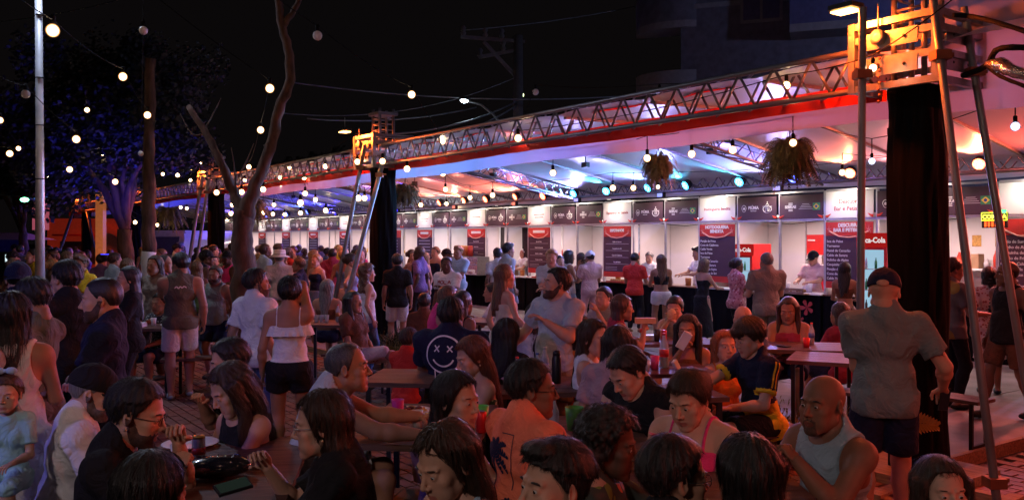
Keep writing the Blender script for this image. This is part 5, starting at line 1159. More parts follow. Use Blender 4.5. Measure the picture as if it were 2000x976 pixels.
    for (S_, e, W_, hp_), sg in zip(Ar, (-1, 1)):
        if hp_ is None: continue
        T = (HANDS if near else HANDS_L); HVh, HQh = T.get(hp_, T['relax']); vh = HVh.copy()*(.97 if not fem else .88)
        yv = (W_-e).normalized(); xin = Vector((0, 0, 1)) if abs(yv.z) < .75 else Vector((0, 1, 0)); 
        zv = Vector((0, 0, 1)); 
        if abs(yv.z) > .7: zv = Vector((sg, 0, 0))           # hanging hand: palm towards the body
        zv = (zv-yv*zv.dot(yv)).normalized(); xv = yv.cross(zv); 
        left = sg < 0
        if abs((W_-e).normalized().z) > .7: flip = (xv.y < 0)
        else: flip = (xv.x*sg > 0)
        if flip: vh[:, 0] *= -1; HQh = HQh[:, ::-1]
        Mx = np.array([xv, yv, zv]).T; parts.append((vh@Mx.T+np.array(W_), HQh)); mi = np.concatenate([mi, np.zeros(len(HQh), np.int32)])
    off = 0; VV = []; QQ = []
    for v, q in parts: VV.append(v); QQ.append(q+off); off += len(v)
    VV = np.concatenate(VV)*s; QQ = np.concatenate(QQ)
    # place: head top at the asked pixel
    ca, sa = math.cos(R(face+180)), math.sin(R(face+180)); th = R(180-face) if False else R(180)-R(face)*-1
    rz = R(180)+R(face)
    topl = np.array([hc[0], hc[1], 0])*s; q = Matrix.Rotation(rz, 3, 'Z') @ Vector(topl)
    x0 = (px-1000)/F*Y-q.x; y0 = Y-q.y; zoff = gz if mode == 'stand' else ztop-(hc[2]+.125*hs)*s
    me = npmesh('person', VV, QQ, [skin(sk), liqs(sk)], mi); o = link('person', me); o.location = (x0, y0, zoff); o.rotation_euler = (0, 0, rz)
    lab = label; tag(o, lab, cat, group)
    # ---- clothes from the same fields
    X, Yg, Z = np.meshgrid(*G.ax, indexing='ij', copy=False); D0 = [X-P[0], Yg-P[1], Z-P[2]]
    qx, qy, qz = [Rt[0, i]*D0[0]+Rt[1, i]*D0[1]+Rt[2, i]*D0[2] for i in range(3)]
    rs_ = (px*7+py*3) % 10
    wr = .0030*(np.sin(qz*38+3*np.sin(qx*14+rs_)+2.5*np.sin(qy*16))+.6*np.sin(qx*55+qz*22+rs_)+.5*np.sin(qz*75+qx*25+4*np.sin(qy*20)))*1.0
    def cutarm(i, L, grow, flare=.0):
        S_, e, W_, _ = Ar[i]; u = G.new(); d = (e-S_).normalized(); G.cone(u, S_, e, .054*am+grow, .046*am+grow+flare, k=0, cut=L/.285); 
        G.ell(u, S_, ((.062*am+grow),)*3, k=.02); return u
    kind, tcol = top; nrm = None; hipf = sm(Tor, LU if mode == 'stand' else np.maximum(LU, Yg-.06), .04)-.021
    def drape(t, z): return sm(t, np.maximum(hipf, qz-.02), .02)
    thick = .013; sph = lambda c, r: np.sqrt((qx-c[0])**2+(qy-c[1])**2+(qz-c[2])**2)-r
    top_f = None; TA = sm(sm(Tor, UA[0], .03), UA[1], .03); NK = sm(TA, nk, .03)
    def base(L, th):
        b_ = np.maximum(NK-th, np.sqrt(np.maximum(qx**2+(qy+.02)**2, 0))*0+qz-.512)
        for i in (0, 1):
            S_, e, W_, _ = Ar[i]; d = (e-S_).normalized(); al = (X-S_.x)*d.x+(Yg-S_.y)*d.y+(Z-S_.z)*d.z-L; near_ = np.sqrt((X-S_.x-d.x*.14)**2+(Yg-S_.y-d.y*.14)**2+(Z-S_.z-d.z*.14)**2)-.22
            b_ = np.maximum(b_, np.minimum(al, -(UA[i]-.02)))
        return b_
    if kind in ('tee', 'polo', 'loose'):
        t = Tor-thick; dr = G.new(); G.cone(dr, T_(0, .01, .30), T_(0, .005+.03*fat, -.13), sw-.035+.03*fat, sw-.020+.05*fat, k=0); sq = Tor-thick-.004
        G2 = G.new(); Eb = lambda c, r: G.ell(G2, T_(*c), r, Rl, .03); Eb((0, .012+.03*fat, .05), (.158+.065*fat, .122+.075*fat, .24)); Eb((0, .005+.03*fat, -.08), (.172+.055*fat, .128+.07*fat, .14)); t = sm(sm(t, G2, .03), Tor-thick, .01)
        for i in (0, 1): t = sm(t, cutarm(i, .20 if kind != 'loose' else .23, .017, .010), .03)
        t = np.minimum(t, base(.16, .012)); t = drape(t, 0)+wr; t = np.maximum(t, -.135-qz); t = np.maximum(t, -sph((0, .060, .565), .088)); top_f = t
    elif kind == 'long': 
        t = Tor-thick
        for i in (0, 1): t = sm(t, cutarm(i, .285, .014), .03); t = sm(t, FA[i]-.012, .02)
        t = np.minimum(t, base(.30, .012)); t = np.maximum(drape(t, 0)+wr, -.12-qz); t = np.maximum(t, -sph((0, .055, .57), .088)); top_f = t
    elif kind in ('tank', 'muscle'):
        G2 = G.new(); Eb = lambda c, r: G.ell(G2, T_(*c), r, Rl, .03); Eb((0, .012+.03*fat, .05), (.150+.065*fat, .118+.075*fat, .24)); Eb((0, .005+.03*fat, -.08), (.166+.055*fat, .124+.07*fat, .13))
        t = sm(Tor-.011, G2, .02)
        if kind == 'muscle':
            for i in (0, 1): t = sm(t, cutarm(i, .03, .010), .02)
        t = np.minimum(t, base(.04 if kind == 'muscle' else .0, .010)); t = np.maximum(drape(t, 0)+wr*.7, -.12-qz); w_ = sw*(.66 if kind == 'tank' else 1.12)
        t = np.maximum(t, -sph((0, .055, .55), .108 if kind == 'tank' else .095))
        if kind == 'tank':
            for sg in (-1, 1): t = np.maximum(t, -(np.sqrt(((qx-sg*(w_+.105))/.105)**2+((qz-.40)/.17)**2)-1)*.09)
        top_f = np.maximum(t, nk*0-1) if False else t
    elif kind in ('cami', 'dresscami', 'halter', 'strapless', 'crop', 'tubetop'):
        lim = {'crop': .36, 'strapless': .36, 'tubetop': .36}.get(kind, .365); t = np.maximum(Tor-.010+wr*.5, qz-(lim+.03*np.clip(qy*8, -1, 1)))
        if kind not in ('strapless', 'tubetop'):
            xs = .095; st = np.maximum(np.maximum(sm(Tor, UA[0], .03)-.006, np.abs(np.abs(qx)-(xs if kind != 'halter' else .05))-(.008 if kind != 'crop' else .013)), lim-.03-qz); st = np.maximum(st, -(nk-.004)); t = np.minimum(t, st)
        zlo = -.05 if kind not in ('crop', 'tubetop') else .17; t = np.maximum(t, zlo-qz)
        for i in (0, 1): t = np.maximum(t, -(UA[i]+.004))
        top_f = t
    def emit(Fd, name, m, lab=None):
        v, q_ = G.mesh(Fd)
        if len(q_) < 8: return None
        return link(name, npmesh(name, v*s, q_, [m]), o, label=lab)
    sh = emit(top_f, {'tee': 'shirt', 'polo': 'shirt', 'loose': 'shirt', 'long': 'shirt', 'tank': 'tank_top', 'muscle': 'tank_top'}.get(kind, 'top'), cloth(tcol)) if top_f is not None else None
    bk, bc = bot; bcut = .26; full = LU
    if not (mode == 'sit' and Y < 6.6 and legs is None and bk != 'shorts' ) or True:
        low = np.maximum(Tor, qz-.06); 
        if bk == 'shorts' or bk == 'shortshorts':
            Lc = G.new()
            for (hip, kn, ank) in Lg: G.cone(Lc, hip, kn, .090*lm, .080*lm, k=0, cut=.80 if bk == 'shorts' else .42)
            b = sm(low, Lc, .03)-.014
        elif bk in ('pants', 'jeans'):
            b = sm(sm(low, LU, .03), np.where(Z > Lg[0][2].z+.0, LL, 1), .03)-.014
        elif bk in ('skirt', 'dress', 'longskirt'):
            b = low-.012; L = {'skirt': .40, 'dress': .46, 'longskirt': .78}[bk]
            if mode == 'stand': sk_ = G.new(); G.cone(sk_, (0, 0, P[2]+.02), (0, 0, P[2]-L), .145+.03*fat, .20 if bk != 'longskirt' else .23, k=0, cut=1.0); b = sm(b, sk_, .03)+wr*.6
            else: b = sm(sm(low, LU, .06)-.016, b, .02)
        zc = .045 if top[0] in ('crop', 'cami', 'halter', 'strapless', 'tubetop') else -.03; b = b+wr*.5; b = np.maximum(b, qz-zc if mode == 'stand' else np.minimum(qz-zc, .05-Yg))
        emit(b, {'shorts': 'shorts', 'shortshorts': 'shorts', 'pants': 'trousers', 'jeans': 'jeans', 'skirt': 'skirt', 'dress': 'skirt', 'longskirt': 'skirt'}[bk], cloth(bc))
    if (mode == 'stand' or legs is not None) and Y < 16:
        for (hip, kn, ank) in Lg:
            m_ = MB(); m_.smooth = True; a_ = ank+Vector((0, .05, -.048)); m_.ball(Vector(a_)*s, .058*s, 12, 8, (.82, 2.35, .72)); m_.build('shoe', shoe or M_sole, o)
    # ---- hair, brows, eyes, beard, glasses, caps
    Mh = Matrix([[*Rh[i]] for i in range(3)]).to_4x4(); Mh.translation = Vector(Zs)*1.0; Mh = Matrix.Scale(s, 4) @ Mh @ Matrix.Scale(hs, 4)
    def hp_obj(name, me_, m, lab=None):
        c = link(name, me_, o, m, label=lab); c.matrix_local = Mh; return c
    st, hc_ = hr_; low_ = Y > 9
    if st and st != 'none':
        hV, hQ = hair(st, low_); v = hV*hs; u = np.clip((-.06-hV[:, 2])/.12, 0, 1)[:, None]; Ry_ = rotm(-lean*.8, 0, R(hy)*.75)
        a = v@Rh.T; b_ = v@Ry_.T; anchor = (np.array([0, -.04, -.10])*hs); b_ = b_+(anchor@Rh.T-anchor@Ry_.T); hv2 = a*(1-u)+b_*u
        hh_ = link('hair', npmesh('hair', (hv2+Zs)*s, hQ, [hairm(hc_)]), o)
    fu = face % 360; vis_face = Y < 10.5
    if vis_face:
        for sg in (-1, 1):
            key = 'eye'; 
            if 'eye' not in HT: HT['eye'] = MB().ball((0, 0, 0), .0132, 14, 10).mesh('eye', M_eye); HT['iris'] = MB().ball((0, 0, 0), .0072, 10, 6, (1, .55, 1)).mesh('iris', M_iris); bm_ = MB(); limb(bm_, [(-.016, -.006, -.005), (-.006, .002, .001), (.006, .003, .002), (.017, -.005, -.003)], [.0016, .0032, .0028, .0012], 6); HT['brow'] = bm_.mesh('eyebrow')
            e = link('eye', HT['eye'], o); e.matrix_local = Mh @ Matrix.Translation((sg*.031, .0742, .0022)); i_ = link('iris', HT['iris'], e); i_.location = (0, .0096, -.0018)
            if brow and cap != 'low': 
                b = link('eyebrow', HT['brow'], o, hairm(hc_ if hc_ not in ('white',) else 'grey')); b.matrix_local = Mh @ Matrix.Translation((sg*.033, .0845 if sex == 'm' else .0825, .0235)) @ Matrix.Rotation(-sg*.38, 4, 'Z') @ Matrix.Diagonal((1.15, 1.15, 1.15 if sex == 'm' else .7, 1))
    if beard and Y < 14:
        bk_ = 'beard_'+beard
        if bk_ not in HT:
            Xh, Yh, Zh = np.meshgrid(*HEADG.ax, indexing='ij'); f0 = _hf['m']-(.0014 if beard != 'full' else .009); line = -.028+.030*np.clip((Yh-.02)/.06, 0, 1)*-1; reg = np.maximum(Zh-(-.052+.050*np.clip((.040-Yh)/.035, 0, 1)+.004*np.sin(Xh*300)), -.112-Zh-.012); reg = np.maximum(reg, (-.004-.35*(Zh+.05)-Yh)); mouth = np.sqrt((Xh/.024)**2+((Yh-.095)/.03)**2+((Zh+.071)/.011)**2)-1; reg = np.maximum(reg, -mouth*.01)
            if beard == 'goatee': reg = np.maximum(reg, np.abs(Xh)-.032)
            HT[bk_] = HEADG.mesh(np.maximum(f0, reg).astype(f32))
        v, q_ = HT[bk_]; hp_obj('beard', npmesh('beard', v, q_, [mat('stubble_'+('grey' if hc_ in ('white', 'grey') else 'dark'), (.13, .11, .10) if hc_ in ('white', 'grey') else (.085, .045, .032), .8, bump=.5, bs=300, var=.4, vs=60)]), None)
    if glasses:
        if 'gl' not in HT:
            m_ = MB()
            for sg in (-1, 1):
                m_.tube([(sg*.031+.021*math.cos(a)*1.08, .099-.004*abs(math.cos(a)), .000+.016*math.sin(a)) for a in [k*2*PI/14 for k in range(15)]], .0014, 5, False); m_.tube([(sg*.052, .096, .004), (sg*.072, .06, .004), (sg*.080, -.005, .004)], .0015, 5)
            m_.tube([(-.010, .103, .004), (.010, .103, .004)], .0014, 5); HT['gl'] = m_.mesh('glasses')
        hp_obj('glasses', HT['gl'], M_blackmetal if glasses == 'dark' else M_alu)
    if ear:
        for sg in (-1, 1): hp_obj('earring', MB().ball((sg*.088, -.006, -.045), .006, 8, 6).tube([(sg*.086, -.006, -.036), (sg*.088, -.006, -.05)], .0015, 4).mesh('earring', M_gold), None)
    if cap:
        cc, cm, back = cap
        ck = 'cap'
        if ck not in HT:
            G3 = Grid((-.12, -.14, -.02), (.12, .22, .16), .006 if near else .006); Fd = G3.new(); G3.ell(Fd, (0, -.014, .034), (.090, .111, .103), k=0); Xc, Yc, Zc = np.meshgrid(*G3.ax, indexing='ij'); Fd = np.maximum(Fd, .026-.10*(Yc+.02)*0-Zc); 
            br = np.maximum(np.abs(Zc-(.034-.25*np.clip(Yc-.08, 0, 1)+ -1.2*Xc**2*4))-.004, (np.sqrt((Xc/.075)**2+((Yc-.085)/.085)**2)-1)*.07); br = np.maximum(br, .03-Yc); Fd = np.minimum(Fd, br); Fd = np.minimum(Fd, np.sqrt(Xc**2+(Yc+.014)**2+(Zc-.139)**2)-.008); HT[ck] = G3.mesh(Fd.astype(f32))
        v, q_ = HT[ck]; v = v.copy(); 
        if back: v[:, 0] *= -1; v[:, 1] = -v[:, 1]-.028
        if cc == 'hat':
            m_ = MB().lathe((0, -.014, 0), [(.17, .022), (.172, .030), (.105, .048), (.098, .13), (.085, .145), (.03, .14)], 24); hat = m_.mesh('hat', cloth(cm)); hb = hp_obj('hat', hat, None); link('hat_band', MB().lathe((0, -.014, 0), [(.104, .05), (.1035, .072)], 24).mesh('hat_band', cloth('black')), hb)
        else:
            cpo = hp_obj('cap', npmesh('cap', v, q_, [cloth(cm)]), None); sg = -1 if not back else 1
            link('back_opening', MB().ball((0, sg*.108-.014, .032), .032, 12, 8, (1, .30, .60)).mesh('back_opening', skin(sk) if hr_[0] == 'none' else hairm(hr_[1])), cpo)
    if neckl: 
        a = [T_(.07*math.cos(k*2*PI/20), -.01+.075*math.sin(k*2*PI/20)*1.05, .515-.035*math.sin(k*2*PI/20)) for k in range(21)]; MB().tube([Vector(p)*s for p in a], .0022*s, 5, False).build('necklace', M_gold, o)
    if watch is not None:
        S_, e, W_, _ = Ar[watch]; d = (W_-e).normalized(); p = W_-d*.02; m_ = MB(); u = d.orthogonal().normalized(); v_ = d.cross(u); m_.tube([(p+(u*math.cos(a)+v_*math.sin(a))*.030)*s for a in [k*2*PI/14 for k in range(15)]], .006*s, 6, False); m_.build('wristband', M_gold if watch else M_black, o)
    o['_'] = 0; del o['_']
    return o, sh, dict(P=P, Rt=Rt, s=s, Ar=Ar, T=T_, hc=hc, Lg=Lg)
def decal(o, sh, info, polys, frame, m, back=True, name='print', wrap=.0035, label=None, name_='print'):
    """flat print carried onto the shirt: polys in metres (x right as seen, z up) round frame (x0, z0) on the torso"""
    P, Rt, s = info['P'], info['Rt'], info['s']; me = sh.data; bv = BVHTree.FromPolygons([v.co for v in me.vertices], [tuple(p.vertices) for p in me.polygons]); mb = MB(); sgn = -1 if back else 1
    for poly in polys:
        idx = []; ok = True; vs = []
        for (x, z) in poly:
            lx = (x+frame[0])*(1 if back else -1); st = Vector((P+Rt@np.array([lx, sgn*.5, frame[1]+z])))*s; d = Vector(Rt@np.array([0, -sgn, 0])); loc, nrm, _, _ = bv.ray_cast(st, d)
            if loc is None: ok = False; break
            vs.append(loc+nrm*wrap)
        if ok: mb.add(vs, [tuple(range(len(vs)))])
    if mb.v: mb.smooth = True; mb.build(name, m, sh, label=label)
def strip(pts, w):
    out = []
    for (a, b) in zip(pts[:-1], pts[1:]):
        d = Vector((b[0]-a[0], b[1]-a[1])); 
        if d.length < 1e-6: continue
        n = max(1, int(d.length/.012)); nn = Vector((-d.y, d.x)).normalized()*w/2
        for i in range(n):
            p = (a[0]+d.x*i/n, a[1]+d.y*i/n); q = (a[0]+d.x*(i+1)/n, a[1]+d.y*(i+1)/n); out.append([(p[0]-nn.x, p[1]-nn.y), (q[0]-nn.x, q[1]-nn.y), (q[0]+nn.x, q[1]+nn.y), (p[0]+nn.x, p[1]+nn.y)])
    return out
LET = {'A': [[(0, 0), (.5, 1), (1, 0)], [(.2, .4), (.8, .4)]], 'B': [[(0, 0), (0, 1), (.8, .9), (.7, .55), (0, .5)], [(.7, .55), (1, .25), (.7, 0), (0, 0)]], 'C': [[(1, .85), (.5, 1), (0, .6), (0, .4), (.5, 0), (1, .15)]], 'E': [[(1, 0), (0, 0), (0, 1), (1, 1)], [(0, .5), (.8, .5)]], 'L': [[(0, 1), (0, 0), (1, 0)]], 'M': [[(0, 0), (0, 1), (.5, .4), (1, 1), (1, 0)]], 'O': [[(0, .3), (0, .7), (.5, 1), (1, .7), (1, .3), (.5, 0), (0, .3)]], 'R': [[(0, 0), (0, 1), (.9, .9), (.9, .55), (0, .5)], [(.4, .5), (1, 0)]], 'S': [[(1, .85), (.5, 1), (0, .75), (1, .3), (.5, 0), (0, .15)]], 'T': [[(0, 1), (1, 1)], [(.5, 1), (.5, 0)]], 'U': [[(0, 1), (0, .2), (.5, 0), (1, .2), (1, 1)]], 'X': [[(0, 0), (1, 1)], [(0, 1), (1, 0)]], 'I': [[(.5, 0), (.5, 1)]], 'N': [[(0, 0), (0, 1), (1, 0), (1, 1)]], 'H': [[(0, 0), (0, 1)], [(1, 0), (1, 1)], [(0, .5), (1, .5)]]}
def word(t, x0, z0, w, h, gap, lw):
    out = []
    for i, ch in enumerate(t):
        for pl in LET.get(ch, []): out += strip([(x0+i*(w+gap)+a*w, z0+b*h) for a, b in pl], lw)
    return out
# ================================================================ TABLES AND BENCHES
M_top = mat('table_top', (.11, .05, .034), .55, var=.5, vs=4, stretch=(1, 8, 8), bump=.2, bs=40)
def table(px, Y, w_, d_, rz, label, z=.86):
    X = (px-1000)/F*Y; g0 = ground_z(X, Y); t = empty('table', (X, Y, g0), R(rz), label=label, cat='table', group='wooden tables with black metal legs'); h = z-g0
    n = 4
    for i in range(n): MB().box((0, -d_/2+d_/n*(i+.5), h-.018), (w_, d_/n-.004, .036)).build('plank', M_top, t)
    for sx_ in (-1, 1):
        m_ = MB()
        for sy_ in (-1, 1): MB().box((sx_*(w_/2-.06), sy_*(d_/2-.05), (h-.04)/2), (.035, .035, h-.04)).build('leg', M_blackmetal, t)
        MB().box((sx_*(w_/2-.06), 0, h-.055), (.034, d_-.136, .034)).box((sx_*(w_/2-.06), 0, .02), (.034, d_-.136, .034)).build('cross_bar', M_blackmetal, t)
    return t
def bench(px, Y, w_, rz, label, z=.50, d_=.32):
    X = (px-1000)/F*Y; g0 = ground_z(X, Y); t = empty('bench', (X, Y, g0), R(rz), label=label, cat='bench', group='wooden benches with black metal legs')
    for sy_ in (-1, 1): MB().box((0, sy_*d_/4, z-g0-.015), (w_, d_/2-.004, .03)).build('plank', M_top, t)
    for sx_ in (-1, 1):
        for sy_ in (-1, 1): MB().box((sx_*(w_/2-.07), sy_*(d_/2-.03), (z-g0-.03)/2), (.03, .03, z-g0-.03)).build('leg', M_blackmetal, t)
        MB().box((sx_*(w_/2-.07), 0, .02), (.03, d_-.09, .03)).build('foot_bar', M_blackmetal, t)
    return t
table(425, 4.3, .80, 1.25, 8, 'nearest table at bottom left carrying the beer can and plate')
table(835, 5.35, .75, 1.2, -5, 'table left of centre with the food plate and magenta cup')
table(1135, 4.95, .75, 1.2, 5, 'table right of the salmon tank man with green cup and clear bottle')
table(1400, 3.9, .8, 1.3, 0, 'table at bottom right hidden behind the dark haired heads')
table(872, 7.15, 1.25, .75, -6, 'table whose empty left corner shows below the smiley shirt man')
table(1068, 6.75, .9, .75, 10, 'table with the black flask and water bottles')
table(1290, 9.7, 1.1, .7, -4, 'table behind, where two women eat sandwiches')
table(1290, 7.65, .8, .75, 4, 'table with the red label soda bottle')
table(1560, 9.2, 1.0, .75, -10, 'table where the woman in maroon rests her arms')
table(1625, 8.3, .75, .75, -25, 'empty square table left of the standing man in the cap')
table(645, 11.8, .8, .7, -10, 'table beside the seated woman with crossed legs')
table(300, 11.3, .9, .7, 10, 'table at left with white foam box, behind the man with crossed arms')
table(985, 12.0, 1.3, .7, -30, 'dark table behind the pink top woman with a glowing phone')
table(1318, 6.45, .6, .6, 10, 'dark table the boy in the polo rests his hands on')
bench(390, 11.0, .9, 15, 'bench behind the man in white shorts')
bench(700, 11.3, .9, -12, 'bench under the woman with crossed legs')
bench(845, 10.4, 1.0, -35, 'small bench with dark red seat right of the second tower')
bench(1862, 8.0, .6, TH*180/PI, 'bench standing on the tent floor right of the big tower', .55)
bench(1480, 6.75, .9, 30, 'bench under the boy in the navy and yellow polo')
bench(740, 4.75, .9, 80, 'bench under the balding man in the grey tank')
bench(1690, 8.5, .8, -25, 'low bench right of the empty square table')
# ================================================================ PEOPLE IN THE PHOTO
PD = person
def Yr(px, t): return (t+6.923)/(.817*(px-1000)/F+.5767)
def wpos(o, info, i, d=0, up=0):
    S_, e, W_, _ = info['Ar'][i]; v = Vector(W_)+(W_-e).normalized()*(.08+d); v = v*info['s']; return Vector(o.location)+Matrix.Rotation(o.rotation_euler.z, 3, 'Z') @ v+Vector((0, 0, up))
P_ = {}
# --- foreground, left
P_['whitetee'] = PD(183, 714, 4.65, face=118, mode='sit', lean=14, hy=-12, hp=-12, fat=.35, top=('long', 'white'), bot=('jeans', 'navy'), hr_=('buzz', 'grey'), cap=('cap', 'black', False), sk='fair', aR='fwd', aL='table', beard='short', label='seated man in white shirt with black cap and grey hair')
P_['bwtee'] = PD(268, 742, 3.75, face=98, mode='sit', lean=16, hp=-10, fat=.15, top=('tee', 'black'), hr_=('short', 'black'), sk='light', aR='chin', aL='mouth', beard='short', glasses='dark', ear=True, label='man in glasses and black shirt with white print on the back, hands at his chin')
P_['braid0'] = PD(298, 882, 2.9, face=150, mode='sit', lean=6, hp=-6, sex='f', top=('cami', 'maroon'), hr_=('long', 'black'), sk='tan', label='straight black hair and bare shoulder of the woman at the bottom edge, left')
P_['bangs'] = PD(452, 708, 4.8, face=322, mode='sit', lean=14, hy=-14, hp=-24, sex='f', fat=.1, top=('tank', 'black'), hr_=('longfwd', 'brown'), sk='light', aR='side', aL='tablein', ear=True, neckl=True, watch=0, label='woman in black tank top with brown fringe leaning over the table with the can')
P_['youngdark'] = PD(448, 662, 5.5, face=290, mode='sit', lean=16, hp=-8, top=('tee', 'black'), hr_=('short', 'black'), sk='light', aR='chin', aL='table', label='young man with short black hair half hidden behind the woman with the fringe')
P_['glassesw'] = PD(628, 763, 3.75, face=277, mode='sit', lean=12, hp=-2, sex='f', fat=.55, top=('tee', 'black'), bot=('pants', 'black'), hr_=('wavy', 'brown'), sk='light', aR=((-.10, .30, -.0), (.3, .2, -1), 'grip'), aL='tablein', glasses='alu', ear=True, label='woman in clear glasses and black tee with her hand raised to her mouth')
P_['greytank'] = PD(680, 668, 4.9, face=100, mode='sit', lean=22, hy=-5, hp=10, fat=.55, top=('tank', 'lgrey'), bot=('shorts', 'offwhite'), hr_=('balding', 'dgrey'), sk='tan', aR=((.02, .50, -.16), (.4, -.1, -1), 'relax'), aL=((-.02, .50, -.14), (.4, -.1, -1), 'grip'), label='balding man in pale grey tank and khaki shorts reaching to a food plate')
P_['purplew'] = PD(893, 725, 4.35, face=70, mode='sit', lean=8, hy=-12, sex='f', fat=.25, top=('cami', 'purple'), hr_=('long', 'black'), sk='light', aR='table', aL='table', label='woman with shoulder length black hair and purple top behind the auburn haired woman')
P_['auburn'] = PD(872, 825, 3.15, face=312, mode='sit', lean=12, hp=-16, sex='f', fat=.2, top=('cami', 'lblue'), hr_=('wavy', 'brown'), sk='light', label='woman with auburn brown hair and light blue top looking down at the bottom edge')
P_['fademan'] = PD(1082, 863, 2.85, face=300, mode='sit', lean=5, hp=4, top=('tee', 'grey'), hr_=('quiff', 'black'), sk='light', label='young man with faded haircut cut off at the bottom edge of the photo')
P_['salmon'] = PD(1040, 703, 4.3, face=125, mode='sit', lean=6, hy=-32, fat=.5, top=('muscle', 'salmon'), bot=('shorts', 'navy'), hr_=('short', 'black'), sk='brown', aR='reach', aL='table', glasses='dark', neckl=True, label='man in salmon sleeveless shirt with a navy palm tree print on the back')
P_['redhairphone'] = PD(922, 657, 6.15, face=292, mode='sit', lean=8, hp=-16, sex='f', top=('strapless', F_gdot), hr_=('long', 'auburn'), sk='light', aR='bottle', aL='phone', ear=True, label='woman with long auburn hair and green dotted top holding a straw at her chin')
P_['smiley'] = PD(882, 580, 7.3, face=165, mode='sit', fat=.75, h=1.12, top=('tee', 'navy'), bot=('shorts', 'khaki'), hr_=('short', 'black'), sk='brown', aR='table', aL='table', label='large man in dark tee with a white smiley face drawn on the back')
P_['longback'] = PD(990, 622, 7.2, face=160, mode='sit', lean=5, hp=-8, sex='f', fat=.2, top=('long', 'black'), hr_=('long', 'black'), sk='tan', aR='phone', aL='table', label='woman seen from behind with long black hair looking at her phone')
P_['greyteestand'] = PD(1086, 514, 7.6, face=318, mode='stand', hy=-30, hp=8, fat=.45, top=('tee', 'lgrey'), bot=('shorts', 'taupe'), hr_=('short', 'black'), sk='light', beard='short', aR='side', aL=((-.12, .26, -.10), (.8, -.2, -1), 'relax'), label='bearded man in pale grey tee standing in the middle and looking left')
P_['strapless'] = PD(986, 511, 9.6, face=120, mode='stand', sex='f', stride=.14, top=('strapless', 'cream'), bot=('dress', 'cream'), hr_=('long', 'lbrown'), sk='light', aR='side', aL='hang', label='blonde woman in strapless cream dress walking away in the middle')
P_['jeansw'] = PD(1160, 624, 6.6, face=75, mode='sit', lean=4, hy=-22, sex='f', top=('tank', 'white'), bot=('jeans', 'jeans'), hr_=('long', 'brown'), sk='light', aR='table', aL='table', label='woman in white tank and jeans with long straight brown hair looking right')
P_['mauvew'] = PD(1208, 636, 6.1, face=150, mode='sit', lean=10, sex='f', fat=.35, top=('tee', 'mauve'), bot=('shorts', 'lblue'), hr_=('longfwd', 'black'), sk='tan', label='woman in mauve shirt with black hair falling over her back, seen from behind')
P_['bigblack'] = PD(1226, 679, 5.1, face=305, mode='sit', lean=24, hp=-26, hy=-5, fat=.85, top=('muscle', 'black'), bot=('shorts', 'navy'), hr_=('short', 'black'), sk='fair', aR='tablein', aL='table', label='big man in black sleeveless shirt bending over the table')
P_['tropic'] = PD(1190, 800, 3.65, face=75, mode='sit', lean=8, hp=-6, sex='f', fat=.4, top=('tee', F_trop), hr_=('curly', 'black'), sk='dark', aR='phone', aL='mouth', ear=True, label='dark skinned woman in tropical leaf print shirt with curly hair holding a phone')
P_['pinkcami'] = PD(1345, 722, 4.35, face=318, mode='sit', lean=12, hp=-18, sex='f', fat=.85, top=('cami', 'hotpink'), bot=('skirt', 'hotpink'), hr_=('updo', 'brown'), sk='fair', aR='tablein', aL='phone', ear=True, label='woman with pinned up dark hair and pink strap top looking down')
P_['pearl'] = PD(1318, 852, 3.05, face=128, mode='sit', hy=-22, hp=-4, sex='f', fat=.3, top=('tee', 'black'), hr_=('short', 'black'), sk='tan', glasses='dark', ear=True, label='person with short black hair, dark glasses and earring at the bottom edge')
P_['darkback'] = PD(1460, 848, 2.98, face=190, mode='sit', sex='f', top=('long', 'black'), hr_=('wavy', 'black'), sk='tan', label='mass of long black hair of a woman seen from behind at the bottom edge')
P_['bald'] = PD(1606, 730, 4.15, face=292, mode='sit', lean=8, hp=3, hy=12, fat=.6, top=('tank', 'slate'), bot=('shorts', 'navy'), hr_=('none', 'black'), sk='brown', aR='chin', aL='chin', beard='goatee', label='bald man in blue grey tank top resting his fist at his mouth')
P_['polo'] = PD(1462, 622, 6.75, face=292, mode='sit', lean=10, hy=-6, hp=-16, top=('polo', 'navy'), bot=('shorts', 'black'), hr_=('mop', 'brown'), sk='fair', aR='reach', aL='fwd', watch=1, label='boy with mop of brown hair in navy and yellow polo shirt', legs=None)
P_['ginger'] = PD(1416, 645, 7.7, face=8, mode='sit', sex='f', hp=4, top=('cami', 'orange'), hr_=('long', 'ginger'), sk='light', aR='table', aL='table', label='girl with long ginger hair facing the camera behind the boy in the polo')
P_['napkin'] = PD(1343, 614, 8.0, face=340, mode='sit', hp=-4, sex='f', fat=.1, top=('cami', 'brown'), hr_=('longfwd', 'black'), sk='tan', glasses='alu', aR='mouth', aL='phone', label='woman in glasses with black hair holding a folded paper napkin')
P_['ginhands'] = PD(1392, 600, 8.6, face=340, mode='sit', sex='f', lean=4, top=('tank', 'brown'), hr_=('bob', 'black'), sk='light', label='woman hidden between the napkin woman and the ginger girl') if False else None
P_['bunsand'] = PD(1318, 578, 10.2, face=335, mode='sit', lean=14, hp=-10, sex='f', fat=.35, top=('tank', 'taupe'), hr_=('updo', 'black'), sk='fair', aR='mouth', aL='mouth', label='woman with tied back black hair biting a sandwich')
P_['longeat'] = PD(1216, 575, 9.5, face=100, mode='sit', lean=8, sex='f', top=('tank', 'maroon'), hr_=('wavy', 'brown'), sk='tan', aR='bottle', aL='table', label='woman with long wavy hair sitting in profile and holding a sandwich tray')
P_['bluebald'] = PD(1450, 596, 9.3, face=195, mode='sit', h=.98, fat=.4, top=('tee', F_blue), hr_=('none', 'black'), sk='light', label='bald man in blue patterned shirt sitting behind the ginger girl')
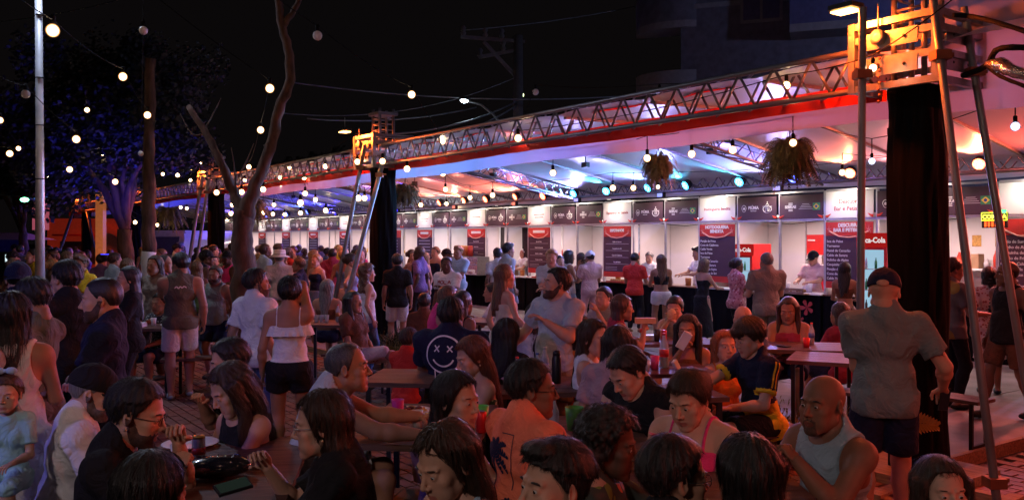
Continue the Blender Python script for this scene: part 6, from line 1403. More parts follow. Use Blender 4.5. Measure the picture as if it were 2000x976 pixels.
P_['maroonw'] = PD(1540, 580, 9.7, face=335, mode='sit', lean=8, hp=-14, sex='f', fat=.5, top=('halter', 'maroon'), hr_=('longfwd', 'brown'), sk='tan', aR='tablein', aL='tablein', label='woman in maroon halter top with forearms on the table')
P_['capstand'] = PD(1727, 514, 5.65, face=165, mode='stand', hy=-12, hp=-12, fat=.42, top=('tee', 'dsage2'), bot=('shorts', 'navy'), hr_=('none', 'grey'), cap=('cap', 'navy', False), sk='light', aR=((.17, .16, -.40), (.3, -1, 0), 'relax'), aL=((-.10, .30, -.25), (0, -.3, -1), 'relax'), label='tall man in grey green tee and navy cap standing at right')
P_['girl'] = PD(1838, 893, 3.15, face=2, mode='sit', h=.86, sex='f', child=True, top=('tee', 'black'), hr_=('longfwd', 'brown'), sk='fair', label='girl with long dark hair looking at the camera from the bottom right corner')
# --- left standing group
P_['jersey'] = PD(198, 528, 5.35, face=292, mode='stand', hy=-8, hp=-4, fat=.35, top=('tee', 'navy'), bot=('pants', 'navy'), hr_=('buzz', 'black'), sk='light', aR='cross', aL='cross', beard='short', label='man in dark blue football jersey with arms crossed')
P_['blacktee'] = PD(128, 500, 6.9, face=240, mode='stand', hy=5, fat=.2, top=('tee', 'black'), bot=('pants', 'navy'), hr_=('short', 'black'), sk='light', aL='phone', aR='hang', label='man in black tee standing behind the pale pole and looking left')
P_['whitedress'] = PD(22, 556, 4.75, face=200, mode='stand', sex='f', fat=.35, top=('tank', 'offwhite'), bot=('dress', 'offwhite'), hr_=('long', 'black'), sk='tan', aR='fwd', aL='fwd', label='woman in white dress with black hair at the left edge seen from behind')
P_['eatcloth'] = PD(62, 535, 5.6, face=262, mode='stand', hp=-14, sex='m', top=('tee', 'olive'), bot=('pants', 'grey'), hr_=('short', 'black'), sk='tan', aL='phone', aR='bottle', label='dark haired man with a white napkin in hand behind the woman in white')
P_['navycap'] = PD(36, 506, 7.5, face=200, mode='stand', top=('tee', 'navy'), bot=('pants', 'navy'), hr_=('buzz', 'black'), cap=('cap', 'navy', True), sk='light', label='man in a dark blue cap at the left edge')
P_['baby'] = PD(14, 735, 4.3, face=12, mode='sit', h=.60, sex='f', child=True, headscale=1.12, top=('tee', 'baby'), bot=('skirt', 'baby'), hr_=('shortm', 'lbrown'), sk='fair', aR='lap', aL='fwd', label='baby girl in light blue with a blue bow at the left edge')
P_['holder'] = PD(-95, 640, 4.5, face=20, mode='stand', h=.98, sex='m', top=('tee', 'slate'), sk='brown', aR='hang', aL=((-.30, .26, -.22), (.6, -.3, -1), 'flat'), hr_=('short', 'black'), label='adult outside the left edge whose hand holds the baby')
P_['olive'] = PD(352, 487, 10.8, face=205, mode='stand', hy=25, hp=-8, fat=.45, top=('tank', 'olive'), bot=('shorts', 'offwhite'), hr_=('short', 'black'), sk='tan', aL='mouth', aR='hang', shoe=M_shoe, stride=.10, res=.014, label='man in olive tank and white shorts drinking with his back turned')
P_['greentank'] = PD(420, 514, 12.3, face=350, mode='stand', hp=-5, fat=.35, top=('tank', 'sage'), bot=('shorts', 'navy'), hr_=('short', 'brown'), sk='tan', beard='full', res=.016, label='bearded man in green tank facing the camera left of the bare tree')
P_['whiteteeback'] = PD(502, 518, 8.1, face=150, mode='stand', hy=-28, fat=.15, top=('tee', 'white'), bot=('pants', 'jeans'), hr_=('short', 'black'), sk='tan', beard='full', label='man in white tee standing beside the woman in the ruffled top')
P_['ruffle'] = PD(566, 530, 7.3, face=186, mode='stand', sex='f', fat=.30, top=('cami', 'white'), bot=('shortshorts', 'black'), hr_=('updo', 'black'), sk='tan', aR='neck', aL='hang', label='woman in white strappy top and black shorts with a hand behind her neck')
P_['crosslegs'] = PD(690, 568, 11.0, face=65, mode='sit', lean=-4, sex='f', fat=.3, legs='cross', top=('tee', 'brown'), bot=('skirt', 'palepink'), hr_=('longfwd', 'black'), sk='tan', aR='lap', aL='lap', shoe=M_sole, res=.015, label='woman in brown top and pink skirt sitting with crossed legs left of the tower')
P_['jeansgirl'] = PD(718, 512, 12.6, face=120, mode='stand', sex='f', top=('tank', 'white'), bot=('jeans', 'jeans'), hr_=('curly', 'lbrown'), sk='light', label='girl with long curly hair, white top and jeans just left of the second tower')
P_['blackdrink'] = PD(250, 514, 9.2, face=300, mode='stand', sex='f', fat=.2, top=('loose', 'black'), bot=('pants', 'black'), hr_=('long', 'black'), sk='light', aR='phone', aL='phone', label='woman in black with long straight hair holding a drink')
P_['bagwoman'] = PD(302, 495, 12.2, face=340, mode='stand', sex='f', top=('tee', 'taupe'), bot=('pants', 'brown'), hr_=('long', 'brown'), sk='tan', label='smiling woman with a white shoulder strap beside the white painted trunk')
P_['stripes'] = PD(312, 572, 11.8, face=340, mode='sit', lean=6, sex='m', top=('tee', floral('striped_cloth', (.05, .05, .06), [(.5, .5, .5)], 40)), hr_=('short', 'black'), sk='tan', aR='chin', aL='table', label='person in striped shirt sitting with a hand at the mouth')
P_['blackman2'] = PD(322, 493, 12.9, face=100, mode='stand', top=('tee', 'black'), bot=('jeans', 'navy'), hr_=('balding', 'black'), sk='tan', label='man in black tee behind the drinking man')
P_['longsit'] = PD(640, 545, 13.0, face=170, mode='sit', sex='f', fat=.4, top=('strapless', 'brown'), hr_=('long', 'grey'), sk='tan', label='woman with long greyish hair and bare shoulders sitting behind the tower braces')
# --- row of customers and vendors
P_['whitecapvendor'] = PD(1022, 483, Yr(1022, 7.2), face=300, mode='stand', hp=-8, fat=.2, top=('tee', 'white'), bot=('pants', 'black'), hr_=('buzz', 'white'), sk='light', aR='counter', aL='counter', label='white haired vendor in white shirt behind the counter')
P_['greytall'] = PD(993, 472, 17.2, face=120, mode='stand', top=('tee', 'lgrey'), bot=('shorts', 'grey'), hr_=('quiff', 'black'), sk='tan', label='tall man in light grey tee walking in front of the glass display')
P_['whiteback'] = PD(972, 481, 17.6, face=190, mode='stand', top=('tee', 'white'), bot=('pants', 'black'), hr_=('short', 'black'), sk='brown', label='man in white tee with his back turned at the glass display')
P_['greyhairtank'] = PD(818, 486, 18.2, face=160, mode='stand', fat=.3, top=('tank', 'black'), bot=('shorts', 'maroon'), hr_=('buzz', 'white'), sk='light', label='grey haired man in black tank just right of the second tower')
P_['textee'] = PD(872, 497, 13.9, face=335, mode='stand', lean=4, hy=25, fat=.3, top=('tee', 'white'), bot=('pants', 'grey'), hr_=('short', 'black'), sk='dark', aL='phone', aR='hang', res=.018, label='dark skinned man in white tee with dark letters on the chest')
P_['blackshort'] = PD(776, 492, 14.3, face=190, mode='stand', top=('tee', 'black'), bot=('shorts', 'offwhite'), hr_=('short', 'black'), sk='tan', label='man in black tee and white shorts half behind the second tower')
P_['pinkw'] = PD(876, 558, 10.6, face=110, mode='sit', lean=18, sex='f', fat=.4, top=('tank', 'hotpink'), bot=('shorts', 'red'), hr_=('bob', 'lbrown'), sk='light', aR='table', aL='table', label='woman in bright pink top leaning forward at a dark table')
P_['boybrown'] = PD(829, 572, 12.0, face=180, mode='sit', h=.95, top=('tee', 'brown'), hr_=('short', 'black'), sk='brown', label='boy in brown shirt sitting on the small bench with his back turned')
P_['tableman'] = PD(960, 552, 12.8, face=260, mode='sit', lean=10, top=('tee', 'white'), hr_=('short', 'black'), sk='tan', aR='phone', aL='table', label='boy in white tee seated at the dark table with a phone')
P_['darklong'] = PD(905, 568, 10.0, face=140, mode='sit', sex='f', top=('tank', 'black'), hr_=('long', 'black'), sk='brown', label='woman with long dark hair seated between pink top and smiley shirt')
P_['greywoman'] = PD(1112, 486, 17.6, face=110, mode='stand', hp=-4, sex='f', top=('tank', 'offwhite'), bot=('jeans', 'lblue'), hr_=('bob', 'black'), sk='tan', aR='fwd', aL='mouth', label='woman with dark bob and pale sleeveless top in the queue')
P_['capback'] = PD(1152, 487, 17.2, face=200, mode='stand', hp=-10, fat=.3, top=('tee', 'palepink'), bot=('pants', 'palepink'), hr_=('buzz', 'black'), cap=('cap', 'white', False), sk='tan', aL='fwd', aR='fwd', label='man in pink tee, pink trousers and white cap at the counter')
P_['quiet'] = PD(1134, 491, 18.6, face=200, mode='stand', sex='f', top=('tank', 'black'), bot=('skirt', 'black'), hr_=('bob', 'brown'), sk='light', label='brown haired woman in black between the bob woman and the white cap man')
P_['redtee'] = PD(1240, 491, 17.6, face=150, mode='stand', hp=-16, fat=.3, top=('tee', 'red'), bot=('pants', 'black'), hr_=('short', 'black'), sk='tan', aR='fwd', aL='fwd', label='man in bright red tee ordering at the counter')
P_['greyvendor'] = PD(1268, 490, Yr(1268, 7.2), face=330, mode='stand', hp=-14, top=('tee', 'white'), bot=('pants', 'black'), hr_=('short', 'grey'), sk='light', aR='counter', aL='counter', label='grey haired vendor in white between the red tee man and the blonde woman')
P_['croptop'] = PD(1291, 493, 16.2, face=185, mode='stand', sex='f', fat=.35, top=('crop', 'black'), bot=('shortshorts', 'white'), hr_=('long', 'lbrown'), sk='tan', aL='fwd', aR='fwd', label='woman in black crop top and white shorts with brown blonde hair')
P_['youngvendor'] = PD(1362, 479, Yr(1362, 7.2), face=285, mode='stand', hp=-12, lean=4, top=('tee', 'white'), bot=('pants', 'black'), hr_=('quiff', 'black'), sk='tan', aR='counter', aL='counter', label='young man in white tee leaning on the counter left of the small fridge')
P_['overall'] = PD(1376, 502, 15.6, face=125, mode='stand', hp=-12, lean=4, sex='f', top=('cami', 'black'), bot=('longskirt', 'black'), hr_=('bob', 'lbrown'), sk='light', aR='counter', aL='counter', label='woman in black strap dress with tied brown hair before the small fridge')
P_['floral'] = PD(1440, 499, 14.4, face=105, mode='stand', sex='f', fat=.3, top=('tee', F_pink), bot=('pants', 'black'), hr_=('updo', 'black'), sk='brown', aR='fwd', aL='fwd', label='woman in pink floral blouse with short black hair at the counter')
P_['baldtaupe'] = PD(1497, 486, 12.4, face=188, mode='stand', fat=.5, top=('tee', 'taupe'), bot=('shorts', 'olive'), hr_=('buzz', 'grey'), sk='light', aR='fwd', aL='fwd', label='bald man in taupe tee with his back turned before the red door panel')
P_['capvendor'] = PD(1588, 487, Yr(1588, 7.25), face=310, mode='stand', hp=-14, fat=.2, top=('tee', 'palepink'), bot=('pants', 'black'), hr_=('buzz', 'black'), cap=('cap', 'black', False), sk='light', aR='counter', aL='counter', label='vendor in dark patterned cap and pink shirt cooking behind the counter')
P_['longskirt'] = PD(1650, 508, 13.0, face=150, mode='stand', sex='f', fat=.1, top=('tubetop', 'brown'), bot=('longskirt', F_skirt), hr_=('long', 'black'), sk='tan', aR='fwd', aL='fwd', label='woman with very long black hair and patterned long skirt left of the tube')
P_['yellowtee'] = PD(1862, 499, 9.7, face=95, mode='stand', hp=-14, top=('tee', floral('grey_yellow_cloth', (.16, .15, .14), [(.35, .25, .05)], 3)), bot=('pants', 'black'), hr_=('short', 'black'), sk='tan', aR='fwd', aL='fwd', label='man in grey and yellow tee looking down right of the big tower')
P_['dotdress'] = PD(1932, 516, 10.6, face=160, mode='stand', sex='f', top=('tee', F_dots), bot=('dress', F_dots), hr_=('braid', 'black'), sk='tan', aR=((-.05, .30, -.02), (.8, 0, -.4), 'relax'), aL='hang', label='woman in white dotted dress with a black braid near the right edge')
P_['runner'] = PD(1966, 503, 9.1, face=285, mode='stand', hy=-20, fat=.3, stride=.22, top=('tank', 'black'), bot=('shorts', 'brown'), hr_=('buzz', 'black'), sk='brown', aR='hang', aL='hang', label='man in black tank walking at the right edge')
P_['midw'] = PD(1015, 560, 11.6, face=180, mode='sit', sex='f', top=('tank', 'black'), hr_=('long', 'brown'), sk='tan', label='x') if False else None
P_['kidback'] = PD(1128, 614, 7.6, face=185, mode='sit', sex='f', top=('tee', 'orange'), hr_=('bob', 'black'), sk='tan', label='person with smooth black bob between the standing man and the jeans woman')
P_['lpair'] = PD(1052, 660, 6.3, face=40, mode='sit', h=.8, sex='f', child=True, top=('tee', 'lblue'), hr_=('long', 'black'), sk='tan', label='x') if False else None
P_['centrea'] = PD(1045, 590, 9.0, face=200, mode='sit', sex='f', top=('tee', 'lblue'), hr_=('long', 'black'), sk='tan', aR='table', aL='table', label='woman in light blue tee with long black hair, left of the standing bearded man')
P_['centreb'] = PD(1178, 560, 11.4, face=320, mode='sit', lean=6, top=('tee', 'grey'), hr_=('short', 'black'), sk='light', aR='table', aL='mouth', label='seated young man in grey tee behind the woman with the sandwich tray')
P_['centrec'] = PD(800, 640, 9.0, face=150, mode='sit', lean=6, h=.9, top=('tee', 'red'), hr_=('short', 'brown'), sk='tan', aR='table', aL='table', label='small boy in red tee seated left of the smiley shirt man')
P_['centred'] = PD(1640, 590, 10.3, face=200, mode='sit', lean=6, sex='f', top=('tee', 'maroon'), hr_=('long', 'brown'), sk='tan', aR='table', aL='table', label='seated woman in maroon tee with long brown hair behind the empty square table')
P_ = {k: v for k, v in P_.items() if v}
# ---- prints on shirts
M_navyink = mat('navy_ink', (.012, .016, .05), .7, var=0)
o, sh, inf = P_['salmon']
palm = []
PS = 1.3
for a, L in ((20, .085), (50, .10), (85, .095), (120, .09), (150, .10), (180, .085), (-20, .08), (-50, .06), (205, .07)):
    c, s_ = math.cos(R(a)), math.sin(R(a)); n_ = 7
    for i in range(n_):
        u0, u1 = i/n_, (i+1)/n_; f = lambda u: (c*L*u, s_*L*u-.5*L*u*u); w_ = .021*math.sin(PI*min(1, .15+u0*.8)); p, q = f(u0), f(u1); d = Vector((q[0]-p[0], q[1]-p[1])).normalized(); palm.append([(p[0]-d.y*w_, p[1]+d.x*w_-.006), (p[0]+d.y*w_*.6, p[1]-d.x*w_*.6), (q[0]+d.y*w_*.5, q[1]-d.x*w_*.5), (q[0]-d.y*w_*.35, q[1]+d.x*w_*.35)])
palm += strip([(0, 0), (-.012, -.07), (-.030, -.15), (-.034, -.19)], .014)
decal(o, sh, inf, [[(a_*PS, b_*PS) for a_, b_ in pl] for pl in palm], (-.05, .33), M_navyink, name='palm_print'); decal(o, sh, inf, strip([(.02, .09), (.10, .09), (.10, -.16)], .004), (-.03, .33), M_navyink, name='frame_print')
decal(o, sh, inf, [[(a_*.5+.06, b_*.5-.22) for a_, b_ in pl] for pl in palm], (-.0, .33), M_navyink, name='small_palm_print')
o, sh, inf = P_['smiley']
cir = [(.135*math.cos(a), .135*math.sin(a)) for a in [i*2*PI/40 for i in range(41)]]; smile = [(.085*math.cos(a), .085*math.sin(a)) for a in [R(205+i*6.5) for i in range(21)]]
decal(o, sh, inf, strip(cir, .012), (-.01, .345), M_print, name='face_outline'); decal(o, sh, inf, strip(smile, .012), (-.01, .345), M_print, name='face_smile')
for x in (-.050, .050):
  for st_ in (1, -1): decal(o, sh, inf, strip([(x-.020, .042-.022*st_), (x+.020, .042+.022*st_)], .010), (-.01, .345), M_print, name='face_eye')
if False: sm_ = strip([(x-.022, .02), (x+.022, .065)], .010)+strip([(x-.022, .065), (x+.022, .02)], .010)
o, sh, inf = P_['bwtee']
rp2 = random.Random(2); bl_ = []
for i in range(9):
    x = -.10+.02*i; pts_ = [(x+.03*math.sin(k*.9+i), -.10+.045*k) for k in range(7)]; bl_ += strip(pts_, .012+.006*(i % 3))
decal(o, sh, inf, bl_, (-.06, .12), M_print, name='white_back_print')
o, sh, inf = P_['textee']; decal(o, sh, inf, word('MOLA', -.13, .02, .05, .06, .016, .014)+strip([(-.12, -.03), (.12, -.03)], .02), (0, .30), M_ink, back=False, name='chest_print')
o, sh, inf = P_['olive']; decal(o, sh, inf, strip([(-.07, 0), (-.05, .02), (-.03, -.005), (-.01, .02), (.01, 0), (.03, .022), (.06, .004)], .012), (0, .36), M_print, name='script_print')
o, sh, inf = P_['jersey']; decal(o, sh, inf, strip([(-.05, 0), (.05, 0)], .016)+word('MII', -.045, -.09, .025, .03, .008, .006), (0, .22), M_grey, back=False, name='chest_print')
decal(o, sh, inf, [p for k in range(3) for p in strip([(-.165+.02*k, .10), (-.11+.02*k, .115)], .008)], (0, .33), mat('blue_stripe', (.10, .12, .5), .7, var=0), back=False, name='shoulder_stripes')
o, sh, inf = P_['bald']; decal(o, sh, inf, strip([(-.012, 0), (.012, .004)], .012), (-.07, .33), M_navyink, back=False, name='small_badge')
# polo: yellow hem block and shoulder stripes, laid on the shirt surface
o, sh, inf = P_['polo']; bv = BVHTree.FromPolygons([v.co for v in sh.data.vertices], [tuple(p.vertices) for p in sh.data.polygons])
me = sh.data; me.materials.append(cloth('yellow')); mi = np.zeros(len(me.polygons), np.int32)
for i, p in enumerate(me.polygons):
    q = (Vector(inf['Rt'].T @ (np.array(p.center)/inf['s']-inf['P'])))
    S_, e, W_, _ = inf['Ar'][0]; c = p.center/inf['s']; d = (e-S_); u = (c-S_).dot(d)/d.length_squared
    if q.z < .15 and abs(q.x) < .25: mi[i] = 1
    for k in (0, 1):
        S_, e, W_, _ = inf['Ar'][k]; d = (e-S_); u = (c-S_).dot(d)/d.length_squared; perp = (c-S_-d*u)
        if .60 < u < .72 and perp.length < .13: mi[i] = 1
me.polygons.foreach_set('material_index', mi)
for k, sg in ((0, -1), (1, 1)):
    S_, e, W_, _ = inf['Ar'][k]; d = (e-S_); ax = d.normalized(); out = Vector((sg, -.15, .5)); out = (out-ax*out.dot(ax)).normalized(); lat = ax.cross(out); m_ = MB(); m_.smooth = True
    for off in (-.020, .012):
        prev = None
        for i in range(19):
            u = -.12+.68*i/18; pr = []
            for w_ in (-.007, .007):
                st_ = (S_+d*u+out*.35+lat*(off+w_))*inf['s']; loc, nrm, *_r = bv.ray_cast(st_, -out); pr.append(loc+nrm*.0025 if loc else None)
            if prev and None not in pr and None not in prev: m_.add([prev[0], prev[1], pr[1], pr[0]], [(0, 1, 2, 3)])
            prev = pr
    if m_.v: m_.build('sleeve_stripes', cloth('yellow'), sh)
o, sh, inf = P_['ruffle']
T_ = inf['T']; s_ = inf['s']
for zz, nm in ((.345, 'ruffle'), ):
    V = []; n = 72; Fs = []
    bvr = BVHTree.FromPolygons([v.co for v in sh.data.vertices], [tuple(p.vertices) for p in sh.data.polygons])
    for j, dz in enumerate((0, -.025, -.05, -.075)):
        for i in range(n):
            a = 2*PI*i/n; st_ = Vector(T_(math.cos(a)*.6, math.sin(a)*.6, zz+dz*.3))*s_; ce = Vector(T_(0, 0, zz+dz*.3))*s_; loc, *_r = bvr.ray_cast(st_, (ce-st_).normalized()); loc = loc or ce; outw = (st_-ce).normalized(); V.append(loc+outw*(.008+.010*j+.006*math.sin(a*16)*j*.5)+Vector((0, 0, dz*.75)))
    for j in range(3):
        for i in range(n): a = j*n+i; b = j*n+(i+1) % n; Fs.append((a, b, b+n, a+n))
    m_ = MB(); m_.smooth = True; m_.add(V, Fs); m_.build('ruffle', cloth('white'), sh)
# baby's bow
o, sh, inf = P_['baby']; m_ = MB(); hc = Vector(inf['hc'])*inf['s']+Vector((0, .03, .115))
for sg in (-1, 1): m_.ball(hc+Vector((sg*.028, 0, .012)), .028, 10, 6, (1, .45, .65))
m_.ball(hc+Vector((0, 0, .012)), .010); m_.build('bow', cloth('lblue'), o)
# ================================================================ THINGS ON THE TABLES AND IN HANDS
def vessel(name, p, prof, m, label, cat, n=16, rot=None, parts=None):
    o = MB().lathe((0, 0, 0), prof, n).build(name, m); o.location = p; tag(o, label, cat)
    if rot: o.rotation_euler = rot
    return o
def onT(px, Y, z=.862): return Vector(((px-1000)/F*Y, Y, z))
c = vessel('beer_can', onT(388, 4.35), [(.024, 0), (.032, .008), (.032, .128), (.026, .142)], mat('can_silver', (.62, .60, .60), .3, .6), 'silver and gold beer can with red emblem on the nearest table', 'can')
MB().lathe((0, 0, .1285), [(.0325, 0), (.027, .0136)], 16).build('gold_shoulder', mat('can_gold', (.6, .4, .1), .3, .8), c); MB().lathe((0, 0, .05), [(.0326, 0), (.0326, .034)], 16).build('red_band', mat('can_red', (.6, .04, .03), .4), c); MB().lathe((0, -.0, .145), [(.012, 0), (.012, .003)], 10).build('tab', M_alu, c)
M_plate = mat('plate_plastic', (.72, .72, .74), .35)
def plate(p, r, label, food=True, m=None):
    o = MB().lathe((0, 0, 0), [(r*.55, 0), (r, .02), (r*.97, .022), (r*.55, .006)], 24).build('plate', m or M_plate); o.location = p; tag(o, label, 'plate')
    if food:
        f = empty('food', p+Vector((0, 0, .012)), 0, label='heap of fries and meat on the %s' % label.split(' on ')[0].split(' with ')[0], cat='food')
        for i in range(34):
            a = rnd.uniform(0, 6.3); q = r*.7*rnd.random()**.5; MB().box((q*math.cos(a), q*math.sin(a), .008+.012*rnd.random()), (.05, .012, .010), rnd.uniform(0, 3)).build('fry', mat('fries', (.62, .36, .08), .6), f)
        for i in range(8): a = rnd.uniform(0, 6.3); q = r*.6*rnd.random(); MB().ball((q*math.cos(a), q*math.sin(a), .022), .018, 8, 5, (1.3, 1, .7)).build('meat_piece', mat('meat', (.14, .05, .03), .5), f)
    return o
plate(onT(372, 4.72), .15, 'white plate behind the beer can on the nearest table', False)
plate(onT(800, 5.62), .15, 'white plate with fries left of the woman in purple')
o = MB().box((0, 0, .012), (.15, .075, .014)).build('phone', M_black); o.location = onT(455, 3.78, .90); o.rotation_euler = (.35, -.1, .7); tag(o, 'phone with lit screen lying on the black handbag', 'phone'); MB().box((0, 0, .0205), (.135, .064, .002)).build('screen', emis('screen_dim', (.25, .38, .30), .04), o)
bgm = mat('patent_leather', (.015, .013, .016), .18, coat=.6); hb = empty('handbag', onT(425, 4.1), .3, label='shiny black quilted handbag lying on the nearest table', cat='bag')
m_ = MB(); m_.ball((0, 0, .05), .05, 20, 12, (3.2, 1.9, 1)); m_.build('body', bgm, hb)
for i in range(9): MB().tube([(-.13+.033*i, -.07, .075), (-.13+.033*i, 0, .104-.0006*(i-4)**2*4), (-.13+.033*i, .07, .07)], .006, 6).build('quilt_ridge', bgm, hb)
MB().tube([(-.13, 0, .07), (-.10, .06, .09), (0, .10, .07), (.09, .06, .09), (.13, 0, .07)], .005, 6).build('strap', bgm, hb)
def cup(p, col, nm, label, r=.04, h=.12, tr=0): return vessel('cup', p, [(r*.75, 0), (r, h), (r*.93, h), (r*.7, .006)], mat('cup_'+nm, col, .4, var=0), label, 'cup')
cup(onT(777, 5.45), (.65, .03, .28), 'magenta', 'magenta plastic cup beside the plate of fries')
cup(onT(1122, 4.95, .90), (.12, .55, .08), 'green', 'green plastic cup in the hand of the man in salmon', .055, .13)
cup(onT(1290, 4.5, .88), (.75, .03, .04), 'red', 'red plastic cup left of the woman in the pink strap top', .06, .11)
cup(onT(1446, 3.75), (.35, .5, .05), 'lime', 'lime green cup behind the long black hair at the bottom', .045, .12)
cup(onT(942, 5.25), (.15, .5, .08), 'green', 'green cup beside the red can at the table centre')
cup(onT(1279, 7.5), (.7, .05, .2), 'pinkred', 'pink cup left of the soda bottle')
def can(p, col, nm, label): c = vessel('soda_can', p, [(.024, 0), (.031, .008), (.031, .115), (.025, .125)], mat('can_'+nm, col, .35, .4), label, 'can'); MB().lathe((0, 0, .125), [(.024, 0), (.022, .002)], 12).build('lid', M_alu, c); return c
can(onT(940, 5.05), (.6, .02, .02), 'sodared', 'red soda can on the table left of the salmon shirt man')
M_pet = mat('clear_plastic', (.62, .68, .70), .08, var=0, alpha=.45)
def bottle(p, h, liquid, label, lab=None, capc=(.6, .03, .03)):
    r = h*.135; o = vessel('bottle', p, [(r*.9, 0), (r, h*.05), (r*.92, h*.3), (r, h*.5), (r*.95, h*.66), (r*.4, h*.86), (r*.36, h*.95)], M_pet, label, 'bottle')
    MB().lathe((0, 0, h*.95), [(r*.42, 0), (r*.42, h*.06)], 12).build('cap', mat('bottle_cap_%d' % int(capc[0]*100), capc, .5, var=0), o)
    if liquid: MB().lathe((0, 0, .004), [(r*.84, 0), (r*.88, h*.4)], 14).build('liquid', mat('cola', (.05, .015, .01), .1), o)
    if lab: MB().lathe((0, 0, h*.32), [(r*1.02, 0), (r*1.02, h*.22)], 14).build('label', mat('label_%d' % int(lab[0]*100), lab, .5, var=0), o)
    return o
bottle(onT(1082, 4.95), .22, False, 'small clear bottle with red cap on the table beside the salmon shirt')
bottle(onT(1297, 7.62), .30, True, 'soda bottle with red label in front of the napkin woman', (.55, .03, .03))
bottle(onT(1050, 6.75), .24, False, 'water bottle left of the black flask', (.08, .15, .4), (.08, .15, .4)); bottle(onT(1064, 6.95), .26, False, 'water bottle standing behind the black flask', (.08, .15, .4), (.5, .5, .5))
f = vessel('flask', onT(1087, 6.8), [(.035, 0), (.038, .02), (.038, .19), (.028, .215), (.028, .25), (.02, .255)], mat('flask_black', (.012, .012, .014), .35), 'matt black flask on the table before the standing man in grey', 'flask'); MB().lathe((0, 0, .215), [(.030, 0), (.030, .035)], 14).build('lid', M_black, f)
vessel('glass_cup', onT(1283, 9.6), [(.03, 0), (.04, .13), (.037, .13), (.028, .01)], mat('dark_drink', (.04, .02, .02), .2), 'dark drink on the sandwich table', 'cup'); can(onT(1297, 9.6), (.55, .02, .02), 'sodared', 'red can next to the dark drink on the sandwich table')
def foambox(p, label): o = MB().box((0, 0, .02), (.20, .16, .04)).build('foam_box', M_plate); o.location = p; tag(o, label, 'box'); MB().box((0, 0, .048), (.19, .15, .012)).build('lid', M_plate, o); return o
foambox(onT(268, 11.2), 'white foam food box on the left table'); foambox(onT(985, 12.0), 'white box glowing on the dark table'); bottle(onT(262, 11.5), .22, False, 'small water bottle behind the left foam box', None, (.5, .5, .5))
foambox(onT(1268, 9.75), 'open foam box on the sandwich table')
for i, px in enumerate((618, 628, 638)): vessel('glass_cup', onT(px, 11.8), [(.025, 0), (.035, .10), (.03, .10), (.022, .01)], M_pet, '%s clear cup on the table near the tower braces' % ['leftmost', 'middle', 'rightmost'][i], 'cup')
def held(key, i, mk, d=0, up=0): o, sh, inf = P_[key]; return mk(wpos(o, inf, i, d, up))
def paper(p, s_, label, rz=0): m_ = MB(); m_.box((0, 0, 0), (s_*.5, .03, s_), M=Euler((.2, .5, rz)).to_matrix()); m_.box((.01, .012, s_*.08), (s_*.4, .02, s_*.9), M=Euler((.3, .35, rz)).to_matrix()); o = m_.build('napkin', mat('paper', (.7, .68, .66), .8, bump=.4, bs=20)); o.location = p; return tag(o, label, 'napkin')
held('napkin', 1, lambda p: paper(p+Vector((-.03, -.05, .02)), .16, 'folded white napkin in the hands of the woman in glasses'))
held('eatcloth', 1, lambda p: paper(p+Vector((.05, -.08, 0)), .16, 'white napkin held near the face at the left edge'))
held('bunsand', 1, lambda p: tag(MB().ball(p, .07, 10, 6, (.8, .7, 1.1)).build('sandwich', mat('bread', (.6, .38, .2), .8, bump=.5, bs=40)), 'sandwich wrapped in paper at the mouth of the tied hair woman', 'sandwich'))
held('longeat', 1, lambda p: tag(MB().box(p+Vector((0, 0, .03)), (.22, .10, .06)).build('food_tray', mat('bread', (.6, .38, .2))), 'long sandwich tray held by the woman with wavy hair', 'food tray'))
def phone(p, label, rot=(.9, 0, .4)): o = MB().box((0, 0, 0), (.075, .009, .15)).build('phone', M_black); o.location = p; o.rotation_euler = rot; MB().box((0, -.0055, 0), (.066, .001, .138)).build('screen', mat('screen_off', (.02, .02, .03), .1), o); return tag(o, label, 'phone')
held('tropic', 1, lambda p: phone(p, 'black phone held by the woman in the tropical shirt', (.6, 0, 1.2)), .01, .04); held('capstand', 1, lambda p: phone(p+Vector((.0, -.03, -.03)), 'phone in the hanging hand of the tall man in the cap', (.1, .1, .3)))
held('longback', 1, lambda p: phone(p, 'phone held by the woman with long black hair', (1.2, 0, .4))); held('polo', 1, lambda p: phone(p+Vector((-.03, 0, .03)), 'phone held out by the boy in the polo', (.5, 0, 1)))
held('redhairphone', 1, lambda p: tag(MB().tube([p+Vector((.0, -.02, -.10)), p+Vector((-.01, -.03, .10))], .0035, 6).build('straw', M_print), 'white straw in the hand of the auburn haired woman', 'straw'))
held('olive', 0, lambda p: cup(p+Vector((0, 0, -.03)), (.75, .05, .2), 'pink2', 'pink cup the man in the olive tank drinks from', .045, .12)); held('blackdrink', 0, lambda p: cup(p, (.45, .35, .2), 'beige', 'beige drink in the hand of the woman in black', .045, .14))
held('runner', 0, lambda p: cup(p, (.4, .4, .42), 'grey', 'clear cup in the hand of the walking man in the black tank', .035, .1))
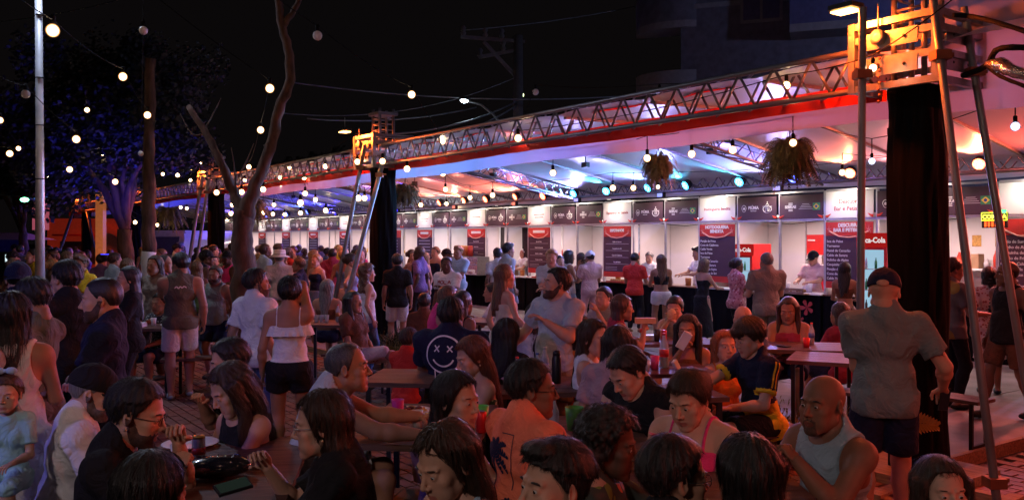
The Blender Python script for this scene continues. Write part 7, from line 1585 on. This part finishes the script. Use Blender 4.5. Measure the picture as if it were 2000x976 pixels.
# counter goods in the stall of the capped vendor
tray = empty('food_crate', SW(15.3, 6.55, .985), TH, label='wooden crate of food on the counter of the capped vendor', cat='crate')
for z in (.03, .09): MB().box((0, -.14, z), (.9, .015, .045)).build('slat', M_rawwood, tray)
MB().box((0, 0, .01), (.9, .28, .016)).build('base', M_rawwood, tray)
for i in range(14): MB().ball((-.38+.06*i, rnd.uniform(-.08, .08), .07), .045, 8, 5, (1, 1, .7)).build('food_item', mat('food%d' % (i % 3), [(.6, .5, .4), (.35, .15, .06), (.5, .3, .1)][i % 3], .6), tray)
pa = empty('pineapple', SW(14.95, 6.50, 1.0), 0, label='pineapple with spiky crown on the counter', cat='pineapple'); MB().ball((0, 0, .10), .07, 14, 10, (1, 1, 1.5)).build('fruit', mat('pineapple_skin', (.3, .17, .05), .7, bump=1, bs=60), pa); m_ = MB()
for i in range(22):
    a = i*2.4; L = .09+.09*(1-i/22); m_.add([(.012*math.cos(a+1.5), .012*math.sin(a+1.5), .19), (-.012*math.cos(a+1.5), -.012*math.sin(a+1.5), .19), (math.cos(a)*.07*(i/22+.2), math.sin(a)*.07*(i/22+.2), .19+L*1.3)], [(0, 1, 2)])
m_.build('crown', mat('pineapple_leaf', (.06, .12, .04), .6), pa)
for k, (n_, lab) in enumerate([(12.3, 'orange tray of snacks on the counter beside the red tee man'), (7.7, 'tray of snacks on the counter of the white haired vendor')]):
    t_ = empty('snack_tray', SW(n_ if k else 10.6, 6.62, 1.0), TH, label=lab, cat='tray'); MB().box((0, 0, .015), (.6, .25, .03)).build('tray', mat('tray_red', (.45, .05, .03), .5), t_)
    for i in range(8): MB().ball((-.24+.07*i, 0, .045), .035, 8, 5).build('snack', mat('pastry0', (.5, .24, .08)), t_)

for i, (px, Y_, lab, c_) in enumerate([(1180, 4.75, 'clear bottle at the near end of the green cup table', None), (1010, 6.6, 'water bottle at the table edge behind the salmon shirt man', (.08, .15, .4)), (1255, 9.8, 'soda bottle at the left end of the sandwich table', (.55, .03, .03)), (1585, 9.3, 'water bottle at the right end of the maroon woman\'s table', (.08, .15, .4)), (905, 7.3, 'bottle on the table behind the auburn haired woman', (.1, .3, .1)), (660, 11.9, 'bottle on the table near the tower braces', (.5, .2, .05))]):
    bottle(onT(px, Y_), .23, c_ is not None, lab, c_)
for i, (px, Y_, lab, c_, nm_) in enumerate([(1200, 5.0, 'white cup right of the green cup', (.6, .6, .6), 'white'), (1030, 6.85, 'clear cup left of the black flask', (.5, .5, .55), 'grey'), (1575, 9.05, 'red cup on the maroon woman\'s table', (.6, .04, .04), 'red'), (300, 11.35, 'white cup beside the foam box on the left table', (.6, .6, .6), 'white'), (1262, 7.4, 'white cup at the left end of the napkin woman\'s table', (.6, .6, .6), 'white'), (815, 5.2, 'white cup right of the magenta cup', (.6, .6, .6), 'white')]):
    cup(onT(px, Y_), c_, nm_, lab, .036, .10)
for i, (px, Y_, k, lab) in enumerate([(1150, 5.1, 'n', 'crumpled napkin right of the green cup'), (1005, 6.9, 'p', 'plate left of the black flask, pushed to the table edge'), (1238, 9.6, 'p', 'plate before the woman with wavy hair'), (1335, 9.6, 'n', 'crumpled napkin beside the red can on the sandwich table'), (1320, 7.5, 'n', 'crumpled napkin right of the soda bottle'), (915, 7.1, 'n', 'crumpled napkin on the table behind the auburn haired woman'), (860, 5.5, 'p', 'second plate right of the magenta cup'), (1262, 7.75, 'p', 'plate left of the pink cup on the napkin woman\'s table'), (330, 11.3, 'p', 'plate right of the foam box on the left table'), (345, 4.45, 'n', 'crumpled napkin left of the beer can'), (1530, 9.1, 'q', 'phone lying before the woman in maroon')]):
    if k == 'n': paper(onT(px, Y_, .90), .09, lab, i)
    elif k == 'p': plate(onT(px, Y_), .11, lab, i % 2 == 0)
    else: phone(onT(px, Y_, .87), lab, (1.57, 0, .5))
# ================================================================ THE FAR CROWD: each person an individual copied from a few builds
tm = []
hid = dict(Y=20, res=.028)
specs = [dict(sex='m', top=('tee', 'white'), bot=('pants', 'jeans'), hr_=('short', 'black'), sk='tan', face=0), dict(sex='f', top=('tank', 'black'), bot=('jeans', 'jeans'), hr_=('long', 'black'), sk='light', face=0), dict(sex='m', fat=.4, top=('tee', 'grey'), bot=('shorts', 'navy'), hr_=('buzz', 'black'), sk='brown', aR='mouth', face=0), dict(sex='f', fat=.2, top=('tee', 'pink'), bot=('skirt', 'black'), hr_=('wavy', 'brown'), sk='tan', aL='phone', face=0), dict(sex='m', top=('tank', 'navy'), bot=('shorts', 'khaki'), hr_=('short', 'black'), cap=('cap', 'black', False), sk='tan', aL='fwd', face=0), dict(sex='f', top=('cami', 'white'), bot=('longskirt', 'white'), hr_=('updo', 'black'), sk='light', aR='hip', face=0), dict(sex='m', fat=.2, top=('loose', 'black'), bot=('pants', 'black'), hr_=('quiff', 'brown'), sk='light', aL='cross', aR='cross', face=0)]
names_t = ['man in %s tee', 'long haired woman in %s sleeveless top', 'man in %s tee, hand at mouth,', 'woman in %s tee with wavy hair', 'man in %s tank top and cap', 'woman in %s strap top', 'man in %s loose shirt with folded arms']
cols = ['white', 'black', 'grey', 'red', 'pink', 'olive', 'sage', 'lblue', 'purple', 'maroon', 'green', 'navy', 'lilac', 'slate', 'offwhite', 'lgrey', 'jeans', 'hotpink', 'yellow']
cn = {'offwhite': 'off white', 'lgrey': 'pale grey', 'jeans': 'denim blue', 'hotpink': 'bright pink', 'lblue': 'light blue', 'sage': 'sage green', 'slate': 'blue grey'}
def dup(o, parent=None):
    c = o.copy(); C.objects.link(c); c.parent = parent
    for ch in o.children:
        d = dup(ch, c); d.matrix_parent_inverse = ch.matrix_parent_inverse
    return c
slots = [(20, 160, 12, 34, 20, 'at the far left'), (90, 420, 13.5, 30, 36, 'near the blue lit tree'), (430, 720, 15, 30, 34, 'right of the bare tree'), (590, 690, 14, 18, 3, 'near the second tower'), (780, 940, 17, 21, 7, 'by the glass display'), (1055, 1110, 14, 17, 2, 'by the lunch poster'), (385, 520, 14, 26, 10, 'at the bare tree')]
rq = random.Random(21); used = set(); built = {}; placed = [(o.location.x, o.location.y) for o, _, _ in P_.values()]
for (x0, x1, Y0, Y1, n, where) in slots:
    for i in range(n):
        for tr_ in range(60):
            k = rq.randrange(7); c = rq.choice(cols); px = rq.uniform(x0, x1); Y = Y0+(Y1-Y0)*rq.random()**1.2; X = (px-1000)/F*Y
            if (k, c, where) in used: continue
            if any((X-a)**2+(Y-b)**2 < .34**2 for a, b in placed): continue
            d = Vector((X, Y, 0))-C1
            if d.dot(N) > 6.3 and d.dot(A) < 44: continue
            break
        used.add((k, c, where)); placed.append((X, Y))
        if k not in built:
            sp_ = dict(specs[k]); o, _, _ = person(px, 490, Y, mode='stand', h=1.0, res=.028, label='x', **sp_); built[k] = o
        else: o = dup(built[k])
        o.location = (X, Y, ground_z(X, Y)); s_ = (1.66 if k in (1, 3, 5) else 1.74)/1.735*rq.uniform(.95, 1.06); o.scale = (s_,)*3; o.rotation_euler = (0, 0, rq.choice([R(180)+TH+PI/2+PI/2, rq.uniform(0, 6.28), rq.uniform(0, 6.28), TH])+rq.uniform(-.5, .5))
        o['label'] = '%s %s' % (names_t[k] % cn.get(c, c), where); o['category'] = 'person'; o['group'] = 'people standing in the far crowd'
        for ch in o.children:
            nmn = ch.name.split('.')[0]; m = None
            if nmn in ('shirt', 'tank_top', 'top'): m = cloth(c)
            if nmn == 'hair': m = hairm(rq.choice(['black', 'black', 'brown', 'brown', 'lbrown', 'grey', 'blonde'] if k != 4 else ['black']))
            if nmn in ('shorts', 'trousers', 'jeans', 'skirt'): m = cloth(rq.choice(['black', 'navy', 'jeans', 'khaki', 'white', 'taupe', 'olive']))
            if m: ch.material_slots[0].link = 'OBJECT'; ch.material_slots[0].material = m
        o.material_slots[0].link = 'OBJECT'; o.material_slots[0].material = skin(rq.choice(['light', 'tan', 'tan', 'brown', 'fair', 'dark']))
# the man in the white straw hat
person(546, 486, 16.5, face=190, mode='stand', fat=.2, top=('tee', 'lgrey'), bot=('shorts', 'khaki'), hr_=('buzz', 'grey'), cap=('hat', 'offwhite', False), sk='light', label='man in a white straw hat with a black band, back turned')
